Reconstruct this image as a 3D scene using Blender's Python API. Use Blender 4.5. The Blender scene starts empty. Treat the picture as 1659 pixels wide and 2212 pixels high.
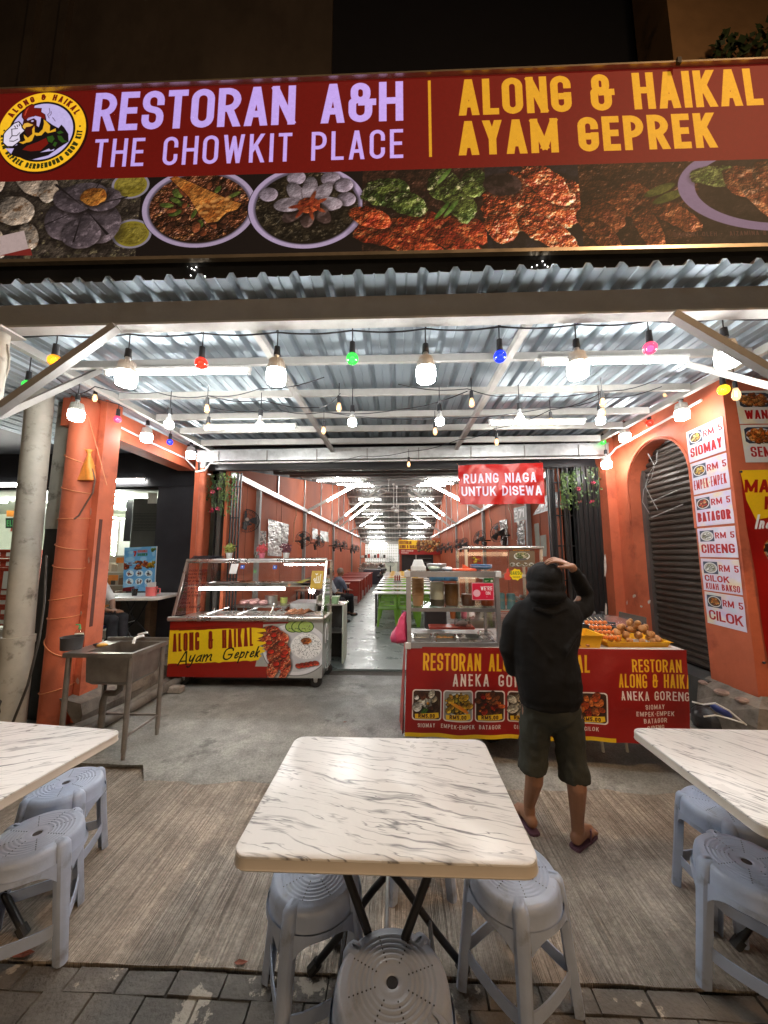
import bpy, bmesh, math, random
import numpy as np
from mathutils import Vector, Matrix, noise
C = bpy.context.scene.collection
sc = bpy.context.scene
PI = math.pi
random.seed(7)

# ---------------------------------------------------------------- camera
FP = 778.0
TH = math.atan(94/FP); PS = math.atan(28.5/FP*math.cos(TH))
cam_d = bpy.data.cameras.new('camera'); cam = bpy.data.objects.new('camera', cam_d); C.objects.link(cam)
cam.location = (0, 0, 1.62); cam.rotation_euler = (PI/2+TH, 0, PS)
cam_d.sensor_fit = 'HORIZONTAL'; cam_d.sensor_width = 36; cam_d.lens = 36*FP/1659
cam_d.clip_start = 0.05; cam_d.clip_end = 300
sc.camera = cam
# ---------------------------------------------------------------- night sky
w = bpy.data.worlds.new('World'); sc.world = w; w.use_nodes = True
wn = w.node_tree.nodes; wl = w.node_tree.links
bgn = wn['Background']
sky = wn.new('ShaderNodeTexSky'); sky.sky_type = 'NISHITA'; sky.sun_disc = False
sky.sun_elevation = math.radians(-6); sky.sun_rotation = math.radians(200)
wl.new(sky.outputs[0], bgn.inputs[0]); bgn.inputs[1].default_value = 0.05
sc.view_settings.view_transform = 'Standard'; sc.view_settings.look = 'None'
sc.view_settings.gamma = 1; sc.view_settings.exposure = 0.55; sc.view_settings.use_curve_mapping = False
sc.render.engine = 'CYCLES'; sc.cycles.use_denoising = True; sc.cycles.max_bounces = 7
sc.cycles.diffuse_bounces = 3; sc.cycles.glossy_bounces = 3; sc.cycles.transmission_bounces = 6; sc.cycles.transparent_max_bounces = 12
sc.cycles.caustics_reflective = False; sc.cycles.caustics_refractive = False
sc.cycles.sample_clamp_indirect = 4.0
# the sodium street lamp across the road that lights the front tables and the signboard
sl = bpy.data.lights.new('street_lamp_light', 'AREA'); sl.energy = 165; sl.color = (1.0, 0.62, 0.33); sl.size = 0.5
slo = bpy.data.objects.new('street_lamp_light', sl); C.objects.link(slo)
slo.location = (4.6, -1.4, 7.2)
slo.rotation_euler = (Vector((0.6, 2.6, 2.2))-Vector(slo.location)).to_track_quat('-Z', 'Y').to_euler()

# unseen warm fill lamps, added behind the camera to brighten the front
for nm_, loc_, e_, c_ in (('front_fill_light', (-2.5, -7, 2.3), 80, (1.0, .74, .50)), ('front_fill_light', (4.0, -7.5, 2.6), 70, (1.0, .66, .38))):
    ol = bpy.data.lights.new(nm_, 'AREA'); ol.energy = e_; ol.color = c_; ol.shape = 'RECTANGLE'; ol.size = 3.5; ol.size_y = 2.0
    oo = bpy.data.objects.new(nm_, ol); C.objects.link(oo); oo.location = loc_; oo.rotation_euler = (PI/2, 0, 0)

# ---------------------------------------------------------------- helpers
_R = Vector((math.cos(PS), math.sin(PS), 0))
_F = Vector((-math.sin(PS)*math.cos(TH), math.cos(PS)*math.cos(TH), math.sin(TH)))
_U = Vector((math.sin(PS)*math.sin(TH), -math.cos(PS)*math.sin(TH), math.cos(TH)))
def P(u, v, Y=None, Z=None, X=None):
    "where the sight line of a point of the photograph meets a plane of the place (survey helper)"
    d = _F + _R*((u-829.5)/FP) + _U*((1106-v)/FP)
    t = Y/d.y if Y is not None else ((Z-1.62)/d.z if Z is not None else X/d.x)
    return Vector((0, 0, 1.62)) + d*t

class MB:
    def __init__(s): s.v = []; s.f = []; s.uv = None
    def add(s, vs, fs):
        n = len(s.v); s.v += [tuple(x) for x in vs]; s.f += [tuple(i+n for i in f) for f in fs]; return s
    def box(s, x0, x1, y0, y1, z0, z1, M=None):
        vs = [Vector(p) for p in ((x0,y0,z0),(x1,y0,z0),(x1,y1,z0),(x0,y1,z0),(x0,y0,z1),(x1,y0,z1),(x1,y1,z1),(x0,y1,z1))]
        if M is not None: vs = [M @ v for v in vs]
        return s.add(vs, [(3,2,1,0),(4,5,6,7),(0,1,5,4),(1,2,6,5),(2,3,7,6),(3,0,4,7)])
    def bbox(s, x0, x1, y0, y1, z0, z1, b=0.006, M=None):
        "box with chamfered vertical and top edges (rounded look)"
        b = min(b, (x1-x0)*.45, (y1-y0)*.45, (z1-z0)*.45)
        def ring(i, z): return [(x0+i+b,y0+i,z),(x1-i-b,y0+i,z),(x1-i,y0+i+b,z),(x1-i,y1-i-b,z),(x1-i-b,y1-i,z),(x0+i+b,y1-i,z),(x0+i,y1-i-b,z),(x0+i,y0+i+b,z)]
        rs = [ring(b,z0), ring(0,z0+b), ring(0,z1-b), ring(b,z1)]
        vs = [Vector(p) for r in rs for p in r]
        if M is not None: vs = [M @ v for v in vs]
        fs = [tuple(range(7,-1,-1)), tuple(range(24,32))]
        for k in range(3):
            for i in range(8): fs.append((k*8+i, k*8+(i+1)%8, k*8+8+(i+1)%8, k*8+8+i))
        return s.add(vs, fs)
    def bar(s, a, b, w, h=None, up=(0,0,1)):
        a = Vector(a); b = Vector(b); h = h or w
        d = (b-a).normalized(); u = Vector(up)
        if abs(d.dot(u)) > .98: u = Vector((0,1,0))
        r = d.cross(u).normalized(); u = r.cross(d).normalized()
        vs = [p + r*(sx*w/2) + u*(sz*h/2) for p in (a,b) for sx,sz in ((-1,-1),(1,-1),(1,1),(-1,1))]
        return s.add(vs, [(0,1,2,3),(7,6,5,4),(0,4,5,1),(1,5,6,2),(2,6,7,3),(3,7,4,0)])
    def tube(s, pts, r, n=8, cap=True, closed=False):
        pts = [Vector(p) for p in pts]; rr = r if isinstance(r, (list, tuple)) else [r]*len(pts)
        base = len(s.v); m = len(pts); prev = None
        for i, p in enumerate(pts):
            d = (pts[(i+1) % m]-pts[i-1]) if closed else (pts[min(i+1, m-1)]-pts[max(i-1, 0)])
            if d.length < 1e-9: d = Vector((0,0,1))
            d.normalize()
            if prev is None:
                prev = d.cross(Vector((0,0,1)))
                if prev.length < .1: prev = d.cross(Vector((0,1,0)))
            prev = (prev - d*prev.dot(d)).normalized(); q = d.cross(prev)
            for k in range(n):
                a = 2*PI*k/n; s.v.append(tuple(p + (prev*math.cos(a)+q*math.sin(a))*rr[i]))
        for i in range(m if closed else m-1):
            for k in range(n):
                a, b2 = base+i*n, base+((i+1) % m)*n
                s.f.append((a+k, a+(k+1)%n, b2+(k+1)%n, b2+k))
        if cap and not closed:
            s.f.append(tuple(base+k for k in range(n-1,-1,-1))); s.f.append(tuple(base+(m-1)*n+k for k in range(n)))
        return s
    def lathe(s, prof, n=16, c=(0,0,0), M=None, sx=1, sy=1):
        base = len(s.v); c = Vector(c)
        for r, z in prof:
            for k in range(n):
                a = 2*PI*k/n; p = Vector((r*math.cos(a)*sx, r*math.sin(a)*sy, z))
                if M is not None: p = M @ p
                s.v.append(tuple(p+c))
        for i in range(len(prof)-1):
            for k in range(n):
                a, b = base+i*n, base+(i+1)*n
                s.f.append((a+k, a+(k+1)%n, b+(k+1)%n, b+k))
        if prof[0][0] > 1e-6: s.f.append(tuple(base+k for k in range(n-1,-1,-1)))
        if prof[-1][0] > 1e-6: s.f.append(tuple(base+(len(prof)-1)*n+k for k in range(n)))
        return s
    def prism(s, poly, a, b):
        "poly: 3-D points of one face; extruded from offset a to offset b (vectors)"
        a = Vector(a); b = Vector(b); n = len(poly)
        vs = [Vector(p)+a for p in poly]+[Vector(p)+b for p in poly]
        fs = [tuple(range(n-1,-1,-1)), tuple(range(n, 2*n))]+[(i,(i+1)%n,n+(i+1)%n,n+i) for i in range(n)]
        return s.add(vs, fs)
    def ball(s, c, r, n=8, m=5, M=None):
        prof = [(max(1e-7, r*math.sin(PI*i/m)), -r*math.cos(PI*i/m)) for i in range(m+1)]
        return s.lathe(prof, n, c, M)
    def grid(s, a, b, c, d, nu, nv, fn=None, uv=(0,0,1,1)):
        "a bottom-left, b bottom-right, c top-right, d top-left"
        a,b,c,d = map(Vector, (a,b,c,d)); base = len(s.v); nrm = (b-a).cross(d-a).normalized()
        if s.uv is None: s.uv = {}
        for j in range(nv+1):
            for i in range(nu+1):
                u, v = i/nu, j/nv
                p = (a*(1-u)+b*u)*(1-v)+(d*(1-u)+c*u)*v
                if fn: p = p + nrm*fn(u, v)
                s.v.append(tuple(p)); s.uv[len(s.v)-1] = (uv[0]+(uv[2]-uv[0])*u, uv[1]+(uv[3]-uv[1])*v)
        for j in range(nv):
            for i in range(nu):
                q = base+j*(nu+1)+i; s.f.append((q, q+1, q+nu+2, q+nu+1))
        return s

WORLD = {}
def link(o): C.objects.link(o); return o
def thing(name, label, cat, loc=(0,0,0), rotz=0, group=None, world=False):
    o = bpy.data.objects.new(name, None); link(o); o.empty_display_size = .1
    o.location = loc; o.rotation_euler = (0,0,rotz); o['label'] = label; o['category'] = cat
    if group: o['group'] = group
    if world: WORLD[o.name] = Vector(loc)
    return o
def root_off(p):
    while p is not None:
        if p.name in WORLD: return WORLD[p.name]
        p = p.parent
    return None
def obj(name, mb, m, parent=None, smooth=False, label=None):
    me = bpy.data.meshes.new(name)
    vs = mb.v; off = root_off(parent) if parent is not None else None
    if off is not None: vs = [(v[0]-off.x, v[1]-off.y, v[2]-off.z) for v in vs]
    me.from_pydata(vs, [], mb.f); me.update()
    if mb.uv is not None:
        l = me.uv_layers.new(name='UVMap'); a = np.zeros(len(me.loops)*2, dtype=np.float32)
        vi = np.zeros(len(me.loops), dtype=np.int32); me.loops.foreach_get('vertex_index', vi)
        t = np.zeros((len(vs), 2), dtype=np.float32)
        for k, q in mb.uv.items(): t[k] = q
        a = t[vi].ravel(); l.data.foreach_set('uv', a)
    if m is not None: me.materials.append(m)
    if smooth:
        me.polygons.foreach_set('use_smooth', [True]*len(me.polygons))
        if smooth is not True:
            try: me.set_sharp_from_angle(angle=math.radians(smooth))
            except Exception: pass
    o = bpy.data.objects.new(name, me); link(o)
    if parent is not None: o.parent = parent
    if label: o['label'] = label
    return o
def tag(o, label, cat, group=None):
    o['label'] = label; o['category'] = cat
    if group: o['group'] = group
    return o
def struct(name, mb, m, smooth=False, kind='structure', label=None):
    o = obj(name, mb, m, None, smooth); o['kind'] = kind
    if label: o['label'] = label
    return o
def stuff(o): o['kind'] = 'stuff'; return o
def dup(root, loc, rotz=0, label=None, group=None, scale=None, rot=None):
    r = root.copy(); link(r); r.location = loc
    r.rotation_euler = rot if rot is not None else (0,0,rotz)
    if scale: r.scale = scale
    if label: r['label'] = label
    if group: r['group'] = group
    for ch in list(root.children):
        c = ch.copy(); link(c); c.parent = r
        for g in list(ch.children):
            d = g.copy(); link(d); d.parent = c
    return r

# ---------------------------------------------------------------- materials
MATS = {}
def mat(name, col, rough=.5, metal=0, var=.12, scale=6, bump=0, bscale=60, emit=None, alpha=None, trans=0, coat=0, rv=.1, spec=None, dirt=None, stretch=(1,1,1), obj_space=True):
    if name in MATS: return MATS[name]
    m = bpy.data.materials.new(name); m.use_nodes = True; MATS[name] = m
    nt = m.node_tree; n = nt.nodes; l = nt.links; b = n['Principled BSDF']
    b.inputs['Roughness'].default_value = rough; b.inputs['Metallic'].default_value = metal
    b.inputs['Coat Weight'].default_value = coat; b.inputs['Transmission Weight'].default_value = trans
    if spec is not None: b.inputs['Specular IOR Level'].default_value = spec
    tc = n.new('ShaderNodeTexCoord'); mp = n.new('ShaderNodeMapping'); mp.inputs['Scale'].default_value = stretch
    l.new(tc.outputs['Object'] if obj_space else n.new('ShaderNodeNewGeometry').outputs['Position'], mp.inputs[0])
    nz = n.new('ShaderNodeTexNoise'); nz.inputs['Scale'].default_value = scale; nz.inputs['Detail'].default_value = 6; nz.inputs['Roughness'].default_value = .6
    l.new(mp.outputs[0], nz.inputs['Vector'])
    cr = n.new('ShaderNodeValToRGB'); cr.color_ramp.elements[0].position = .3; cr.color_ramp.elements[1].position = .7
    c0 = [max(0, c*(1-var)) for c in col]; c1 = [min(1, c*(1+var)) for c in col]
    cr.color_ramp.elements[0].color = (*c0, 1); cr.color_ramp.elements[1].color = (*c1, 1)
    l.new(nz.outputs['Fac'], cr.inputs[0]); out = cr.outputs[0]
    if dirt:
        dcol, lo, hi, dsc = dirt
        n2 = n.new('ShaderNodeTexNoise'); n2.inputs['Scale'].default_value = dsc; n2.inputs['Detail'].default_value = 8; n2.inputs['Roughness'].default_value = .65
        l.new(mp.outputs[0], n2.inputs['Vector'])
        r2 = n.new('ShaderNodeMapRange'); r2.inputs[1].default_value = lo; r2.inputs[2].default_value = hi; l.new(n2.outputs['Fac'], r2.inputs[0])
        mx = n.new('ShaderNodeMix'); mx.data_type = 'RGBA'; l.new(r2.outputs[0], mx.inputs[0]); l.new(out, mx.inputs[6]); mx.inputs[7].default_value = (*dcol, 1)
        out = mx.outputs[2]
    l.new(out, b.inputs['Base Color'])
    if rv:
        rr = n.new('ShaderNodeMapRange'); rr.inputs[3].default_value = max(.02, rough-rv); rr.inputs[4].default_value = min(1, rough+rv)
        l.new(nz.outputs['Fac'], rr.inputs[0]); l.new(rr.outputs[0], b.inputs['Roughness'])
    if bump:
        n3 = n.new('ShaderNodeTexNoise'); n3.inputs['Scale'].default_value = bscale; n3.inputs['Detail'].default_value = 5
        l.new(mp.outputs[0], n3.inputs['Vector'])
        bp = n.new('ShaderNodeBump'); bp.inputs['Strength'].default_value = bump; bp.inputs['Distance'].default_value = .01
        l.new(n3.outputs['Fac'], bp.inputs['Height']); l.new(bp.outputs[0], b.inputs['Normal'])
    if emit:
        b.inputs['Emission Color'].default_value = (*emit[0], 1); b.inputs['Emission Strength'].default_value = emit[1]
    if alpha is not None: b.inputs['Alpha'].default_value = alpha
    return m
def glass(name, tint=(1,1,1), refl=.12, mixv=None):
    "thin clear pane: mostly transparent with a glossy reflection"
    if name in MATS: return MATS[name]
    m = bpy.data.materials.new(name); m.use_nodes = True; MATS[name] = m
    nt = m.node_tree; n = nt.nodes; l = nt.links; n.remove(n['Principled BSDF'])
    t = n.new('ShaderNodeBsdfTransparent'); t.inputs[0].default_value = (*tint, 1)
    g = n.new('ShaderNodeBsdfGlossy'); g.inputs['Roughness'].default_value = .03
    fr = n.new('ShaderNodeLayerWeight'); pw = n.new('ShaderNodeMath'); pw.operation = 'POWER'; pw.inputs[1].default_value = 4; l.new(fr.outputs['Facing'], pw.inputs[0])
    ad = n.new('ShaderNodeMath'); ad.operation = 'MULTIPLY_ADD'; ad.inputs[1].default_value = .6; ad.inputs[2].default_value = refl*.45
    l.new(pw.outputs[0], ad.inputs[0])
    mx = n.new('ShaderNodeMixShader'); l.new(ad.outputs[0], mx.inputs[0]); l.new(t.outputs[0], mx.inputs[1]); l.new(g.outputs[0], mx.inputs[2])
    l.new(mx.outputs[0], n['Material Output'].inputs[0])
    return m
def emitter(name, col, s):
    if name in MATS: return MATS[name]
    m = bpy.data.materials.new(name); m.use_nodes = True; MATS[name] = m
    b = m.node_tree.nodes['Principled BSDF']; b.inputs['Base Color'].default_value = (.8,.8,.8,1)
    b.inputs['Emission Color'].default_value = (*col, 1); b.inputs['Emission Strength'].default_value = s
    return m

ORANGE = (.54, .130, .060)
M_orange = mat('orange_plaster', ORANGE, .6, var=.14, scale=3, bump=.8, bscale=7, dirt=((.27,.055,.028), .54, .74, 2.6))
M_orange_board = mat('orange_board', (.46, .125, .060), .75, spec=.2, var=.15, scale=1.6, bump=.15, bscale=5, dirt=((.22,.055,.03), .6, .8, 1.2), stretch=(1,1,.35))
M_white_steel = mat('white_painted_steel', (.50,.49,.46), .5, var=.1, scale=9, bump=.1, dirt=((.28,.22,.16), .66, .8, 7))
M_grey_steel = mat('grey_painted_steel', (.30,.30,.29), .5, var=.12, scale=8, bump=.12, dirt=((.16,.12,.09), .64, .8, 6))
M_zinc = mat('zinc_sheet', (.36,.43,.48), .48, metal=.55, var=.1, scale=2, rv=.08, bump=.12, bscale=3, stretch=(1,.25,1))
M_galv = mat('galvanised_steel', (.60,.62,.63), .38, metal=.75, var=.15, scale=12, rv=.12, bump=.1, bscale=20)
M_steel = mat('stainless_steel', (.58,.565,.54), .28, metal=.95, var=.06, scale=5, rv=.06)
M_sink = mat('dull_stainless_steel', (.34,.31,.28), .38, metal=.85, var=.2, scale=9, rv=.12, bump=.06, bscale=30)
M_black = mat('black_paint', (.018,.018,.022), .45, var=.3, scale=4, bump=.15, bscale=12)
M_blackwall = mat('black_plaster', (.022,.022,.027), .5, var=.25, scale=3, bump=.35, bscale=9, dirt=((.75,.75,.75), .73, .745, 4.5))
M_blackmetal = mat('black_metal', (.02,.02,.021), .38, metal=.2, var=.2, scale=9)
M_dark = mat('dark_board', (.05,.045,.04), .6, var=.3, scale=5)
M_rubber = mat('black_rubber', (.022,.021,.02), .7, var=.25, scale=20, bump=.1)
M_white = mat('white_plastic', (.78,.78,.76), .35, var=.05, scale=20)
M_cream = mat('cream_wall', (.62,.66,.56), .6, var=.05, scale=3)
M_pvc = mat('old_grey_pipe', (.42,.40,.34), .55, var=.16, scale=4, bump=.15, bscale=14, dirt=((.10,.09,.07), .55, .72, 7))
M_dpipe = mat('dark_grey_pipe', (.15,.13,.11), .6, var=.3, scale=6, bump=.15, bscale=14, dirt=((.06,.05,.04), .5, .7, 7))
M_wood = mat('brown_wood', (.13,.075,.04), .55, var=.3, scale=6, stretch=(1,6,6))
M_clear = glass('clear_glass')
M_shop = glass('shop_glass', (.96,.97,.96), .06)
M_tube = emitter('white_tube_light', (1, .985, .93), 42)
M_tubeh = emitter('hall_tube_glow', (1, .99, .95), 62)
M_led = emitter('white_led_glow', (1, .985, .96), 95)
# ---------------------------------------------------------------- print painter (numpy), for flat printed surfaces only
GL = {
'A':(.95,[([(0,-.1),(.5,1.12),(1,-.1)],0),([(.2,.26),(.8,.26)],0)]),
'B':(.92,[([(0,0),(0,1)],0),([(0,1),(.93,1),(.93,.53),(0,.53)],1),([(0,.53),(1,.53),(1,0),(0,0)],1)]),
'C':(.9,[([(1,.7),(1,1),(0,1),(0,0),(1,0),(1,.3)],1)]),
'D':(.93,[([(0,0),(0,1)],0),([(0,1),(1,1),(1,0),(0,0)],1)]),
'E':(.78,[([(0,0),(0,1)],0),([(0,1),(1,1)],0),([(0,.51),(.88,.51)],0),([(0,0),(1,0)],0)]),
'F':(.76,[([(0,0),(0,1)],0),([(0,1),(1,1)],0),([(0,.5),(.85,.5)],0)]),
'G':(.93,[([(1,.78),(1,1),(0,1),(0,0),(1,0),(1,.44)],1),([(.58,.42),(1,.42)],0)]),
'H':(.95,[([(0,0),(0,1)],0),([(1,0),(1,1)],0),([(0,.52),(1,.52)],0)]),
'I':(.0,[([(0,0),(0,1)],0)]),
'J':(.7,[([(1,1),(1,0),(0,0),(0,.3)],1)]),
'K':(.93,[([(0,0),(0,1)],0),([(1.02,1.1),(.08,.4)],0),([(.38,.62),(1.04,-.1)],0)]),
'L':(.74,[([(0,0),(0,1)],0),([(0,0),(1,0)],0)]),
'M':(1.25,[([(0,0),(0,1)],0),([(0,1),(.5,.12)],0),([(.5,.12),(1,1)],0),([(1,1),(1,0)],0)]),
'N':(.95,[([(0,0),(0,1)],0),([(0,1),(1,0)],0),([(1,0),(1,1)],0)]),
'O':(.95,[([(.5,1),(1,1),(1,0),(0,0),(0,1),(.5,1)],1)]),
'P':(.9,[([(0,0),(0,1)],0),([(0,1),(1,1),(1,.44),(0,.44)],1)]),
'Q':(.95,[([(.5,1),(1,1),(1,0),(0,0),(0,1),(.5,1)],1),([(.6,.3),(1,0)],0)]),
'R':(.93,[([(0,0),(0,1)],0),([(0,1),(1,1),(1,.46),(0,.46)],1),([(.5,.46),(1.02,-.1)],0)]),
'S':(.9,[([(1,.74),(1,1),(0,1),(0,.52),(1,.5),(1,0),(0,0),(0,.26)],1)]),
'T':(.82,[([(.5,0),(.5,1)],0),([(0,1),(1,1)],0)]),
'U':(.93,[([(0,1),(0,0),(1,0),(1,1)],1)]),
'V':(.9,[([(0,1.1),(.5,-.1),(1,1.1)],0)]),
'W':(1.3,[([(0,1.1),(.25,-.05),(.5,.95),(.75,-.05),(1,1.1)],0)]),
'X':(.9,[([(0,-.1),(1,1.1)],0),([(0,1.1),(1,-.1)],0)]),
'Y':(.9,[([(0,1.1),(.5,.45),(1,1.1)],0),([(.5,.5),(.5,0)],0)]),
'Z':(.85,[([(0,1),(1,1),(0,0),(1,0)],0)]),
'&':(1.05,[([(.4,1),(.75,1),(.75,.56),(.1,.56),(.1,1),(.4,1)],1),([(.1,.54),(0,.54),(0,0),(.85,0),(.85,.5)],1),([(.5,.5),(1.05,.5)],0)]),
'0':(.8,[([(.5,1),(1,1),(1,0),(0,0),(0,1),(.5,1)],1)]),
'1':(.3,[([(0,.8),(1,1),(1,0)],0)]),
'2':(.8,[([(0,.75),(0,1),(1,1),(1,.55),(0,.3),(0,0),(1,0)],1)]),
'3':(.8,[([(0,1),(1,1),(1,.52),(.4,.52)],1),([(.4,.52),(1,.52),(1,0),(0,0)],1)]),
'5':(.8,[([(1,1),(0,1),(0,.58)],0),([(0,.58),(1,.62),(1,0),(0,0),(0,.22)],1)]),
'7':(.8,[([(0,1),(1,1)],0),([(1,1),(.35,-.1)],0)]),
'.':(.0,[([(0,0),(0,.02)],0)]),
'-':(.45,[([(0,.48),(1,.48)],0)]),
"'":(.0,[([(0,.8),(0,1)],0)]),
'*':(.0,[([(0,.48),(0,.52)],0)]),
'a':(.7,[([(.95,.55),(.3,.6),(0,.1),(.3,0),(.8,.15),(.95,.6)],1),([(.95,.6),(.9,.05),(1.1,0)],1)]),
'd':(.7,[([(.9,.5),(.2,.6),(0,.1),(.4,0),(.85,.2)],1),([(1,1.05),(.9,.05),(1.1,0)],1)]),
'e':(.6,[([(.1,.3),(1,.4),(.8,.65),(.2,.6),(0,.1),(.5,0),(1,.15)],1)]),
'i':(.15,[([(.5,.55),(.4,.05),(.9,0)],1),([(.6,.8),(.6,.82)],0)]),
'k':(.6,[([(.2,1.1),(0,0)],0),([(.9,.6),(.15,.28),(.9,0)],1)]),
'm':(1.1,[([(0,.6),(0,0)],0),([(0,.3),(.3,.65),(.45,.5),(.42,0)],1),([(.45,.3),(.8,.65),(.92,.5),(.85,.03),(1.1,0)],1)]),
'n':(.7,[([(0,.6),(0,0)],0),([(0,.3),(.5,.65),(.9,.5),(.85,.03),(1.1,0)],1)]),
'o':(.6,[([(.5,.6),(1,.6),(1,0),(0,0),(0,.6),(.5,.6)],1)]),
'p':(.7,[([(.1,.65),(-.1,-.5)],0),([(.1,.4),(.5,.7),(1,.5),(.8,0),(.1,.05)],1)]),
'r':(.5,[([(.1,.65),(0,0)],0),([(.05,.3),(.4,.65),(.95,.55)],1)]),
'y':(.7,[([(.1,.6),(.1,.15),(.5,.05),(.9,.5)],1),([(.95,.65),(.75,-.3),(.3,-.55),(0,-.4)],1)]),
}
def fillet(pts, R):
    if len(pts) < 3: return pts
    out = [pts[0]]; closed = pts[0] == pts[-1]
    for i in range(1, len(pts)-1):
        a, b, c = (np.array(p, float) for p in (pts[i-1], pts[i], pts[i+1]))
        la, lc = np.linalg.norm(a-b), np.linalg.norm(c-b)
        fa = .5 if i > 1 else 1; fc = .5 if i < len(pts)-2 else 1
        r = min(R, la*fa, lc*fc)
        if r < 1e-6: out.append(tuple(b)); continue
        p0 = b+(a-b)/la*r; p2 = b+(c-b)/lc*r
        for k in range(6):
            t = k/5; q = p0*(1-t)**2 + b*(2*t*(1-t)*.8+0) + p2*t*t + (p0+p2)*.5*(2*t*(1-t)*.2)
            out.append(tuple(q))
    out.append(pts[-1]); return out
_FB = None
def fbm():
    global _FB
    if _FB is None:
        rs = np.random.RandomState(11); N = 1024; f = np.zeros((N, N), np.float32); amp = 1.0; tot = 0
        for c in (16, 32, 64, 128, 256, 512):
            g = rs.rand(c, c).astype(np.float32); g = np.concatenate([g, g[:1]], 0); g = np.concatenate([g, g[:, :1]], 1)
            t = np.arange(N)*c/N; i = t.astype(int); fr = (t-i).astype(np.float32); fr = fr*fr*(3-2*fr)
            r = g[i]*(1-fr)[:, None]+g[i+1]*fr[:, None]; r = r[:, i]*(1-fr)[None]+r[:, i+1]*fr[None]; f += r*amp; tot += amp; amp *= .62
        _FB = f/tot
    return _FB
class CV:
    def __init__(s, w, h, col=(.5,.5,.5)):
        s.w, s.h = w, h; s.a = np.ones((h, w, 3), np.float32)*np.array(col, np.float32)
    def win(s, x0, y0, x1, y1):
        x0 = max(0, int(math.floor(x0))); y0 = max(0, int(math.floor(y0))); x1 = min(s.w, int(math.ceil(x1))+1); y1 = min(s.h, int(math.ceil(y1))+1)
        if x1 <= x0 or y1 <= y0: return None
        yy, xx = np.mgrid[y0:y1, x0:x1].astype(np.float32); return x0, y0, x1, y1, xx+.5, yy+.5
    def put(s, W, m, col):
        x0, y0, x1, y1 = W[:4]; m = np.clip(m, 0, 1)[..., None]
        s.a[y0:y1, x0:x1] = s.a[y0:y1, x0:x1]*(1-m) + np.asarray(col, np.float32)*m
    def rect(s, x0, y0, x1, y1, col, r=0, op=1):
        W = s.win(x0-1, y0-1, x1+1, y1+1)
        if not W: return
        cx, cy = (x0+x1)/2, (y0+y1)/2; dx = abs(W[4]-cx)-(x1-x0)/2+r; dy = abs(W[5]-cy)-(y1-y0)/2+r
        sd = np.hypot(np.maximum(dx,0), np.maximum(dy,0))+np.minimum(np.maximum(dx,dy),0)-r
        s.put(W, (.5-sd)*op if op == 1 else np.clip(.5-sd,0,1)*op, col)
    def ell(s, cx, cy, rx, ry, col, ang=0, op=1, soft=1, ring=None):
        R = max(rx, ry)+soft+2; W = s.win(cx-R, cy-R, cx+R, cy+R)
        if not W: return
        X, Y = W[4]-cx, W[5]-cy; ca, sa = math.cos(ang), math.sin(ang)
        u, v = X*ca+Y*sa, -X*sa+Y*ca; q = np.hypot(u/rx, v/ry); sd = (q-1)*min(rx, ry)
        if ring: sd = abs(sd+ring/2)-ring/2
        s.put(W, np.clip(.5-sd/soft, 0, 1)*op, col)
    def poly(s, pts, col, op=1):
        xs = [p[0] for p in pts]; ys = [p[1] for p in pts]; W = s.win(min(xs)-1, min(ys)-1, max(xs)+1, max(ys)+1)
        if not W: return
        X, Y = W[4], W[5]; ins = np.zeros(X.shape, bool); d = np.full(X.shape, 1e9, np.float32); n = len(pts)
        for i in range(n):
            ax, ay = pts[i]; bx, by = pts[(i+1)%n]; ex, ey = bx-ax, by-ay; L = ex*ex+ey*ey+1e-9
            t = np.clip(((X-ax)*ex+(Y-ay)*ey)/L, 0, 1); d = np.minimum(d, np.hypot(X-ax-t*ex, Y-ay-t*ey))
            c = (ay > Y) != (by > Y); ins ^= c & (X < (bx-ax)*(Y-ay)/((by-ay) if abs(by-ay) > 1e-9 else 1e-9)+ax)
        s.put(W, np.clip(.5+np.where(ins, d, -d), 0, 1)*op, col)
    def glyph(s, ch, x, y, h, wf, t, col, ang=0, slant=0, rad=.5, op=1, jit=0):
        "x,y = baseline left in px; returns advance"
        wd, strokes = GL[ch]; w = wd*wf*h
        tw = w if w > t else t
        ix0, ix1 = t/2, max(t/2, tw-t/2)
        ca, sa = math.cos(ang), math.sin(ang); R = h*1.7+tw
        W = s.win(x-R, y-R, x+R, y+R) if ang else s.win(x-h*.3-abs(slant)*h*.5, y-h*1.15, x+tw+h*.3+abs(slant)*h*1.2, y+h*.65)
        if not W: return tw
        X, Y = W[4]-x, W[5]-y
        lx = X*ca+Y*sa; ly = -(-X*sa+Y*ca)
        lx = lx - slant*ly
        m = np.zeros(X.shape, np.float32)
        for pts, rd in strokes:
            q = [(ix0+(ix1-ix0)*px, t/2+(h-t)*py) for px, py in pts]
            if jit: q = [(a+random.uniform(-jit,jit)*h, b+random.uniform(-jit,jit)*h) for a, b in q]
            if rd: q = fillet(q, rad*max(w, h*.35))
            for i in range(len(q)-1):
                ax, ay = q[i]; bx, by = q[i+1]; L = math.hypot(bx-ax, by-ay)
                if L < 1e-6: continue
                ex, ey = (bx-ax)/L, (by-ay)/L
                al = (lx-ax)*ex+(ly-ay)*ey; pe = abs(-(lx-ax)*ey+(ly-ay)*ex)
                e0 = t/2 if i == 0 else 0; e1 = t/2 if i == len(q)-2 else 0
                sd = np.maximum(np.maximum(-al-e0, al-L-e1), pe-t/2)
                m = np.maximum(m, np.clip(.5-sd, 0, 1))
                if i > 0: m = np.maximum(m, np.clip(.5-(np.hypot(lx-ax, ly-ay)-t/2), 0, 1))
        if ch.isupper() or ch in '&0123457': m = m*np.clip(.5+np.minimum(ly, h-ly), 0, 1)
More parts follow.
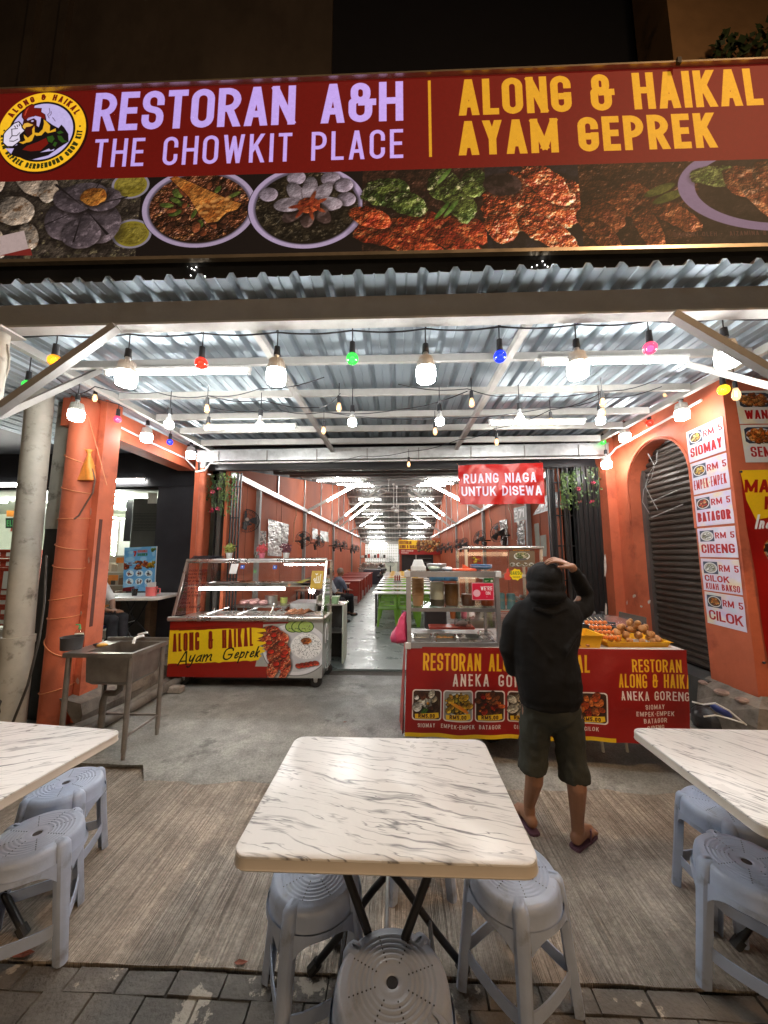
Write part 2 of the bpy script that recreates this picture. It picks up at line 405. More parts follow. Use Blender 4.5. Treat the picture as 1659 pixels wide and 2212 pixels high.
        s.put(W, m*op, col); return tw
    def width(s, txt, h, wf, t, gap, space=.35):
        return sum((h*space if c == ' ' else max(t, GL[c][0]*wf*h))+gap for c in txt)-gap
    def text(s, txt, x, y, h, t, col, wf=.5, gap=None, fit=None, ang=0, slant=0, rad=.5, shadow=None, op=1, jit=0, space=.35, center=None):
        gap = t*.45 if gap is None else gap
        if fit:
            lo, hi = .1, 3
            for _ in range(24):
                wf = (lo+hi)/2
                if s.width(txt, h, wf, t, gap, space) > fit: hi = wf
                else: lo = wf
        tot = s.width(txt, h, wf, t, gap, space)
        if center is not None: x = center-tot/2*math.cos(ang); y = y-tot/2*math.sin(ang)*0
        for c in txt:
            if c == ' ': adv = h*space
            else:
                adv = s.glyph(c, x, y, h, wf, t, col, ang, slant, rad, op, jit)
            x += (adv+gap)*math.cos(ang); y += (adv+gap)*math.sin(ang)
        return x
    def arc(s, txt, cx, cy, r, a0, a1, h, t, col, wf=.5, inside=False, gap=None):
        "letters round a circle; angles clockwise from top, in degrees; inside = reads along the bottom"
        gap = t*.6 if gap is None else gap; tot = s.width(txt, h, wf, t, gap); k = (a1-a0)/tot; p = 0
        for c in txt:
            adv = h*.35 if c == ' ' else max(t, GL[c][0]*wf*h)
            a = math.radians(a0+k*p)
            if c != ' ':
                s.glyph(c, cx+r*math.sin(a), cy-r*math.cos(a), h, wf, t, col, ang=(a if not inside else a+PI))
            p += adv+gap
    def blobs(s, x0, y0, x1, y1, n, r0, r1, pal, seed=1, mask=None, asp=.55, light=(-.5,-.8)):
        rg = random.Random(seed)
        for _ in range(n):
            cx, cy = rg.uniform(x0, x1), rg.uniform(y0, y1)
            if mask and not mask(cx, cy): rg.random(); continue
            r = rg.uniform(r0, r1); rb = r*rg.uniform(asp, 1); an = rg.uniform(0, PI); col = np.array(rg.choice(pal), np.float32)*rg.uniform(.7, 1.15)
            W = s.win(cx-r-1, cy-r-1, cx+r+1, cy+r+1)
            if not W: continue
            X, Y = W[4]-cx, W[5]-cy; ca, sa = math.cos(an), math.sin(an); u, v = (X*ca+Y*sa)/r, (-X*sa+Y*ca)/rb
            th_ = np.arctan2(v, u); f1, f2 = rg.uniform(0, 6.3), rg.uniform(0, 6.3); q = np.hypot(u, v)*(1+.16*np.sin(3*th_+f1)+.12*np.sin(5*th_+f2)+.07*np.sin(9*th_+f1)); m = np.clip((1-q)*rb*.8, 0, 1)
            sh = np.clip(.82+.34*(X*light[0]+Y*light[1])/r-.30*q*q+.16*np.sin(u*7+f2)*np.sin(v*6+f1), .12, 1.6)
            hi = np.clip(1-np.hypot(X/r-light[0]*.4-.2*math.sin(f1), (Y/r-light[1]*.4)*1.9)*rg.uniform(2.6,6), 0, 1)*rg.choice([0,.12,.4])
            x0_, y0_, x1_, y1_ = W[:4]; cc = np.clip(col*sh[..., None]+hi[..., None], 0, 1); m = m[..., None]
            s.a[y0_:y1_, x0_:x1_] = s.a[y0_:y1_, x0_:x1_]*(1-m)+cc*m
    def relief(s, x0, y0, x1, y1, cols, mask=None, freq=1.0, amp=16, seed=0, hi=.25, dome=None, edge=3, shade=1.0):
        "organic fried / sauced surface: relief-lit noise between two or three colours"
        W = s.win(x0, y0, x1, y1)
        if not W: return
        X, Y = W[4], W[5]; F = fbm(); k = 7.3*freq; ix = ((X*k+seed*91).astype(int)) % 1024; iy = ((Y*k+seed*57).astype(int)) % 1024
        def smp(kk, sd): return F[((Y*kk+sd*57).astype(int)) % 1024, ((X*kk+sd*91).astype(int)) % 1024]
        a = smp(1.9*freq, seed); b = smp(5.2*freq, seed+3); hgt = a*amp*2.2+b*amp*.9
        if dome is not None: q = np.clip(1-((X-dome[0])/dome[2])**2-((Y-dome[1])/dome[3])**2, 0, 1); hgt = hgt+np.sqrt(q)*min(dome[2], dome[3])*.8
        gy, gx = np.gradient(hgt); sh = np.clip(.86-(gx*-.45+gy*-.7)*-.55*shade, .18, 1.9)
        m2 = np.clip((smp(3.1*freq, seed+7)-.5)*5+.5, 0, 1)[..., None]; col = np.array(cols[0], np.float32)*(1-m2)+np.array(cols[1], np.float32)*m2
        if len(cols) > 2: m3 = np.clip((smp(4.3*freq, seed+9)-.60)*9, 0, 1)[..., None]; col = col*(1-m3)+np.array(cols[2], np.float32)*m3
        sp = np.clip((sh-1.25)*1.6, 0, 1)[..., None]*hi; c = np.clip(col*sh[..., None]+sp, 0, 1)
        if mask is None: m = np.ones(X.shape, np.float32)
        else: m = np.clip(mask(X, Y, (a-.5))*1.0, 0, 1)
        x0, y0, x1, y1 = W[:4]; m = m[..., None]; s.a[y0:y1, x0:x1] = s.a[y0:y1, x0:x1]*(1-m)+c*m
    def lumpy(s, cx, cy, rx, ry, cols, ang=0, seed=0, rag=.5, freq=1.0, amp=10, hi=.25, shadow=.5, shade=1.0):
        "one irregular piece of food with a soft contact shadow"
        R = max(rx, ry)*1.25+4; ca, sa = math.cos(ang), math.sin(ang)
        if shadow: s.ell(cx+rx*.08, cy+ry*.16, rx*1.06, ry*1.08, (.05,.03,.02), ang, op=shadow, soft=min(rx, ry)*.35)
        def mk(X, Y, n): u, v = (X-cx)*ca+(Y-cy)*sa, -(X-cx)*sa+(Y-cy)*ca; return (1-np.hypot(u/rx, v/ry)+n*rag)*min(rx, ry)*.5
        s.relief(cx-R, cy-R, cx+R, cy+R, cols, mk, freq, amp, seed, hi, (cx, cy, max(rx, ry)*1.1, max(rx, ry)*1.1), shade=shade)
    def bowl(s, cx, cy, r, rim=(.86,.84,.9), inner=(.15,.08,.05), ry=None):
        ry = ry or r
        s.ell(cx, cy, r, ry, (.08,.05,.06)); s.ell(cx, cy, r*.99, ry*.99, rim); s.ell(cx, cy, r*.90, ry*.9, tuple(c*.55 for c in rim), soft=4); s.ell(cx, cy+ry*.02, r*.86, ry*.86, inner, soft=3)
    def grain(s, amt=.03, seed=3):
        rs = np.random.RandomState(seed); lo = rs.rand(s.h//8+2, s.w//8+2).astype(np.float32)
        big = np.kron(lo, np.ones((8,8), np.float32))[:s.h, :s.w]-.5; fine = rs.rand(s.h, s.w).astype(np.float32)-.5
        s.a = np.clip(s.a*(1+(big*.6+fine)[..., None]*amt*2), 0, 1)
    def image(s, name, alpha=None):
        im = bpy.data.images.new(name, s.w, s.h); px = np.ones((s.h, s.w, 4), np.float32); px[..., :3] = s.a[::-1]
        if alpha is not None: px[..., 3] = alpha[::-1]
        im.pixels.foreach_set(px.ravel()); im.update(); im.pack(); return im
def mat_print(name, cv, rough=.45, emit=0, alpha=None, bump=.15, bscale=14, tr=None):
    im = cv.image(name, alpha); m = bpy.data.materials.new(name); m.use_nodes = True; MATS[name] = m
    nt = m.node_tree; n = nt.nodes; l = nt.links; b = n['Principled BSDF']; b.inputs['Roughness'].default_value = rough
    t = n.new('ShaderNodeTexImage'); t.image = im; t.extension = 'EXTEND'
    l.new(t.outputs[0], b.inputs['Base Color'])
    if emit: l.new(t.outputs[0], b.inputs['Emission Color']); b.inputs['Emission Strength'].default_value = emit
    if alpha is not None: l.new(t.outputs[1], b.inputs['Alpha'])
    if bump:
        tc = n.new('ShaderNodeTexCoord'); nz = n.new('ShaderNodeTexNoise'); nz.inputs['Scale'].default_value = bscale; nz.inputs['Detail'].default_value = 3
        l.new(tc.outputs['Object'], nz.inputs['Vector']); bp = n.new('ShaderNodeBump'); bp.inputs['Strength'].default_value = bump; bp.inputs['Distance'].default_value = .02
        l.new(nz.outputs['Fac'], bp.inputs['Height']); l.new(bp.outputs[0], b.inputs['Normal'])
    return m

FRY = [(.72,.42,.18),(.62,.30,.10),(.80,.55,.28),(.50,.22,.08)]
CHILI = [(.75,.18,.08),(.60,.10,.05),(.85,.38,.15),(.70,.28,.10),(.90,.62,.40)]
MEAT = [(.42,.22,.12),(.30,.15,.09),(.55,.30,.16),(.22,.12,.08)]
GREEN = [(.25,.42,.12),(.15,.30,.08),(.45,.58,.22),(.55,.66,.35),(.75,.78,.6)]
GREYB = [(.50,.44,.46),(.38,.33,.38),(.62,.56,.58),(.30,.26,.30)]
PALE = [(.85,.80,.70),(.75,.68,.55),(.90,.88,.82),(.66,.58,.45)]

SG_X0, SG_X1, SG_Y = -4.02, 3.60, 2.5
def SG_ZT(x): return 5.525-.0100*(x+3.2)
SG_H = 1.585
def paint_sign():
    W, H = 2560, 532; c = CV(W, H, (.36,.050,.038))
    def T(u, v): p = P(u, v, Y=SG_Y); return (p.x-SG_X0)/(SG_X1-SG_X0)*W, (SG_ZT(p.x)-p.z)/SG_H*H
    WH = (.70,.62,.93); YE = (.74,.56,.13); CH = ((.50,.10,.04),(.70,.24,.10),(.85,.52,.34))
    y0 = T(830, 368)[1]; yb = H; c.rect(0, y0, W, H, (.07,.05,.05)); ym = (y0+yb)/2
    X = lambda u, v=455: T(u, v)[0]
    # left: pale tofu, sliced meatball with limes
    c.relief(X(-90), y0, X(300), yb, ((.16,.13,.11),(.28,.24,.2),(.4,.36,.25)), amp=10)
    for k, (u, v, rx, ry) in enumerate(((-30,400,55,42),(30,455,60,44),(70,395,60,34),(-20,520,66,36),(62,510,44,28),(105,410,40,30))): c.lumpy(*T(u, v), rx, ry, ((.52,.47,.42),(.66,.58,.50),(.42,.30,.2)), .3*k, k, .25, amp=7)
    c.poly([T(0,510),T(52,498),T(62,540),T(0,552)], (.70,.62,.62)); c.poly([T(0,552),T(66,536),T(70,552)], (.5,.12,.1))
    for u, v, r in ((282,400,46),(284,505,48)): x, y = T(u, v); c.ell(x, y, r*1.15, r*.9, (.50,.48,.56)); c.ell(x, y, r, r*.78, (.52,.47,.10)); c.relief(x-r, y-r, x+r, y+r, ((.48,.42,.08),(.60,.54,.16)), lambda X_, Y_, n, x=x, y=y, r=r: (1-np.hypot((X_-x)/(r*.9), (Y_-y)/(r*.68)))*20, amp=5)
    cx, cy = T(180, 462)
    for k, (dx, dy, rx, ry, an) in enumerate(((-48,18,62,60,.5),(46,26,60,66,-.5),(0,58,58,46,0),(-34,-44,58,40,.2),(52,-42,52,36,-.2),(0,-68,62,28,0))): c.lumpy(cx+dx, cy+dy, rx, ry, ((.27,.23,.26),(.36,.31,.34),(.46,.40,.44)), an, 20+k, .12, amp=5, shade=.8)
    for a_ in (-2.4,-1.2,-.3,.9,1.7,2.6): c.poly([(cx, cy-20), (cx+125*math.cos(a_), cy-20+105*math.sin(a_)), (cx+122*math.cos(a_+.05), cy-20+106*math.sin(a_+.05))], (.10,.08,.09))
    c.lumpy(cx+24, cy-52, 40, 28, ((.55,.28,.06),(.72,.44,.12)), 0, 5, .5, amp=8)
    # bowls
    bx, by = T(430, 448); R = 158
    c.bowl(bx, by, R, (.62,.56,.72), (.12,.07,.04), 120); c.relief(bx-140, by-104, bx+140, by+104, ((.16,.07,.035),(.36,.17,.08),(.50,.30,.14)), lambda X_, Y_, n: (1-np.hypot((X_-bx)/138, (Y_-by)/102))*40, amp=20, hi=.3)
    for k in range(34): r_ = random.Random(k); q = r_.uniform(0,6.28); d = r_.uniform(.1,.85); c.lumpy(bx+130*d*math.cos(q), by+95*d*math.sin(q), r_.uniform(8,22), r_.uniform(6,13), r_.choice((((.42,.18,.08),(.58,.28,.14)),((.20,.09,.05),(.32,.16,.09)),((.22,.30,.08),(.36,.42,.14)))), q, k, .4, amp=6)
    wn = [T(366,385),T(380,380),T(430,402),T(488,428),T(522,440),T(512,452),T(488,460),T(470,478),T(448,482),T(430,462),T(408,425)]
    c.poly([(x+5, y+7) for x, y in wn], (.04,.02,.01), .6); c.poly(wn, (.62,.33,.09)); wx = [p_[0] for p_ in wn]; wy = [p_[1] for p_ in wn]
    tmp = CV(c.w, c.h, (0,0,0)); tmp.poly(wn, (1,1,1)); mk = tmp.a[..., 0]
    c.relief(min(wx), min(wy), max(wx), max(wy), ((.60,.30,.07),(.74,.44,.14),(.82,.56,.24)), lambda X_, Y_, n: mk[Y_.astype(int).clip(0,c.h-1), X_.astype(int).clip(0,c.w-1)], amp=9)
    for k in range(14): r_ = random.Random(k+50); u, v = r_.uniform(430,495), r_.uniform(425,462); c.ell(*T(u, v), 7, 5, (.82,.56,.26), op=.6, soft=3); c.ell(*T(u+2, v+4), 6, 3, (.42,.2,.05), op=.5, soft=3)
    bx, by = T(662, 446); c.bowl(bx, by, R, (.64,.58,.76), (.09,.07,.045), 124)
    c.relief(bx-138, by-102, bx+138, by+102, ((.07,.06,.04),(.17,.14,.09),(.34,.30,.22)), lambda X_, Y_, n: (1-np.hypot((X_-bx)/138, (Y_-by)/103))*40, amp=14)
    for u, v in ((640,384),(714,386),(742,400),(580,420),(748,430)): c.lumpy(*T(u, v), 27, 22, ((.50,.45,.52),(.62,.57,.66)), 0, int(u), .1, amp=4)
    for k, (a_, L1) in enumerate(((-2.2,1),(-1.5,1.1),(-.85,1),(.05,1),(.85,.9),(1.6,.8),(2.4,.9),(3.1,1))):
        lx, ly = bx+4+52*L1*math.cos(a_), by-8+38*L1*math.sin(a_); up = math.sin(a_) < .3; c.lumpy(lx, ly, 42, 22, ((.50,.45,.50),(.64,.60,.66)) if up else ((.20,.14,.13),(.34,.26,.25)), a_, 60+k, .10, amp=4, shadow=.7)
    c.lumpy(bx+4, by-4, 34, 24, ((.50,.13,.05),(.66,.26,.10)), 0, 77, .5, amp=8)
    for a_ in (-1.2,-.4,.5,1.3,2.2,3.0): c.lumpy(bx+4+34*math.cos(a_), by-4+26*math.sin(a_), 22, 6, ((.52,.15,.06),(.62,.24,.1)), a_, 80, .2, amp=4, shadow=0)
    # fried chicken with green and red chilli
    c.relief(X(783), y0, X(1060), yb, ((.12,.07,.05),(.22,.12,.08)), amp=12)
    for k, (u, v, rx, ry) in enumerate(((835,500,95,40),(930,492,110,44),(1010,500,70,42),(880,528,110,26),(800,470,60,30),(985,525,80,26))): c.lumpy(*T(u, v), rx, ry, ((.46,.10,.035),(.66,.22,.07),(.80,.42,.2)), .1*k, 90+k, .45, amp=14)
    for k, (u, v, rx, ry) in enumerate(((835,415,68,44),(880,440,60,34),(960,400,50,46),(990,430,70,40),(1025,395,40,36))): c.lumpy(*T(u, v), rx, ry, ((.13,.20,.05),(.32,.38,.13),(.62,.62,.42)), .4*k, 100+k, .5, amp=14)
    for u, v in ((960,380),(975,450),(955,455)): c.lumpy(*T(u, v), 36, 7, ((.25,.42,.10),(.40,.55,.2)), -.9, 3, .2, amp=3)
    x, y = T(1155, 440)
    c.relief(X(1050), y0, X(1262), yb, ((.07,.06,.08),(.13,.11,.13)), amp=6)
    for k, (u, v, rx, ry) in enumerate(((1150,432,125,88),(1110,455,90,60),(1200,440,78,80),(1180,500,90,36),(1180,395,86,40),(1085,490,50,40))): c.lumpy(*T(u, v), rx, ry, ((.50,.13,.05),(.72,.27,.09),(.90,.60,.38)), .2*k, 110+k, .4, 1.3, amp=15, hi=.5)
    c.lumpy(*T(1085,398), 52, 34, ((.10,.06,.06),(.24,.16,.15)), .1, 6, .15, amp=4)
    c.relief(X(1255), y0, X(1525), yb, ((.11,.055,.03),(.22,.11,.05)), amp=14)
    for k, (u, v, rx, ry) in enumerate(((1300,470,60,60),(1365,430,66,48),(1450,460,90,30),(1305,510,60,28),(1400,490,70,30))): c.lumpy(*T(u, v), rx, ry, ((.28,.10,.04),(.40,.18,.07),(.5,.28,.14)), .3*k, 120+k, .5, amp=14)
    for u, v in ((1425,410),(1445,425)): c.lumpy(*T(u, v), 48, 13, ((.22,.26,.07),(.34,.36,.12)), -.4, 9, .15, amp=4)
    c.relief(X(1515), y0, W, yb, ((.08,.06,.05),(.14,.1,.08)), amp=8); x, y = T(1680, 400); c.ell(x, y, 245, 128, (.42,.36,.50), ring=22)
    for k, (u, v, rx, ry) in enumerate(((1550,380,70,32),(1620,395,70,44),(1690,390,80,50),(1650,430,80,30),(1730,410,60,40))): c.lumpy(*T(u, v), rx, ry, (((.22,.28,.1),(.42,.46,.22)) if k == 0 else ((.42,.17,.08),(.60,.36,.20),(.7,.5,.36))), .3*k, 130+k, .5, amp=12)
    st_ = c.a[int(y0):]; g_ = st_.mean(axis=2, keepdims=True); c.a[int(y0):] = (st_*.80+g_*.20)*.92
    c.rect(0, 0, W, y0, (.36,.050,.038)); c.rect(0, H-4, W, H, (.2,.1,.05))
    def line(txt, uvl, uvr, vt, vb, t, col, gap, space):
        "uvl, uvr = left and right ends (u at the middle); vt, vb = top and bottom at the left end"
        xl = T(uvl, (vt+vb)/2)[0]; xr = T(uvr, (vt+vb)/2-(uvr-uvl)*.034)[0]; yb_ = T(uvl, vb)[1]; yt_ = T(uvl, vt)[1]; c.text(txt, xl, yb_, yb_-yt_, t, col, fit=xr-xl, gap=gap, rad=.42, space=space)
    line('RESTORAN A&H', 203, 871, 201, 284, 21, WH, 10, .40); line('THE CHOWKIT PLACE', 203, 871, 301, 362, 11, WH, 13, .30)
    a_, b_ = T(924, 174), T(931, 339); c.rect(a_[0], a_[1], a_[0]+8, b_[1], YE)
    line('ALONG & HAIKAL', 990, 1645, 172, 250, 20, YE, 9, .28); line('AYAM GEPREK', 990, 1545, 262, 336, 20, YE, 10, .30)
    line('DIMILIKI OLEH *  AIZAMINA B', 1455, 1655, 502, 512, 2.2, (.24,.15,.13), 3, .35)
    # round emblem
    cx, cy = T(90, 284); R = 128; BK = (.07,.05,.06); RD = (.42,.08,.055); LV = (.72,.69,.90)
    c.ell(cx+3, cy+3, R+4, R+4, (.16,.03,.03)); c.ell(cx, cy, R, R, (.93,.73,.14)); c.ell(cx, cy, 97, 97, BK); c.ell(cx, cy, 91, 91, LV)
    c.arc('ALONG & HAIKAL', cx, cy, 103, -62, 62, 20, 5, (.38,.10,.05), wf=.62)
    c.arc('* AYAM GEPREK BERDENGUNG CHOW KIT *'[::1], cx, cy, 119, 275, 82, 17, 4.5, (.16,.18,.06), wf=.55, inside=True)
    k_ = R/710; p = lambda L: [(cx+(a-695)*k_, cy+(b-900)*k_) for a, b in L]
    def ln(L, w_, col):
        for (ax, ay), (bx, by) in zip(L[:-1], L[1:]): dx, dy = bx-ax, by-ay; q = math.hypot(dx, dy); nx, ny = -dy/q*w_, dx/q*w_; c.poly(p([(ax+nx,ay+ny),(bx+nx,by+ny),(bx-nx,by-ny),(ax-nx,ay-ny)]), col)
    c.poly(p([(150,1180),(330,1130),(300,1000),(400,840),(560,560),(700,600),(740,700),(860,790),(960,850),(1000,790),(1050,840),(1130,960),(1150,1100),(1010,1200),(850,1330),(600,1395),(350,1340),(230,1290)]), BK)
    cm_ = [(345,560),(395,450),(480,398),(525,425),(520,470),(640,480),(640,545),(705,590),(735,690),(640,640),(560,605),(450,640),(400,690),(350,620)]
    c.poly(p([(a+(a-540)*.07, b+(b-560)*.07) for a, b in cm_]), BK); c.poly(p(cm_), RD); c.poly(p([(375,600),(390,500),(440,440),(410,520),(395,600)]), (.70,.25,.18))
    c.poly(p([(375,680),(560,620),(650,700),(620,800),(545,900),(530,970),(470,980),(415,880),(365,790)]), (.20,.07,.07))
    c.poly(p([(425,670),(560,612),(655,640),(655,720),(640,822),(600,790),(590,700),(540,655),(440,695)]), LV); c.poly(p([(370,795),(395,745),(450,733),(548,775),(500,803),(430,812),(415,852),(380,842)]), (.86,.68,.26)); c.ell(*p([(522,705)])[0], 4, 3, LV)
    c.poly(p([(340,1075),(420,1115),(470,1090),(520,1085),(560,1060),(590,950),(620,978),(700,970),(750,900),(800,935),(925,905),(915,850),(825,900),(820,800),(745,715),(700,680),(715,760),(705,860),(650,925),(585,915),(565,790),(535,850),(548,940),(485,1005),(410,940),(425,1000),(450,1050),(400,1075)]), (.86,.66,.16))
    c.poly(p([(420,1215),(480,1150),(650,1085),(780,1015),(830,1120),(720,1240),(560,1250)]), RD)
    for lf in ([(790,1000),(880,975),(920,1040),(885,1112),(820,1085)],[(955,980),(1025,990),(1080,1070),(1145,1098),(1050,1115),(985,1060)],[(925,1090),(972,1108),(945,1185),(900,1150)],[(935,925),(1000,895),(1055,935),(980,962)]): c.poly(p(lf), (.16,.30,.09))
    am = [(80,925),(110,870),(225,735),(300,705),(352,765),(372,822),(422,872),(350,950),(372,1045),(320,1100),(255,1155),(165,1150),(90,1080)]
    c.poly(p(am), (.84,.83,.93)); ln(am+[am[0]], 9, BK)
    for L in ([(205,850),(222,960),(190,1020)],[(222,960),(300,960),(345,905)],[(190,840),(300,830)],[(240,780),(262,815)],[(275,760),(298,805)],[(310,750),(325,790)],[(190,1050),(260,1060),(330,1020)]): ln(L, 6, BK)
    c.poly(p([(140,1180),(285,1185),(250,1285)]), LV); c.poly(p([(710,1275),(850,1210),(880,1240),(940,1215),(930,1250)]), LV)
    for L in ([(770,480),(790,560),(755,600),(790,665)],[(810,540),(812,590),(790,625)],[(840,650),(880,700),(895,725)]): ln(L, 5, (.35,.3,.4))
    c.grain(.03); return c
def food_tile(c, x, y, w, h, kind, seed=1, bg=(.35,.36,.35)):
    c.rect(x, y, x+w, y+h, bg, r=3); cx, cy = x+w/2, y+h*.5
    rim = (.85,.85,.85); c.ell(cx, cy, w*.46, h*.44, rim); c.ell(cx, cy, w*.40, h*.38, (.3,.2,.12) if kind != 'white' else (.7,.7,.66))
    pal = {'fry':FRY, 'chili':CHILI, 'meat':MEAT, 'white':[(.9,.9,.86),(.8,.8,.74),(.6,.6,.5)], 'yellow':[(.85,.70,.25),(.75,.55,.15),(.92,.82,.5)], 'mix':PALE+MEAT+GREEN[:2]}[kind]
    rg = random.Random(seed)
    for k in range(11): q = k*2.4; d = .26*math.sqrt(k/10); p1 = rg.choice(pal); c.lumpy(cx+w*d*math.cos(q), cy+h*d*math.sin(q), w*rg.uniform(.09,.15), h*rg.uniform(.08,.12), (tuple(v*.8 for v in p1), p1, tuple(min(1, v*1.3) for v in p1)), q, seed+k, .25, amp=6)
def paint_cart():
    W, H = 980, 372; c = CV(W, H, (.55,.09,.045))
    YE = (.95,.80,.10)
    # plate photo at the right
    px, py = 790, 176; c.poly([(560,0),(980,0),(980,372),(640,372),(560,300)], (.66,.66,.64))
    c.poly([(0,0),(600,0),(600,60),(560,300),(640,300),(640,372),(0,372)], (.55,.09,.045))
    c.ell(px+20, py+10, 210, 176, (.50,.50,.50)); c.ell(px+20, py+6, 206, 172, (.88,.88,.89)); c.ell(px+20, py+8, 176, 148, (.78,.78,.79), soft=5)
    for dx in (-40, 0, 44):
        c.ell(px+40+dx, 34, 50, 40, (.20,.34,.10)); c.ell(px+40+dx, 34, 44, 34, (.66,.76,.40)); c.blobs(px+12+dx, 14, px+70+dx, 56, 26, 2, 5, [(.85,.88,.6),(.55,.66,.3)], 5)
    for k, (x_, y_, a1, b1) in enumerate(((650,70,64,44),(700,110,70,50),(650,150,60,50),(720,190,64,56),(680,240,76,46),(740,270,60,46),(670,310,70,36),(750,330,60,26),(620,110,36,40))): c.lumpy(x_, y_, a1, b1, ((.62,.16,.08),(.82,.42,.26),(.93,.72,.55)), .3*k, k+4, .4, 1.2, amp=12, hi=.4)
    0 and c.blobs(585, 30, 800, 350, 1500, 3, 11, CHILI[:2]+[(.93,.75,.55),(.85,.55,.35),(.88,.62,.48),(.55,.22,.10),(.70,.30,.18)], 7, mask=lambda x, y: abs(x-(620+y*.22)) < 95-abs(y-170)*.12)
    for x_, y_ in ((668,90),(720,150),(655,200),(735,225),(690,280),(745,205),(640,140)): c.lumpy(x_, y_, 22, 17, ((.70,.10,.05),(.80,.20,.10)), 0, int(x_), .2, amp=4, hi=.5)
    0 and c.blobs(600, 40, 800, 340, 60, 15, 24, [(.78,.14,.08)], 8, mask=lambda x, y: abs(x-(630+y*.22)) < 70)
    c.ell(px+90, py-8, 102, 92, (.80,.80,.80)); c.ell(px+90, py-14, 98, 86, (.95,.95,.94), soft=6)
    c.blobs(px, py-96, px+186, py+78, 500, 2, 4, [(.97,.97,.96),(.82,.83,.82)], 9, mask=lambda x, y: math.hypot((x-px-90)/94, (y-py+12)/84) < 1)
    c.lumpy(px+86, py-48, 36, 24, ((.50,.24,.08),(.72,.42,.18)), 0, 10, .8, 1.4, amp=9, shadow=.2)
    for k in range(5): c.lumpy(px+45+26*k, py+118-5*k, 24, 17, ((.66,.12,.06),(.80,.30,.18)), .2, k, .35, amp=7, hi=.4)
    0 and c.blobs(px+30, py+92, px+170, py+140, 160, 6, 15, CHILI[:2]+[(.8,.2,.1)], 11)
    # yellow brush stroke
    rg = random.Random(4); top = [(0, 62)]+[(x, 66-x*.042+rg.uniform(-3,3)) for x in range(30, 560, 25)]
    rt = [(560+rg.uniform(-6,70), y) for y in range(50, 240, 9)]; bot = [(x, 290-x*.05+rg.uniform(-4,4)) for x in range(580, 0, -25)]
    c.poly(top+rt+bot+[(0, 300)], YE)
    for y, x0, x1 in ((50,0,430),(58,60,380),(300,0,90)): c.poly([(x0,y),(x1,y-(x1-x0)*.06),(x1,y+5-(x1-x0)*.06),(x0,y+7)], (.45,.09,.04))
    c.poly([(470,8),(760,2),(760,12),(520,24)], (.55,.08,.05))
    c.text('ALONG & HAIKAL', 28, 208, 122, 13, (.52,.10,.04), ang=-.085, fit=515, gap=11, rad=.5, slant=.03, space=.30)
    c.text('A', 60, 298, 92, 9, (.03,.03,.03), wf=.75, ang=-.085, slant=.35)
    c.text('yam', 128, 280, 76, 9, (.03,.03,.03), wf=.75, gap=5, ang=-.085, slant=.35)
    c.text('G', 345, 262, 82, 9, (.03,.03,.03), wf=.8, ang=-.085, slant=.35, rad=.9)
    c.text('eprek', 420, 252, 66, 9, (.03,.03,.03), wf=.72, gap=4, ang=-.085, slant=.35)
    c.grain(.02); return c
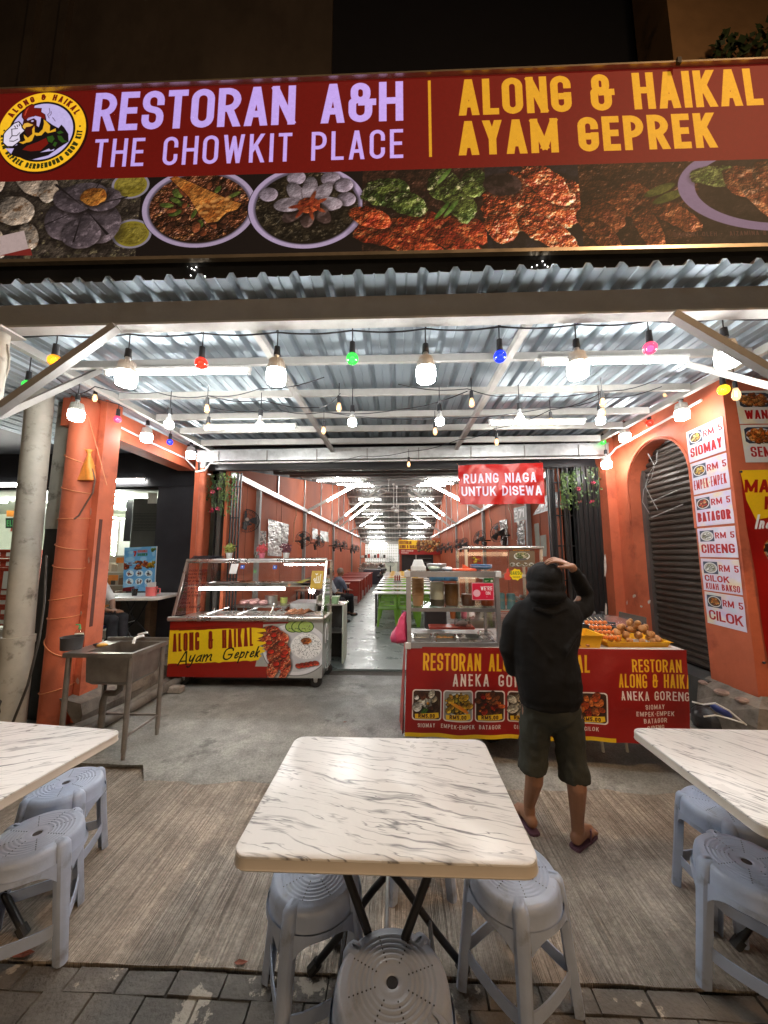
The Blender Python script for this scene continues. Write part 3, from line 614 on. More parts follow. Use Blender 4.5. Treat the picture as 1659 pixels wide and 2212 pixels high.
def paint_cloth():
    W, H = 1830, 600; c = CV(W, H, (.56,.07,.05)); S = 1380/457*1.0
    X = lambda u: (u-878)*3.0; YE = (.90,.68,.12); WT = (.88,.84,.80)
    c.text('RESTORAN ALONG & HAIKAL', X(916), 160, 118, 15, YE, fit=X(1285)-X(916), gap=9, rad=.42, space=.28)
    c.text('ANEKA GORENGAN', X(984), 262, 82, 11, WT, fit=X(1220)-X(984), gap=15, jit=.035, space=.4)
    for u, k, nm in ((896,'mix','SIOMAY'),(966,'yellow','EMPEK-EMPEK'),(1037,'chili','BATAGOR'),(1109,'white','CIRENG'),(1181,'mix',''),(1256,'fry','CILOK')):
        x = X(u); c.rect(x-8, 288, x+192, 492, WT, r=22); c.rect(x, 296, x+184, 484, (.24,.14,.08) if k != 'yellow' else (.55,.53,.50), r=18)
        pal = {'mix':PALE+MEAT+GREEN[:2],'yellow':[(.85,.65,.15),(.70,.50,.12),(.55,.5,.15)],'chili':MEAT+CHILI[:3],'white':PALE,'fry':[(.72,.28,.08),(.82,.42,.16),(.60,.16,.06)]}[k]
        cx, cy = x+92, 380
        if k in ('mix','yellow'): c.ell(cx, cy, 86, 76, (.72,.72,.70) if k == 'yellow' else (.3,.22,.16)); c.ell(cx, cy, 76, 66, (.22,.14,.06))
        r0, r1 = (16, 34) if k in ('mix','fry','white') else (8, 24)
        rgx = random.Random(int(u)); n_ = 13 if r0 > 10 else 26
        for j in range(n_): q = j*2.4; d = 78*math.sqrt(j/n_); p1 = rgx.choice(pal); rr_ = rgx.uniform(r0, r1)*1.15; c.lumpy(cx+d*math.cos(q)*1.1, cy+d*math.sin(q), rr_, rr_*rgx.uniform(.6,.95), (tuple(v*.75 for v in p1), p1, tuple(min(1, v*1.25) for v in p1)), q, int(u)+j, .2, amp=7)
        if k == 'mix': c.blobs(cx-12, cy-14, cx+12, cy+10, 4, 24, 30, [(.92,.90,.82)], 5); c.blobs(cx+6, cy-4, cx+12, cy+4, 3, 8, 11, [(.9,.6,.1)], 5)
        if k == 'yellow':
            for j in range(3): c.poly([(cx-56+j*26, cy-6+j*10),(cx-44+j*26, cy-18+j*10),(cx+44+j*14, cy+34+j*8),(cx+34+j*14, cy+48+j*8)], (.88,.62-.06*j,.14))
        c.poly([(x+12,452),(x+172,440),(x+176,472),(x+150,480),(x+14,482)], (.93,.75,.14)); c.text('RM5.00', 0, 476, 26, 6, (.30,.12,.04), wf=.72, gap=4, center=x+92)
        if nm: c.text(nm, 0, 538, 27, 4.5, WT, wf=.62, gap=6, jit=.04, center=x+92)
    c.rect(0, 574, X(1335), 600, (.88,.72,.10))
    x0 = X(1340)
    c.text('RESTORAN', x0+100, 150, 84, 11, YE, fit=310, gap=7); c.text('ALONG & HAIKAL', x0+14, 252, 90, 11, YE, fit=480, gap=7, space=.26)
    c.text('ANEKA GORENGAN', x0+24, 332, 58, 8, WT, fit=500, gap=9, jit=.035)
    for i, t_ in enumerate(('SIOMAY','EMPEK-EMPEK','BATAGOR','CIRENG','CILOK')): c.text(t_, 0, 388+i*43, 30, 5, WT, wf=.62, gap=6, jit=.04, center=x0+235)
    c.grain(.02); return c
def paint_ruang():
    c = CV(760, 364, (.72,.06,.04)); WT = (.86,.84,.92)
    c.text('RUANG NIAGA', 45, 170, 88, 15, WT, fit=650, gap=14, rad=.6); c.text('UNTUK DISEWA', 22, 288, 88, 15, WT, fit=716, gap=11, rad=.6)
    for x, y in ((12,12),(748,12),(12,352),(748,352)): c.ell(x, y, 5, 5, (.5,.35,.2))
    return c
def paint_poster(name, kind, two=None, seed=1, price='RM 5'):
    c = CV(360, 400, (.83,.80,.86)); rg = random.Random(seed)
    for _ in range(16): c.ell(rg.uniform(0,360), rg.uniform(0,400), rg.uniform(30,90), rg.uniform(20,50), rg.choice([(.93,.85,.6),(.78,.72,.90),(.90,.88,.93),(.70,.85,.9)]), ang=rg.uniform(0,3), op=.35, soft=30)
    food_tile(c, 22, 36, 140, 150, kind, seed, bg=(.25,.28,.36)); RD = (.66,.06,.08)
    c.text(price, 172, 150, 80, 12, RD, fit=176, gap=8, rad=.6, space=.3)
    if two: c.text(name, 22, 280, 76, 14, RD, fit=235, gap=7, rad=.6); c.text(two, 26, 378, 76, 10, RD, fit=315, gap=6, rad=.6, space=.25)
    else: c.text(name, 24, 344, 120, 18 if len(name) < 9 else 9.5, RD, fit=312, gap=8, rad=.6)
    c.rect(0, 0, 360, 5, (.9,.9,.92)); c.grain(.015, seed); return c
def paint_wide_poster(name, fit, kind, seed, price):
    c = CV(640, 520, (.80,.80,.78)); rg = random.Random(seed)
    for _ in range(14): c.ell(rg.uniform(0,640), rg.uniform(0,520), 90, 50, rg.choice([(.93,.85,.6),(.78,.85,.93)]), ang=rg.uniform(0,3), op=.3, soft=30)
    c.poly([(30,60),(60,34),(270,34),(300,60),(300,230),(270,260),(60,260),(30,230)], (.16,.2,.28)); cx, cy = 165, 150
    c.ell(cx, cy, 128, 104, (.72,.74,.78)); c.blobs(50, 50, 280, 245, 90, 22, 38, [(.85,.45,.15),(.78,.36,.10),(.9,.6,.3)], seed, mask=lambda a, b: math.hypot((a-cx)/112, (b-cy)/90) < 1)
    c.text(price, 325, 170, 120, 20, (.66,.06,.08), wf=.7, gap=10, rad=.6); c.text(name, 60, 445, 140, 19, (.66,.06,.08), fit=fit, gap=10, rad=.6); c.grain(.015); return c
def paint_makan():
    c = CV(520, 1240, (.60,.07,.05)); YE = (.93,.74,.10); RD = (.62,.05,.03)
    c.poly([(0,0),(520,0),(520,300),(330,270),(200,300),(60,330),(18,200)], YE)
    c.text('MAKANAN', 12, 150, 86, 17, RD, fit=440, gap=8, slant=.1); c.text('KHAS', 112, 262, 86, 17, RD, fit=235, gap=8, slant=.1)
    c.text('I', 44, 390, 96, 14, (.93,.93,.93), wf=.6, slant=.3); c.text('ndonesia', 100, 390, 92, 14, (.93,.93,.93), wf=.6, gap=6, slant=.3) if False else c.text('nd', 66, 390, 84, 12, (.93,.93,.93), wf=.5, gap=6, slant=.3)
    for i, (k, nm) in enumerate((('mix','Siomay'),('yellow','Empek'),('chili','Ba'),('white','Ci'))):
        cx, cy = 190, 530+i*235; c.ell(cx, cy, 116, 96, (.85,.55,.15)); c.ell(cx, cy, 110, 90, (.15,.09,.06))
        pal = {'mix':PALE+MEAT,'yellow':[(.85,.65,.2),(.75,.45,.12)],'chili':MEAT+CHILI[:2],'white':PALE}[k]
        c.blobs(cx-100, cy-80, cx+100, cy+80, 100, 14, 32, pal, 50+i, mask=lambda a, b: math.hypot((a-cx)/98, (b-cy)/80) < 1)
        if i < 2: c.text(nm[0], 130, cy+132, 42, 7, (.93,.9,.85), wf=.5, slant=.3); c.text(nm[1:], 160, cy+132, 34, 7, (.93,.9,.85), wf=.6, gap=4, slant=.3) if all(q in GL for q in nm[1:]) else None
    c.grain(.015); return c
# ================================================================ SETTING: ground
def floor_mat(name, col, rough, kind):
    m = bpy.data.materials.new(name); m.use_nodes = True; MATS[name] = m
    nt = m.node_tree; n = nt.nodes; l = nt.links; b = n['Principled BSDF']
    tc = n.new('ShaderNodeTexCoord')
    def nz(sc_, det=6, stretch=(1,1,1), rg=.6):
        mp = n.new('ShaderNodeMapping'); mp.inputs['Scale'].default_value = stretch; l.new(tc.outputs['Object'], mp.inputs[0])
        x = n.new('ShaderNodeTexNoise'); x.inputs['Scale'].default_value = sc_; x.inputs['Detail'].default_value = det; x.inputs['Roughness'].default_value = rg
        l.new(mp.outputs[0], x.inputs['Vector']); return x.outputs['Fac']
    def mr(i, a, b_, c=0, d=1):
        x = n.new('ShaderNodeMapRange'); x.inputs[1].default_value = a; x.inputs[2].default_value = b_; x.inputs[3].default_value = c; x.inputs[4].default_value = d; l.new(i, x.inputs[0]); return x.outputs[0]
    def mix(f, a, bcol, mode='MIX'):
        x = n.new('ShaderNodeMix'); x.data_type = 'RGBA'; x.blend_type = mode
        l.new(f, x.inputs[0]) if not isinstance(f, float) else setattr(x.inputs[0], 'default_value', f)
        l.new(a, x.inputs[6]) if not isinstance(a, tuple) else setattr(x.inputs[6], 'default_value', (*a, 1))
        l.new(bcol, x.inputs[7]) if not isinstance(bcol, tuple) else setattr(x.inputs[7], 'default_value', (*bcol, 1)); return x.outputs[2]
    big = mr(nz(1.1, 8), .38, .66); mid = mr(nz(5.5, 9, rg=.7), .42, .68); fine = nz(70, 4)
    c0 = mix(big, tuple(c*.62 for c in col), tuple(min(1, c*1.22) for c in col))
    c1 = mix(mid, c0, tuple(c*.55 for c in col)) if kind != 'hall' else c0
    sm = n.new('ShaderNodeMix'); sm.data_type = 'RGBA'; sm.blend_type = 'OVERLAY'; sm.inputs[0].default_value = .3
    l.new(c1, sm.inputs[6]); l.new(mr(fine, .3, .7), sm.inputs[7]); out = sm.outputs[2]
    bp = n.new('ShaderNodeBump'); bp.inputs['Distance'].default_value = .012; bp.inputs['Strength'].default_value = .5
    if kind == 'road':
        s1 = nz(9, 1, (13.5, .05, 1)); s2 = nz(16, 1, (12.5, .08, 1)); ad = n.new('ShaderNodeMath'); ad.operation = 'ADD'; l.new(s1, ad.inputs[0]); l.new(s2, ad.inputs[1])
        groove = mr(ad.outputs[0], .84, 1.02); dk = mr(ad.outputs[0], .82, .95, 1, 0)
        wr = mr(nz(2.2, 6), .38, .60, .05, .6); mm = n.new('ShaderNodeMath'); mm.operation = 'MULTIPLY'; l.new(dk, mm.inputs[0]); l.new(wr, mm.inputs[1])
        out = mix(mm.outputs[0], out, tuple(c*.50 for c in col))
        pit = mr(nz(5.1, 12, rg=.85), .57, .62, 0, .8); out = mix(pit, out, (col[0]*1.5, col[1]*1.45, col[2]*1.4))
        st = mr(nz(1.9, 9, rg=.7), .52, .66, 0, .75); out = mix(st, out, (.13,.10,.078))
        l.new(groove, bp.inputs['Height']); bp.inputs['Strength'].default_value = .8
    elif kind == 'hall':
        l.new(nz(7, 3, (1,2.2,1)), bp.inputs['Height']); bp.inputs['Strength'].default_value = .35
    else:
        l.new(nz(26, 8), bp.inputs['Height'])
        st = mr(nz(2.6, 9, rg=.75), .56, .64); out = mix(st, out, tuple(c*.42 for c in col))
    l.new(out, b.inputs['Base Color']); l.new(bp.outputs[0], b.inputs['Normal'])
    l.new(mr(nz(4, 6), .3, .7, rough-.14, rough+.14), b.inputs['Roughness'])
    return m
M_road = floor_mat('brushed_concrete', (.42,.36,.295), .62, 'road')
M_slab = floor_mat('porch_concrete', (.32,.315,.29), .55, 'porch')
M_hallf = floor_mat('painted_hall_floor', (.23,.275,.262), .34, 'hall')
M_paver = mat('worn_paver', (.115,.105,.092), .7, var=.35, scale=9, bump=.8, bscale=60, dirt=((.40,.36,.30), .575, .60, 5.5), obj_space=False)
M_asphalt = mat('asphalt', (.05,.048,.045), .85, var=.3, scale=12, bump=.5, bscale=120)
M_joint = mat('dirty_joint', (.10,.088,.075), .9, var=.3, scale=20)

struct('street_ground', MB().box(-60, 60, -60, 60, -.40, -.12), M_asphalt)
# concrete ramp with a ragged near edge
rg = random.Random(5)
xs = [-7+.1*i for i in range(141)]
m = MB(); m.uv = None
def edge(x, s, a=.007): return (noise.noise(Vector((x*3.1, s, 0)))*a*2 + noise.noise(Vector((x*11, s+4, 0)))*a)
top = []; n0 = len(xs)
for x in xs: top.append((x, 1.655+edge(x, 1.0), -.05))
for x in xs: top.append((x, 3.25, -.05))
for x in xs: top.append((x, 1.66+edge(x, 1.0), -.11))
m.add(top, [(i, i+1, n0+i+1, n0+i) for i in range(n0-1)]+[(2*n0+i, 2*n0+i+1, i+1, i) for i in range(n0-1)])
struct('ramp', m, M_road)
# pavers, each an object of its own
pv = struct('pavement', MB().box(-7, 7, -1.5, 1.648, -.115, -.068), M_joint)
pd = [.086, .104, .104, .104, .104, .104, .104]
y = 1.645; pms = []
for k in range(5):
    mb = MB(); mb.bbox(-.5, .5, -.5, .5, 0, .058, .012); 
    vs = []
    for v in mb.v: vs.append((v[0]+rg.uniform(-.012,.012), v[1]+rg.uniform(-.02,.02), v[2]+rg.uniform(-.003,.003)))
    mb.v = vs; pms.append(mb)
protos = None; pmesh = []
for r, d in enumerate(pd):
    wd = .205; off = (-.03 if r % 2 == 0 else .1); x = -2.3+off; i = 0
    while x < 2.3:
        if not pmesh or len(pmesh) < 5:
            o = obj('paver', pms[len(pmesh)], M_paver, pv); pmesh.append(o)
        else:
            o = rg.choice(pmesh).copy(); link(o); o.parent = pv
        o.location = (x+wd/2, y-d/2, -.112+rg.uniform(-.004,.003)); o.scale = (wd-.004, d-.004, 1); o.rotation_euler = (rg.uniform(-.012,.012), rg.uniform(-.008,.008), rg.uniform(-.01,.01))
        x += wd; i += 1
    y -= d
# porch slab with sloping broken lip
m = MB(); rows = []
def lipf(x): return 2.84+edge(x, 7.0, .02)+(.16 if x < -1.95 else 0)
for x in xs: rows.append((x, lipf(x), -.052))
for x in xs: rows.append((x, lipf(x)+.01, -.046+(.02 if x < -1.9 else 0)))
for x in xs: rows.append((x, 2.97+edge(x, 9)*1.5, -.026+edge(x, 12)*.3+(.018 if x < -1.9 else 0)))
for x in xs: rows.append((x, 3.13+edge(x, 14)*1.5, -.002))
for x in xs: rows.append((x, 5.12, 0.0))
m.add(rows, [(k*n0+i, k*n0+i+1, (k+1)*n0+i+1, (k+1)*n0+i) for k in range(4) for i in range(n0-1)])
struct('porch_floor', m, M_slab, smooth=30)
m = MB().box(-3.0, 3.0, 5.10, 5.36, -.06, -.012); struct('drain_channel', m, M_joint)
m = MB().box(-3.2, 3.05, 5.34, 34, -.1, .012); m.box(-3.2, 3.05, 5.34, 5.40, .0121, .016); struct('hall_floor', m, M_hallf)
# kerb and raised walkway to the shop next door
M_oldc = mat('broken_concrete', (.20,.17,.14), .8, var=.3, scale=7, bump=.9, bscale=16, dirt=((.07,.05,.04), .5, .7, 6))
m = MB(); L = [(-2.99, 3.50), (-2.96, 3.9), (-2.95, 4.3), (-2.93, 4.7), (-2.98, 5.3)]
pts = [(x+rg.uniform(-.02,.02), y, z) for x, y in L for z in (-.02, .12, .24+rg.uniform(-.02,.02))]
for (x, y) in L: pts.append((-3.22, y, .27))
fs = []
for i in range(4):
    for k in range(2): fs.append((i*3+k, (i+1)*3+k, (i+1)*3+k+1, i*3+k+1))
    fs.append((i*3+2, (i+1)*3+2, 15+i+1, 15+i))
fs.append((0,1,2,15)); m.add(pts, fs)
struct('kerb', m, M_oldc)
M_walk = floor_mat('walkway_floor', (.34,.30,.25), .5, 'porch')
m = MB().box(-14, -3.20, 3.86, 6.2, -.1, .272); struct('walkway_floor', m, M_walk)

# ================================================================ buildings above and around
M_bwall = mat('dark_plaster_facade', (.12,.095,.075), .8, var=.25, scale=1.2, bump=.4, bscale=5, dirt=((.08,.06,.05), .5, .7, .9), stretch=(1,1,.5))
M_ochre = mat('ochre_plaster_facade', (.36,.21,.10), .8, var=.2, scale=1.6, bump=.4, bscale=5, dirt=((.12,.08,.05), .58, .7, 1.4))
b1 = thing('shophouse', 'dark upper storey of plaster rising behind the left part of the big signboard', 'building', (-5, 6.3, 3.5), world=True)
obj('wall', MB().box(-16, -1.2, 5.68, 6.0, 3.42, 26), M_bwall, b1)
for x in (-7.2, -6.55): obj('pilaster', MB().box(x, x+.16, 5.58, 5.68, 3.42, 26), M_bwall, b1)
for z in (14.4,): obj('ledge', MB().box(-16, -1.3, 5.5, 5.68, z, z+.12), M_bwall, b1)
pp = MB(); pp.tube([(-7.0,5.6,9.0),(-6.3,5.6,7.6),(-6.0,5.6,6.9),(-5.8,5.6,6.2)], .025, 6); obj('wall_cable', pp, M_black, b1)
b2 = thing('corner_building', 'ochre plastered building lit by the street lamp at top right', 'building', (6, 5.2, 3.5), world=True)
obj('wall', MB().box(4.35, 12, 4.9, 5.6, 3.4, 26), M_ochre, b2)
obj('ledge', MB().box(4.3, 12, 4.75, 4.9, 7.9, 8.05), M_ochre, b2)
b3 = thing('night_backdrop', 'near-black backdrop standing in for the night dark between the two upper storeys', 'building', (1, 9, 4), world=True)
obj('wall', MB().box(-1.2, 4.6, 5.75, 6.0, 3.42, 26), mat('night_black', (.012,.013,.02), .9), b3)  # backdrop sheet: the dark of the night gap is put into its colour
M_leafd = mat('dark_leaf', (.035,.06,.02), .6, var=.4, scale=9)
def leafy(name, pos, n, R, size, m, parent=None, seed=1, flat=.5):
    r = random.Random(seed); mb = MB()
    for i in range(n):
        d = Vector((r.gauss(0,1), r.gauss(0,1)*flat, r.gauss(0,1))).normalized()*R*(r.random()**.4)
        p = Vector(pos)+d; a = r.uniform(0, 2*PI); s_ = size*r.uniform(.6,1.3)
        u = Vector((math.cos(a), r.uniform(-.6,.6), math.sin(a))).normalized(); v = u.cross(Vector((r.uniform(-1,1), 1, r.uniform(-1,1)))).normalized()*.4
        mb.add([p, p+(u*.5+v)*s_, p+u*s_, p+(u*.5-v)*s_], [(0,1,2,3)])
    return obj(name, mb, m, parent)
for q, (u, v, n, R) in enumerate(((1580, 98, 46, .20), (1652, 80, 40, .22))):
    p = P(u, v, Y=4.7); t = thing('wall_plant', ('small dark fern sprouting from the ochre wall above the signboard' if q == 0 else 'dark weed at the top right corner of the ochre wall'), 'plant', p, world=True)
    leafy('foliage', p, n, R, .13, M_leafd, t, 8+q, .3); obj('stem', MB().tube([p+Vector((0,.22,-.1)), p], .008, 5), M_leafd, t)

# ================================================================ canopy over the porch
M_beam = mat('beige_beam_paint', (.27,.26,.245), .5, var=.1, scale=6, bump=.1, dirt=((.26,.22,.18), .64, .8, 5))
can = thing('porch_canopy', 'corrugated zinc canopy on white steel beams over the restaurant porch', 'canopy', (0, 2.13, 0), world=True)
pit = .19
for k in range(14):
    x0 = -5.32+k*.76; prof = []
    for j in range(4):
        a = x0+j*pit; prof += [(a, 0), (a+.052, 0), (a+.060, .006), (a+.068, 0), (a+.125, 0), (a+.145, .034), (a+.170, .034), (a+.190, 0)]
    m = MB(); nn = len(prof)
    for yy, zz in ((1.93, 3.262), (5.38, 3.335)):
        for px_, pz in prof: m.v.append((px_, yy+rg.uniform(-.004,.004), zz+pz))
    m.f = [(i, i+1, nn+i+1, nn+i) for i in range(nn-1)]
    o = obj('roof_sheet', m, M_zinc, can); md = o.modifiers.new('t', 'SOLIDIFY'); md.thickness = .0015; md.offset = 1
obj('front_beam', MB().box(-5.3, 5.3, 2.10, 2.16, 3.10, 3.255), M_beam, can)
obj('front_beam_flange', MB().box(-5.3, 5.3, 2.085, 2.175, 3.088, 3.102), M_white_steel, can)
for y in (2.76, 3.36, 3.92, 4.38, 4.88): obj('purlin', MB().box(-2.78, 2.78, y-.018, y+.018, 3.175, 3.225+.02*(y-2)*.5), M_white_steel, can)
for x in (-2.83, 2.83): obj('side_beam', MB().bar((x, 2.17, 3.185), (x, 5.30, 3.225), .05, .06), M_white_steel, can)
for x in (-.95, .86): obj('rafter', MB().bar((x, 2.18, 3.128), (x, 5.30, 3.16), .05, .05), M_white_steel, can)
for x0, sgn in ((-2.60, -1), (2.60, 1)):
    px = MB(); px.tube([(x0*1.005, 2.13, -.05), (x0*1.005, 2.13, 3.085)], .048, 14); obj('post', px, M_pvc if sgn < 0 else M_white_steel, can, smooth=40)
    bp_ = MB().box(x0*1.005-.09, x0*1.005+.09, 2.05, 2.21, 3.075, 3.087); obj('post_cap', bp_, M_white_steel, can)
obj('brace', MB().bar(P(252,706,Y=2.06), P(-12,892,Y=2.06), .05, .045), M_beam, can)
obj('brace', MB().bar(P(-8,902,Y=2.12), P(216,800,Y=2.85), .035, .04), M_beam, can)
obj('brace', MB().bar(P(1452,680,Y=2.06), P(1720,836,Y=2.06), .05, .045), M_beam, can)
obj('brace', MB().bar((2.60, 2.12, 2.50), (2.38, 2.85, 3.16), .04, .045), M_white_steel, can)
# box gutter along the shop front
gut = thing('box_gutter', 'grey metal box gutter with brackets across the hall front', 'gutter', (0, 5.2, 3.03), world=True)
ga, gb = Vector((-3.02, 5.27, 3.11)), Vector((2.98, 5.10, 3.105))
obj('trough', MB().bar(ga, gb, .14, .155), M_galv, gut)
obj('trough_lip', MB().bar(ga+Vector((0,-.075,.08)), gb+Vector((0,-.075,.08)), .018, .02), M_galv, gut)
for k in range(8):
    p = ga.lerp(gb, (k+.45)/8); m = MB(); m.box(p.x-.008, p.x+.008, p.y-.083, p.y-.073, 3.02, 3.20); m.box(p.x-.008, p.x+.008, p.y-.083, p.y+.07, 3.012, 3.022); obj('bracket', m, M_grey_steel, gut)
for k in (1, 4): p = ga.lerp(gb, (k+.1)/8); obj('joint_sleeve', MB().bar(p+Vector((-.03,0,0)), p+Vector((.03,0,0)), .15, .165), M_galv, gut)
obj('white_conduit', MB().tube([(-3.0,5.16,2.86),(-2.86,5.16,2.88),(-2.78,5.15,2.985),(2.84,5.02,2.985),(2.96,5.02,3.0),(3.0,4.9,3.08),(3.0,3.5,3.14)], .014, 7), M_white, gut)
dp = obj('downpipe', MB().tube([(-2.91, 5.22, 0), (-2.91, 5.22, 2.97)], .052, 16), M_orange, gut, smooth=40)
obj('pipe_collar', MB().tube([(-2.91, 5.22, 2.93), (-2.91, 5.22, 3.03)], .057, 16), M_galv, gut, smooth=40)
fas = thing('front_fascia', 'black fascia beam right under the gutter', 'fascia', (0, 5.4, 3.0), world=True)
obj('board', MB().box(-3.1, 3.05, 5.38, 5.44, 2.93, 3.30), M_black, fas); obj('strip', MB().box(-3.0, 3.0, 5.355, 5.38, 2.935, 2.965), M_blackmetal, fas)

# ================================================================ signboard
sgn = thing('signboard', 'big backlit red restaurant signboard with food photos above the canopy', 'signboard', (0, 2.55, 3.9), world=True)
SG = SG_Y; tl = Vector((SG_X0, SG, SG_ZT(SG_X0))); tr = Vector((SG_X1, SG, SG_ZT(SG_X1))); bl = tl-Vector((0,0,SG_H)); br = tr-Vector((0,0,SG_H))
cv = paint_sign(); M_sign = mat_print('sign_print', cv, rough=.7, emit=.56, bump=.05)
g = MB().grid(bl, br, tr, tl, 24, 4); obj('printed_face', g, M_sign, sgn)
M_goldtrim = mat('aluminium_trim', (.50,.42,.32), .35, metal=.7, var=.15)
obj('case', MB().prism([bl+Vector((-.02,.006,-.02)), br+Vector((.02,.006,-.02)), tr+Vector((.02,.006,.02)), tl+Vector((-.02,.006,.02))][::-1], (0,.22,0), (0,0,0)), M_dark, sgn)
for a, b in ((bl, br), (tl, tr)): obj('frame_rail', MB().bar(a+Vector((0,-.012,(-.014 if a is bl else .008))), b+Vector((0,-.012,(-.014 if a is bl else .008))), .04, .028 if a is bl else .016), M_goldtrim, sgn)
obj('clamp', MB().bar(P(1466,126,Y=2.45), P(1466,138,Y=2.45), .03, .02), M_black, sgn)
fp = thing('fascia_panel', 'plain black panel with two clusters of pin lights below the signboard', 'panel', (0, 2.6, 3.3), world=True)
obj('sheet', MB().box(-5.2, 5.2, 2.56, 2.60, 3.33, 4.06), mat('black_panel', (.02,.021,.024), .42, var=.2, scale=3, bump=.08, bscale=4), fp)
M_pin = emitter('pin_light', (1, .98, .92), 5)
for dots in (((397,572),(405,575),(414,580),(424,577),(433,572),(420,583),(412,595),(431,592),(443,597)),
             ((1161,549),(1166,557),(1172,564),(1177,572),(1184,556),(1197,552),(1160,573),(1149,577),(1183,576))):
    for u, v in dots: p = P(u+8*0, v, Y=2.555); obj('pin_light', MB().ball(p, .0045, 6, 4), M_pin, fp)

# ================================================================ left side: pilaster wall, columns, pipes
lw = thing('porch_wall', 'orange plastered porch wall with a wide opening on the left side', 'wall', (-3.3, 4.6, 0), world=True)
obj('lintel', MB().box(-3.56, -3.30, 3.55, 5.62, 2.99, 3.34), M_orange, lw)
obj('pilaster', MB().box(-3.40, -3.13, 3.62, 3.84, 0, 3.34), M_orange, lw)
obj('end_pier', MB().box(-3.15, -3.00, 5.40, 5.66, 0, 3.2), M_orange, lw)
mm = MB(); mm.box(-3.142, -3.127, 3.66, 3.70, .9, 2.0); obj('groove', mm, mat('dark_groove', (.10,.03,.02), .8), lw)
0 and obj('black_soffit', MB().box(-3.58, -3.42, 5.0, 5.38, 2.6, 3.0), M_black, lw)
col = thing('round_column', 'round orange column wound with cord at the left of the porch', 'column', (-3.36, 3.62, 0), world=True)
cc = Vector((-3.32, 3.58, 0)); rr = .128
obj('shaft', MB().tube([cc, cc+Vector((0,0,.5)), cc+Vector((0,0,1.5)), cc+Vector((0,0,3.25))], rr, 28), M_orange, col, smooth=40)
M_cord = mat('orange_cord', (.60,.22,.09), .6)
for z0, tilt in ((.35,.02),(.74,-.10),(1.03,.0),(1.21,.01),(1.52,-.03),(1.72,-.04),(2.0,.0),(2.3,-.04),(2.62,-.06)):
    obj('cord_turn', MB().tube([cc+Vector(((rr+.006)*math.cos(a), (rr+.006)*math.sin(a), z0+tilt*math.cos(a)+.02*math.sin(a*.7))) for a in [k*PI/16 for k in range(-18, 3)]], .0055, 5), M_cord, col)
obj('loose_cord', MB().tube([cc+Vector((.12,-.06,2.54)), cc+Vector((.20,-.08,2.5)), cc+Vector((.25,-.09,2.38)), cc+Vector((.24,-.09,2.25)), cc+Vector((.17,-.09,2.12)), cc+Vector((.13,-.1,2.02)), cc+Vector((.10,-.12,1.98))], .009, 6), mat('charred_cord', (.14,.07,.05), .8), col)
def scar0(u, v, w_, h_, seed, **pl):
    r = random.Random(seed); pts = [P(u+w_*r.uniform(.5,1)*math.cos(2*PI*k/9), v+h_*r.uniform(.5,1)*math.sin(2*PI*k/9), **pl) for k in range(9)]
    return obj('bare_patch', MB().prism(pts, (0,-.003,0), (0,-.001,0)), M_scarl, lw)
M_scarl = mat('chipped_plaster', (.40,.26,.20), .8, var=.3, scale=30)
for k, (u, v, w_, h_) in enumerate(((196,1105,2,12),(192,1210,2.5,9),(175,1325,3,6),(197,1030,2,8),(170,1180,3,3),(168,1470,4,9),(186,1400,2,8))): scar0(u, v, w_, h_, k, Y=3.618)
obj('paper_scrap', MB().grid(P(107,1393,X=-3.262), P(113,1393,X=-3.262), P(117,1420,X=-3.25), P(110,1420,X=-3.25), 1, 1), M_white, col) if False else None
p1 = thing('drain_pipe', 'thick weathered grey drain pipe left of the orange column', 'pipe', (-3.55, 3.38, 0), world=True)
obj('lower_pipe', MB().tube([(-3.56,3.38,0),(-3.565,3.38,.86)], .118, 22), M_pvc, p1, smooth=40)
obj('upper_pipe', MB().tube([(-3.565,3.38,.84),(-3.64,3.38,3.4)], .108, 22), M_pvc, p1, smooth=40)
obj('joint_ring', MB().tube([(-3.565,3.38,.80),(-3.566,3.38,.87)], .124, 22), M_pvc, p1, smooth=40)
obj('cable', MB().tube([P(28,1560,Y=3.24), P(60,1480,Y=3.24), P(85,1380,Y=3.25), P(96,1300,Y=3.28), P(100,1200,Y=3.30)], .010, 6), M_dark, p1)
p2_ = thing('grey_pilaster', 'narrow pale grey pilaster between drain pipe and orange column', 'pilaster', (-3.6, 3.7, 0), world=True)
obj('shaft', MB().box(-3.72, -3.50, 3.66, 3.84, 1.9, 3.4), M_pvc, p2_); obj('dark_shaft', MB().box(-3.72, -3.50, 3.67, 3.84, 0, 1.9), M_dark, p2_)
p3_ = thing('cable_bundle', 'grey cables twisted round the canopy post at the left edge', 'cable', (-2.6, 2.1, 1), world=True)
for s_ in (0, 2): obj('cable', MB().tube([(-2.613+.056*math.cos(z*7+s_), 2.13+.056*math.sin(z*7+s_), 3.0-z) for z in [k*.07 for k in range(30)]], .006, 5), M_pvc, p3_)
for z, q, nm in ((.055, 0, 'near'), (.05, .15, 'far')):
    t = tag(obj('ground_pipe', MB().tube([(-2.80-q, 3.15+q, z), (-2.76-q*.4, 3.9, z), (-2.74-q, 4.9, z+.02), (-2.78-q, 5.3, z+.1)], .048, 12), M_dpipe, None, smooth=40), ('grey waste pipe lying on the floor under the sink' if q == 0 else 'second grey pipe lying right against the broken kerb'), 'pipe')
sock = thing('power_socket', 'white double power socket on the orange pilaster', 'socket', (-3.1, 3.7, 2.55), world=True)
sp = P(182, 985, Y=3.60); obj('plate', MB().bbox(sp.x-.055, sp.x+.055, 3.585, 3.62, sp.z-.06, sp.z+.05, .006), M_white, sock)
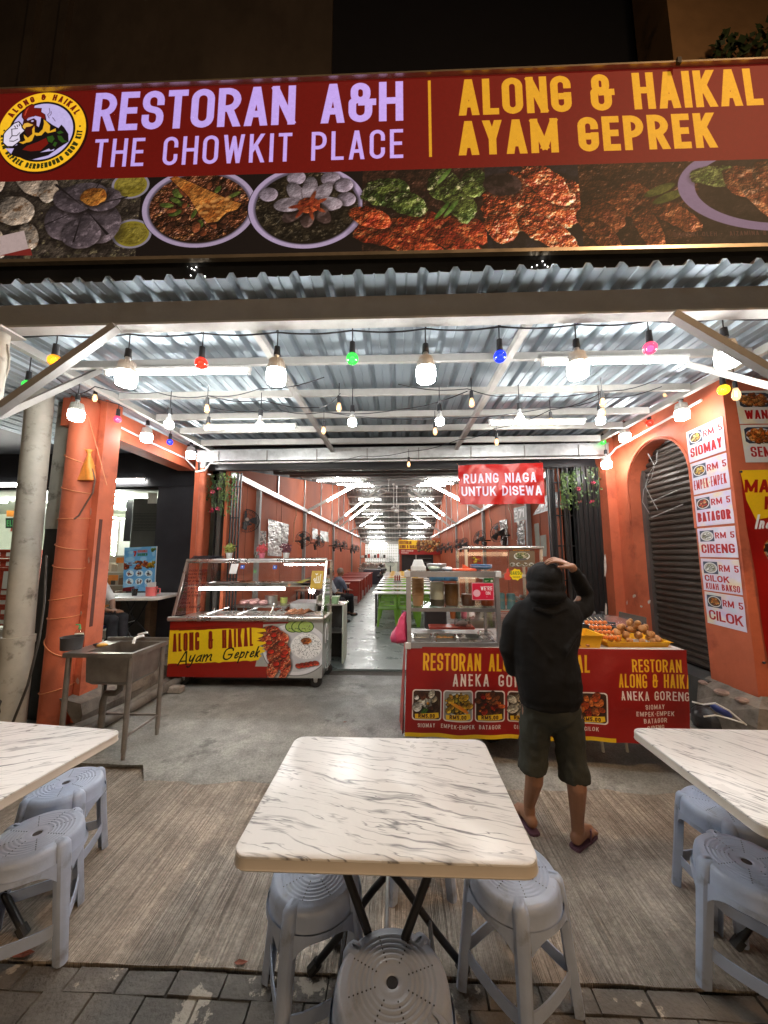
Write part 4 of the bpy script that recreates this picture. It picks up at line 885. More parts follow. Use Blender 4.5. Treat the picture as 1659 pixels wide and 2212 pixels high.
for dx in (-.028, .0, .026): obj('pin_hole', MB().box(sp.x+dx-.004, sp.x+dx+.004, 3.582, 3.586, sp.z-.012, sp.z+.0), M_black, sock)
wire = thing('wall_conduit', 'white conduit pipe along the orange lintel down to the gutter', 'conduit', (-3.2, 4, 3), world=True)
cp = [P(182,975,Y=3.58), P(188,910,X=-3.27), P(200,893,X=-3.27), P(330,958,X=-3.27), P(400,990,X=-3.27), P(432,1023,X=-3.1), P(455,1025,X=-2.8)]
obj('pipe', MB().tube(cp, .012, 7), M_white, wire)
M_bag = mat('orange_plastic_bag', (.80,.27,.04), .4, var=.2, scale=14, bump=.6, bscale=24, trans=0)
bag = thing('plastic_bag', 'orange plastic bag tied to the socket on the left pilaster', 'bag', P(200,980,Y=3.52), world=True)
kp = P(192, 982, Y=3.5); m = MB()
pr = [(.0,.06),(.035,.05),(.02,.02),(.015,0),(.03,-.05),(.055,-.12),(.07,-.2),(.08,-.27)]
nn = 12
for r_, z_ in pr:
    for k in range(nn): a = 2*PI*k/nn; q = r_*(1+.35*math.sin(a*3+z_*9)); m.v.append((kp.x+.05*(-z_)*1.2+q*math.cos(a), kp.y+q*math.sin(a)*.5, kp.z+z_))
for i in range(len(pr)-1):
    for k in range(nn): m.f.append((i*nn+k, i*nn+(k+1)%nn, (i+1)*nn+(k+1)%nn, (i+1)*nn+k))
obj('sack', m, M_bag, bag, smooth=True); obj('knot_ears', MB().prism([kp+Vector((-.06,0,.07)), kp+Vector((0,0,.0)), kp+Vector((.055,0,.055)), kp+Vector((.02,0,.02))], (0,-.005,0), (0,.005,0)), M_bag, bag)
obj('string', MB().tube([P(191,900,Y=3.5), P(210,970,Y=3.5), P(231,1048,Y=3.5)], .004, 5), M_cord, bag)

# ---------------------------------------------------------------- shop next door (left), seen through its window
sf = thing('shop_facade', 'black painted shop facade with plate glass beyond the left porch opening', 'shop front', (-6, 6, .27), world=True)
obj('black_pier', MB().box(-4.03, -3.42, 5.86, 6.1, .27, 2.78), M_blackwall, sf)
obj('black_wall', MB().box(-14, -3.42, 5.84, 6.1, 2.78, 4.2), M_black, sf)
obj('sill', MB().box(-14, -4.03, 5.9, 6.06, .27, .40), mat('shop_sill', (.36,.34,.30), .5), sf)
for x0, x1 in ((-14,-8.2),(-8.2,-6.1),(-6.1,-4.9),(-4.9,-4.03)): obj('pane', MB().box(x0+.012, x1-.012, 5.97, 5.98, .40, 2.78), M_shop, sf)
for x in (-8.2, -6.1, -4.9): obj('pane_joint', MB().box(x-.01, x+.01, 5.965, 5.985, .40, 2.78), M_galv, sf)
obj('header', MB().box(-14, -4.03, 5.92, 6.04, 2.745, 2.80), M_blackmetal, sf)
struct('walkway_ceiling', MB().box(-14, -3.57, 3.3, 5.84, 3.36, 3.44), M_black)
rb = MB().box(-14, -3.60, 3.40, 3.62, 2.75, 3.36); struct('walkway_beam', rb, M_black) if False else None
M_shopwall = mat('shop_cream_wall', (.70,.74,.62), .7, var=.04)
struct('shop_floor', MB().box(-14, -3.5, 6.1, 11, .15, .275), mat('shop_tile_floor', (.55,.55,.50), .3))
struct('shop_ceiling', MB().box(-14, -3.4, 6.1, 11, 2.86, 2.95), mat('shop_ceiling_board', (.60,.62,.56), .8))
struct('shop_back_wall', MB().box(-14, -3.4, 10.4, 10.6, .2, 2.9), M_shopwall)
struct('shop_side_wall', MB().box(-3.55, -3.42, 6.1, 10.4, .2, 2.9), M_shopwall)
def tube_light(name, a, b, label, group=None, strength=None, body=True, r=.014, cat='tube light'):
    a, b = Vector(a), Vector(b); t = thing(name, label, cat, a, world=True, group=group); d = (b-a).normalized()
    obj('tube', MB().tube([a+d*.03, b-d*.03], r, 8), strength or M_tube, t, smooth=40)
    if body: obj('batten', MB().bar(a+Vector((0,0,.030)), b+Vector((0,0,.030)), .045, .022), M_white, t)
    for p in (a, b): q = p+d*(.015 if p is a else -.015); obj('end_holder', MB().bar(q-d*.012+Vector((0,0,.006)), q+d*.012+Vector((0,0,.006)), .03, .055), M_white, t)
    return t
tube_light('tube_light', (-5.85, 5.80, 2.86), (-4.22, 5.80, 2.88), 'long tube light on the black wall above the shop window', r=.028)
tube_light('tube_light', (-8.6, 5.80, 2.82), (-6.3, 5.80, 2.82), 'tube light on the black wall at the left photo edge', r=.028)
M_tube2 = emitter('shop_tube_light', (.97, 1, .90), 90)
for i, (u0, v0, u1, v1) in enumerate(((228,1062,287,1079),(288,1080,354,1099),(207,1087,272,1101),(204,1112,270,1122))):
    yy = 7.0+i*.7; a, b = P(u0, v0, Z=2.80), P(u1, v1, Z=2.80); a = P(u0, v0, Y=min(8.8, a.y)); b = P(u1, v1, Y=min(9.6, b.y))
    tube_light('shop_tube_light', a, b, ('tube light on the shop ceiling, first on the left','tube light on the shop ceiling above the grey cabinet','second row tube light on the shop ceiling','lowest tube light glowing at the back of the shop')[i], strength=M_tube2, body=False)
for k in range(6): tube_light('shop_tube_light', (-13.5+1.7*k,7.6,2.80), (-12.0+1.7*k,7.6,2.80), 'tube light of the front row on the shop ceiling, %s' % ('farthest left, out at the corner','second from the far left','third from the far left','above the red crates','between crates and drinks fridge','nearest the drinks fridge')[k], strength=M_tube2, body=False, r=.02)
# shop fittings
cab = thing('cooler_cabinet', 'dark grey cooler back with vent slots behind the shop window', 'cooler', (-4.6, 6.45, .27), world=True)
a, b = P(287, 1076, Y=6.45), P(352, 1300, Y=6.45)
obj('body', MB().bbox(a.x, b.x, 6.45, 7.0, .275, a.z, .02), mat('dark_grey_cabinet', (.07,.07,.065), .5), cab)
for k in range(12): z = a.z-.30-k*.028; obj('vent_slot', MB().box(a.x+.06, b.x-.12, 6.446, 6.45, z, z+.010), M_blackmetal, cab)
a2 = P(320, 1062, Y=6.43); obj('notice', MB().box(a2.x, a2.x+.17, 6.44, 6.448, a2.z-.22, a2.z-.02), M_white, cab)
blk = tag(obj('black_partition', MB().box(P(276,1053,Y=6.9).x, P(352,1053,Y=6.9).x, 6.9, 6.96, 1.9, 2.74), M_black, None), 'black partition board behind the cooler cabinet', 'partition')
def promo():
    c = CV(420, 560, (.40,.68,.88)); rg = random.Random(3)
    for _ in range(40): c.ell(rg.uniform(0,420), rg.uniform(0,560), rg.uniform(20,70), rg.uniform(14,40), rg.choice([(.55,.80,.93),(.35,.60,.85),(.75,.9,.96)]), op=.5, soft=10)
    c.text('7', 120, 120, 70, 20, (.75,.18,.06), wf=.7); c.text('REGIONAL', 175, 74, 34, 8, (.78,.30,.08), fit=130, gap=3); c.text('DRINKS', 175, 118, 36, 9, (.10,.40,.16), fit=130, gap=3)
    for i, s_ in enumerate(('BUY 2 SAVE','MORE')): c.text(s_, 60, 215+i*26, 18, 4, (.5,.1,.1), wf=.6)
    c.blobs(140, 190, 320, 280, 50, 10, 24, [(.80,.35,.12),(.62,.20,.10),(.9,.6,.3)], 4); c.blobs(330, 190, 400, 260, 12, 16, 30, [(.93,.80,.15)], 5); c.blobs(0, 220, 60, 280, 12, 14, 26, [(.7,.3,.15)], 6); c.blobs(360,30,400,80,10,10,20,[(.5,.65,.2)],7)
    for x, y in ((85,340),(210,340),(335,340),(85,440),(210,440),(335,440)):
        c.ell(x, y, 50, 40, (.85,.93,.96)); c.blobs(x-26, y-10, x+26, y+24, 14, 6, 13, [(.25,.30,.36),(.75,.4,.3),(.6,.6,.6)], int(x+y)); c.text('RM', x-20, y-18, 12, 3, (.2,.3,.5), wf=.6, gap=2)
    c.poly([(0,520),(150,500),(170,560),(0,560)], (.45,.05,.08)); return c
pb = thing('promo_poster', 'light blue drinks poster on a stand behind the walkway table', 'poster', P(300, 1275, Y=5.88), world=True)
q = [P(265,1277,Y=5.8), P(333,1277,Y=5.8), P(338,1180,Y=5.8), P(269,1183,Y=5.8)]
obj('print', MB().grid(*q, 1, 1), mat_print('promo_print', promo(), bump=.05), pb); obj('board', MB().prism([v+Vector((0,.004,0)) for v in q], (0,.02,0), (0,0,0)), M_white, pb)
wp = thing('wooden_cupboard', 'low dark wooden stand under the blue poster', 'stand', (-4.35, 5.8, .27), world=True)
obj('side', MB().box(-4.55, -4.50, 5.70, 5.86, .27, 1.05), M_wood, wp); obj('side', MB().box(-3.98, -3.90, 5.70, 5.86, .27, 1.05), M_wood, wp); obj('panel', MB().box(-4.50, -3.98, 5.83, 5.86, .27, 1.0), M_dark, wp)
# fridge with lit shelves
fr = thing('drinks_fridge', 'open lit drinks fridge full of cartons inside the shop', 'fridge', (-6.1, 7.4, .27), world=True)
a, b = P(188, 1112, Y=7.4), P(262, 1112, Y=7.4); X0, X1 = a.x-.5, b.x
obj('cabinet', MB().box(X0, X1, 7.7, 8.0, .28, 2.35), mat('fridge_back', (.55,.66,.62), .5), fr); obj('side_panel', MB().box(X1-.05, X1, 7.4, 7.7, .28, 2.35), M_white, fr)
obj('header_light', MB().box(X0, X1-.05, 7.40, 7.5, 2.12, 2.35), emitter('fridge_light', (.97,1,1), 4.0), fr); obj('strip_light', MB().tube([(X1-.10,7.42,.9),(X1-.10,7.42,2.08)], .022, 8), M_tube2, fr)
def shelf_goods(parent, x0, x1, y, zs, pal, seed, d=.12, hh=.16, wdt=.055, shelf=True, sm=None):
    r = random.Random(seed); ms = [mat('goods_%s' % '_'.join(str(int(c*99)) for c in p_), p_, .4, var=.05) for p_ in pal]; bs = [MB() for _ in pal]; 
    for z in zs:
        if shelf: obj('shelf', MB().box(x0, x1, y-.02, y+d+.06, z-.018, z), sm or M_white, parent)
        x = x0+.02
        while x < x1-wdt:
            h = hh*r.uniform(.7,1.05); w_ = wdt*r.uniform(.7,1.2); bs[r.randrange(len(pal))].box(x, x+w_*.88, y+r.uniform(0,.02), y+d, z+.001, z+h); x += w_
    for k, b_ in enumerate(bs):
        if b_.v: stuff(obj('shelf_goods', b_, ms[k], parent))
GP = [(.85,.85,.82),(.75,.30,.12),(.25,.45,.25),(.80,.65,.40),(.15,.15,.17),(.55,.70,.80)]
shelf_goods(fr, X0, X1-.15, 7.45, (.45,.75,1.03,1.33,1.62,1.88), GP, 4, hh=.22)
sh = thing('shop_shelf', 'white gondola shelf with small packets beside the drinks fridge', 'shelf', (-5.2, 7.8, .27), world=True)
a, b = P(272, 1160, Y=7.8), P(330, 1160, Y=7.8)
obj('back_panel', MB().box(a.x, b.x+.9, 8.1, 8.14, .28, 2.15), M_white, sh); obj('upright', MB().box(a.x, a.x+.04, 7.75, 8.12, .28, 2.2), M_white, sh)
shelf_goods(sh, a.x+.05, b.x+.9, 7.8, (.5,.85,1.2,1.55,1.85), [(.30,.45,.62),(.45,.60,.66),(.70,.75,.72),(.80,.32,.10),(.2,.2,.22)], 6, hh=.2)
sh2 = thing('snack_rack', 'low rack of orange tagged snacks just inside the shop window', 'rack', (-5.5, 6.6, .27), world=True)
a, b = P(205, 1275, Y=6.6), P(265, 1275, Y=6.6)
obj('frame', MB().box(a.x-.25, b.x-.02, 6.9, 6.92, .28, 1.62), mat('rack_back', (.42,.40,.34), .6), sh2)
shelf_goods(sh2, a.x-.25, b.x-.02, 6.6, (.55,.82,1.08,1.32), [(.80,.30,.08),(.75,.70,.60),(.35,.22,.14),(.16,.15,.14),(.55,.50,.40)], 9, hh=.17, wdt=.07)
for k, (u, v) in enumerate(((224,1228),(262,1210),(245,1248))): p = P(u, v, Y=6.55); obj('price_card', MB().box(p.x-.09, p.x+.09, 6.54, 6.55, p.z-.05, p.z+.05, None), mat('orange_card', (.85,.28,.06), .5), sh2)
# seven-eleven emblem on the glass (left)
em = thing('shop_emblem', 'orange, red and green convenience store emblem on the glass at far left', 'emblem', P(30,1120,Y=5.95), world=True)
def E_(u, v, y=5.955): return P(u, v, Y=y)
obj('orange_bar', MB().prism([E_(14,1103),(E_(14,1116)),E_(34,1116),E_(38,1103)], (0,0,0), (0,.004,0)), mat('emblem_orange', (.85,.33,.05), .4), em)
cur = [(48,1104),(38,1107),(31,1115),(27,1125),(25,1134)]; cu2 = [(34,1134),(36,1126),(41,1119),(49,1115)]
m = MB(); L1 = [(51,1103),(42,1104),(34,1109),(28,1118),(25,1132),(22,1148)]; L2 = [(51,1113),(45,1114),(40,1118),(37,1124),(35,1133),(33,1148)]
for i in range(5): m.prism([E_(*L1[i]), E_(*L1[i+1]), E_(*L2[i+1]), E_(*L2[i])], (0,.001,0), (0,.005,0))
obj('red_numeral', m, mat('emblem_red', (.75,.08,.04), .4), em)
def emb(): 
    c = CV(260, 96, (.10,.20,.14)); c.text('ELEVEN', 12, 80, 60, 13, (.35,.68,.40), fit=200, gap=8, rad=.6); return c
obj('green_band', MB().grid(E_(12,1141,5.950),E_(62,1140,5.950),E_(62,1118,5.950),E_(12,1119,5.950),1,1), mat_print('emblem_band', emb(), bump=0), em)
# crates
M_crate = mat('red_plastic_crate', (.48,.06,.03), .45, var=.15)
def crate_mesh():
    return None
zc = .3; crg = random.Random(2)
for k in range(8):
    t = thing('crate', 'red plastic crate %s in the stack inside the shop window' % ('at the bottom','second from the floor','third from the floor','fourth from the floor','fifth from the floor','sixth from the floor','just under the top one','on top')[k], 'crate', (-6.9, 6.25, .4+k*.165), world=True, group='red crates stacked at far left')
    z = .42+k*.165; x1 = P(46, 1300, Y=6.15).x+crg.uniform(-.02,.03); x0 = x1-.95
    mb = MB(); mb.box(x0, x1, 6.15, 6.17, z, z+.15); mb.box(x0, x1, 6.5, 6.52, z, z+.15); mb.box(x0, x0+.02, 6.17, 6.5, z, z+.15); mb.box(x1-.02, x1, 6.17, 6.5, z, z+.15); mb.box(x0+.02, x1-.02, 6.17, 6.5, z, z+.015)
    obj('body', mb, M_crate, t); obj('rim', MB().box(x0-.01, x1+.01, 6.135, 6.15, z+.125, z+.15), M_crate, t)
    for q in (0, 1, 2):
        xx = x1-.16-q*.21; obj('label_card', MB().box(xx, xx+.10, 6.145, 6.149, z+.03, z+.10), M_white, t)
    if k in (5, 7): obj('taped_notice', MB().box(x1-.38, x1-.10, 6.13, 6.134, z-.2, z+.10), M_white, t) if k == 5 else None
# ---------------------------------------------------------------- right side: arched wall, shutter
aw = thing('arched_wall', 'orange plastered wall with an arched doorway at the right of the porch', 'wall', (3.25, 4.3, 0), world=True)
YA, YB, YN, YF, ZT = 3.38, 5.15, 3.85, 4.85, 3.75
yc, ra, zs = (YN+YF)/2, (YF-YN)/2, 2.50
arc = [(yc+ra*math.cos(PI*k/20), zs+ra*math.sin(PI*k/20)) for k in range(21)]   # from far to near
def archface(x): return [(x, y, z) for y, z in arc]
m = MB()
# faces at X=3.1 and X=3.4, quads from arch to top edge
for X_, flip in ((3.10, 1), (3.40, 0)):
    a_ = archface(X_); t_ = [(X_, y, ZT) for y, z in arc]
    n_ = len(a_); vs = a_+t_; fs = [(i, i+1, n_+i+1, n_+i) for i in range(n_-1)]
    m.add(vs, fs if flip else [f[::-1] for f in fs])
    m.add([(X_,YF,0),(X_,YB,0),(X_,YB,ZT),(X_,YF,ZT)], [(0,1,2,3)]); m.add([(X_,YA,0),(X_,YN,0),(X_,YN,ZT),(X_,YA,ZT)], [(0,1,2,3)])
rev = [(YF, 0)]+arc+[(YN, 0)]
vs = [(3.10, y, z) for y, z in rev]+[(3.40, y, z) for y, z in rev]; n_ = len(rev); m.add(vs, [(i, i+1, n_+i+1, n_+i) for i in range(n_-1)])
m.box(3.10, 7.5, YA-.28, YA-.001, 0, ZT) if False else None
m.add([(3.10,YA,0),(7.5,YA,0),(7.5,YA,ZT),(3.10,YA,ZT)], [(0,1,2,3)]); m.add([(3.10,YA,ZT),(7.5,YA,ZT),(7.5,YB,ZT),(3.10,YB,ZT)], [(0,1,2,3)])
obj('plaster_wall', m, M_orange, aw)
obj('arch_moulding', MB().tube([(3.085, y, z) for y, z in [(YF+.02, 2.0)]+[(yc+(ra+.02)*math.cos(PI*k/20), zs+(ra+.02)*math.sin(PI*k/20)) for k in range(21)]+[(YN-.02, 1.9)]], .012, 6), M_orange, aw)
pier = obj('end_pier', MB().box(2.97, 3.10, 5.13, 5.40, 0, 3.3), M_orange, aw)
M_scar = mat('bare_plaster_scar', (.62,.56,.50), .8, var=.25, scale=18)
def scar(parent, u, v, w_, h_, seed, **pl):
    r = random.Random(seed); c0 = P(u, v, **pl); pts = []
    for k in range(9):
        a = 2*PI*k/9; q = r.uniform(.5, 1); pts.append(P(u+w_*q*math.cos(a), v+h_*q*math.sin(a), **pl))
    ax = Vector((-.002,0,0)) if 'X' in pl else Vector((0,-.002,0)); return obj('bare_patch', MB().prism(pts, ax, ax*2), M_scar, parent)
for k, (u, v, w_, h_) in enumerate(((1307,1222,4,34),(1309,1330,4,44),(1307,1395,3,14))): scar(aw, u, v, w_*.8, h_*.8, 20+k, Y=5.13)
for k, (u, v, w_, h_) in enumerate(((1382,1288,5,5),(1355,1302,2,6),(1415,1300,4,6),(1398,1310,3,3))): scar(aw, u+(-12 if u > 1380 else 0), v, w_, h_, 30+k, X=3.10)
M_shut = mat('brown_shutter', (.07,.055,.045), .42, metal=.3, var=.2, scale=3, bump=.1, bscale=8, dirt=((.05,.035,.025), .5, .7, 4))
st = thing('roller_shutter', 'dark brown roller shutter closed inside the arched doorway', 'shutter', (3.45, 4.35, .4), world=True)
sl0 = None
for k in range(38):
    z = .42+k*.071
    if sl0 is None:
        mb = MB(); prof = [(0,0),(-.018,.010),(-.026,.028),(-.022,.050),(-.004,.062),(0,.070)]; n_ = len(prof)
        for yy in (YN-.1, YF+.12):
            for px_, pz in prof: mb.v.append((3.30+px_, yy, .42+pz))
        mb.f = [(i, i+1, n_+i+1, n_+i) for i in range(n_-1)]; sl0 = obj('slat', mb, M_shut, st)
    else: o = sl0.copy(); link(o); o.parent = st; o.location = (0, 0, k*.071)
obj('guide_rail', MB().box(3.24, 3.33, YF-.06, YF+.02, .0, 3.0), mat('shutter_rail', (.13,.11,.10), .5, metal=.4), st); obj('backing', MB().box(3.33, 3.36, YN-.1, YF+.1, 0, 3.2), M_black, st)
obj('threshold', MB().box(3.02, 3.3, YN-.05, YF+.05, 0, .40), mat('dark_step', (.06,.06,.058), .6, var=.3), st)
for k, (a, b) in enumerate((((1405,1085),(1462,1060)),((1408,1118),(1475,1090)))): obj('loose_wire', MB().tube([P(*a, X=3.22), P(*b, X=3.22)], .008, 5), M_grey_steel, st)
pts = [P(1460+d,1040+40*k+random.uniform(-8,8), X=3.14) for k, d in enumerate((-62,-55,-50,-52,-58))]
lc = thing('loose_cables', 'tangle of old cables hanging at the top of the arched doorway', 'cable', pts[0], world=True)
for s_ in range(2): obj('cable', MB().tube([P(1400+8*s_+14*math.sin(k*1.3+s_), 980+26*k-8*s_, X=3.13) for k in range(6)], .004, 5), M_grey_steel, lc)
pl = thing('plinth', 'broken masonry plinth at the foot of the arched wall corner', 'plinth', (3.2, 3.5, 0), world=True)
m = MB(); r = random.Random(9); L = [(2.99,3.88),(2.97,3.62),(3.0,3.28),(3.3,3.22),(3.9,3.2),(4.6,3.2)]
vs = []
for x, y in L: vs += [(x-.02, y, -.06), (x-.03+r.uniform(-.02,.02), y+r.uniform(-.02,.02), .20), (x+r.uniform(0,.03), y, .36+r.uniform(-.02,.02))]
for x, y in [(3.12,3.9),(3.12,3.62),(3.12,3.37),(3.3,3.37),(3.9,3.37),(4.6,3.37)]: vs.append((x, y, .42))
fs = []
for i in range(5):
    for k in (0, 1): fs.append((i*3+k, (i+1)*3+k, (i+1)*3+k+1, i*3+k+1))
    fs.append((i*3+2, (i+1)*3+2, 18+i+1, 18+i))
fs.append((0,1,2,18)); m.add(vs, fs); obj('masonry', m, M_oldc, pl)
M_pinkpl = mat('peeling_plaster_ledge', (.27,.19,.155), .85, var=.4, scale=14, bump=.8, bscale=22)
for k in range(9):
    x = 3.03+.16*max(0, k-2); y = 3.84-.2*min(k, 2)+(.0 if k < 3 else -.14); s_ = r.uniform(.06,.1)
    o = obj('rubble_lump', MB().ball((x+r.uniform(-.02,.02), y, .37+r.uniform(-.02,.02)), s_*.7, 7, 5, Matrix.Diagonal((1.2,1.2,.45)).to_3x3()), M_pinkpl, pl)

# posters on the arched wall
PO = [('SIOMAY','yellow',None),('EMPEK-EMPEK','yellow',None),('BATAGOR','chili',None),('CIRENG','white',None),('CILOK','white','KUAH BAKSO'),('CILOK','fry',None)]
LAB = ['white price poster for siomay, topmost on the arched wall corner','white price poster for empek-empek, second from the top','white price poster for batagor, third from the top','white price poster for cireng, fourth from the top','white price poster for cilok kuah bakso, second from the bottom','white price poster for cilok, lowest on the wall corner']
ZP = [(2.592,2.925),(2.245,2.575),(1.915,2.228),(1.605,1.895),(1.275,1.590),(.955,1.262)]
for i, ((nm, kd, two), (z0, z1)) in enumerate(zip(PO, ZP)):
    y0 = 3.835-.004*i; y1 = 3.405; tl_ = (i-2)*.004
    t = thing('price_poster', LAB[i], 'poster', (3.09, y0, z0), world=True, group='white price posters on the arched wall')
    g = MB().grid((3.092,y0,z0),(3.092,y1,z0-tl_),(3.092,y1,z1-tl_),(3.092,y0,z1), 6, 6, lambda u, v: .0025*math.sin(u*9+i)*math.sin(v*7))
    obj('print', g, mat_print('poster_%s_%d' % (nm.lower(), i), paint_poster(nm, kd, two, 40+i), rough=.35, bump=.25, bscale=9), t)
YQ = YA-.006
for i, (nm, fit, kd, z0, z1, price, lab) in enumerate((('WANTAN', 390, 'fry', 2.845, 3.17, 'RM 5', 'upper yellowish price poster for wantan at the right photo edge'),('SEM', 190, 'fry', 2.475, 2.835, 'RM', 'price poster with fried snacks under the wantan poster at the right edge'))):
    t = thing('wide_price_poster', lab, 'poster', (3.25, YQ, z0), world=True)
    g = MB().grid((3.215+.012*i,YQ,z0),(3.86,YQ,z0),(3.86,YQ,z1),(3.205+.012*i,YQ,z1), 5, 4, lambda u, v: .002*math.sin(u*8))
    obj('print', g, mat_print('wide_poster_%d' % i, paint_wide_poster(nm, fit, kd, 60+i, price), rough=.35, bump=.2, bscale=9), t)
t = thing('food_banner', 'tall red and yellow food banner hanging at the right photo edge', 'banner', (3.2, YQ, .7), world=True)
g = MB().grid((3.20,YQ-.004,.68),(3.95,YQ-.004,.68),(3.95,YQ-.004,2.39),(3.155,YQ-.004,2.40), 10, 16, lambda u, v: -.012*math.sin(u*6+v*2)-.008*math.sin(v*11)+.012)
obj('print', g, mat_print('makan_banner', paint_makan(), rough=.4, bump=.2, bscale=6), t)
for z in (2.385, .70): obj('corner_tie', MB().ball((3.165, YQ-.01, z), .012, 8, 5), M_black, t)

# grey pole hardware etc at right foot
M_blue = mat('blue_plastic', (.03,.05,.22), .35)
lt = thing('grass_trimmer', 'blue and black hand tool with pale cord lying by the broken plinth', 'tool', (2.9, 3.4, 0), world=True)
obj('housing', MB().tube([P(1535,1522,Y=3.36), P(1550,1530,Y=3.33), P(1568,1540,Y=3.3), P(1580,1549,Y=3.28)], [.02,.035,.032,.015], 10), M_blue, lt, smooth=True)
obj('shaft', MB().tube([P(1500,1520,Y=3.4), P(1535,1524,Y=3.36)], .012, 8), M_black, lt)
obj('cord', MB().tube([P(1495,1516,Y=3.36), P(1520,1522,Y=3.3), P(1545,1519,Y=3.26), P(1575,1535,Y=3.22), P(1600,1556,Y=3.2), P(1612,1566,Y=3.2)], .007, 6), M_white, lt)
obj('cord', MB().tube([P(1520,1548,Y=3.26), P(1545,1545,Y=3.24), P(1575,1552,Y=3.2), P(1605,1562,Y=3.18)], .006, 6), M_white, lt)
bgm = MB(); bgm.lathe([(.13,0),(.16,.05),(.15,.14),(.10,.19),(.03,.21)], 12, P(1540,1575,Z=-.01))
tag(obj('rubbish_bag', bgm, mat('black_bag', (.02,.02,.022), .35, bump=.8, bscale=14), None, smooth=True), 'black rubbish bag on the ground under the arched wall corner', 'bag')

# ================================================================ hall
LH, RH = -2.63, 2.42
def hz(y): return 3.08+.178*(y-6)*.94 if y < 17.5 else 5.1-.28*(y-17.5) if y < 26.2 else 2.66
ys = [5.45, 7.72, 9.98, 12.2, 14.3, 15.9, 17.5, 19.3, 21.2, 23.1, 25.0, 27, 29, 31.5]
for nm, X_, s_ in (('hall_wall_left', LH, 1), ('hall_wall_right', RH, -1)):
    hw = struct(nm, MB().box(min(X_-.1*s_, X_-.16*s_), max(X_-.1*s_, X_-.16*s_), 5.45, 31.5, 0, 5.3), M_dark)
    for i in range(len(ys)-1):
        y0, y1 = ys[i], ys[i+1]
        m = MB(); x0, x1 = sorted((X_, X_-.05*s_))
        m.add([(X_,y0+.004,0),(X_,y1-.004,0),(X_,y1-.004,hz(y1)),(X_,y0+.004,hz(y0)),(X_-.05*s_,y0+.004,0),(X_-.05*s_,y1-.004,0),(X_-.05*s_,y1-.004,hz(y1)),(X_-.05*s_,y0+.004,hz(y0))],
              [(0,1,2,3),(7,6,5,4),(0,4,5,1),(1,5,6,2),(2,6,7,3),(3,7,4,0)])
        obj('wall_board', m, M_orange_board, hw)
        if i: obj('cover_strip', MB().bar((X_+.008*s_, y0, 2.95), (X_+.008*s_, y0, hz(y0)), .045, .03), M_galv, hw)
    for y in (6.6, 9.98, 14.6, 20.6, 25.5): obj('post', MB().bar((X_+.04*s_, y, .012), (X_+.04*s_, y, 2.84), .075, .085), M_grey_steel, hw)
    obj('eaves_beam', MB().bar((X_+.05*s_, 5.5, 2.88), (X_+.05*s_, 31, 2.86), .09, .085), M_galv, hw)
    for k in range(5):
        yy = 5.6+k*.55; obj('board_joint', MB().box(min(X_, X_+.004*s_), max(X_, X_+.004*s_), 6.15+k*1.9, 6.16+k*1.9, .02, 2.82), mat('dark_joint', (.13,.04,.02), .8), hw)
M_roofd = mat('weathered_roof_sheet', (.26,.265,.26), .34, metal=.75, var=.3, scale=1.5, rv=.14)
m = MB(); nn = 0
xsr = []
x = LH-.1
while x < RH+.1: xsr += [(x, 0), (x+.10, 0), (x+.125, .035), (x+.165, .035)]; x += .19
for y, z in ((5.42, 3.10), (17.5, 5.12)):
    for a, b in xsr: m.v.append((a, y, z+b))
n_ = len(xsr); m.f = [(i, i+1, n_+i+1, n_+i) for i in range(n_-1)]
hr = struct('hall_roof', m, M_roofd)
m = MB()
for y, z in ((17.5, 5.12), (26.2, 2.72), (31.5, 2.68)):
    for a, b in xsr: m.v.append((a, y, z+b))
m.f = [(k*n_+i, k*n_+i+1, (k+1)*n_+i+1, (k+1)*n_+i) for k in (0,1) for i in range(n_-1)]
obj('rear_slope', m, M_roofd, hr)
y = 6.3
while y < 30.5:
    z = (3.10+(y-5.42)*.1672 if y < 17.5 else 5.12-.2759*(y-17.5) if y < 26.2 else 2.70)
    obj('purlin', MB().box(LH, RH, y-.03, y+.03, z-.10, z-.035), M_white_steel if y > 17 else M_grey_steel, hr); y += 1.15 if y < 17 else .95
struct('hall_rear_wall', MB().box(-2.7, 2.5, 31.3, 31.5, 0, 3.2), mat('rear_wall_paint', (.35,.34,.30), .6))
HT = 'fluorescent tubes under the hall roof'
for i, y in enumerate((9.4, 12.6, 14.8)):
    z = 3.10+(y-5.42)*.1672-.16
    for s_, (x0, x1) in ((-1, (-2.15, -.95)), (1, (.82, 2.02))):
        tube_light('hall_tube_light', (x0, y, z), (x1, y, z), '%s fluorescent tube under the front slope of the hall roof, %s side' % (('nearest','second','third')[i], 'left' if s_ < 0 else 'right'), HT, M_tubeh, r=.02)
for i, y in enumerate((18.9, 20.9, 23.0, 25.0, 26.8, 28.3, 30.0)):
    z = (5.12-.2759*(y-17.5) if y < 26.2 else 2.70)-.15
    for s_, (x0, x1) in ((-1, (-2.05, -.85)), (1, (.72, 1.92))):
        tube_light('hall_tube_light', (x0, y, z), (x1, y, z), '%s fluorescent tube from the ridge on the rear slope of the hall roof, %s side' % (('first','second','third','fourth','fifth','sixth','last')[i], 'left' if s_ < 0 else 'right'), HT, M_tubeh, r=.024)
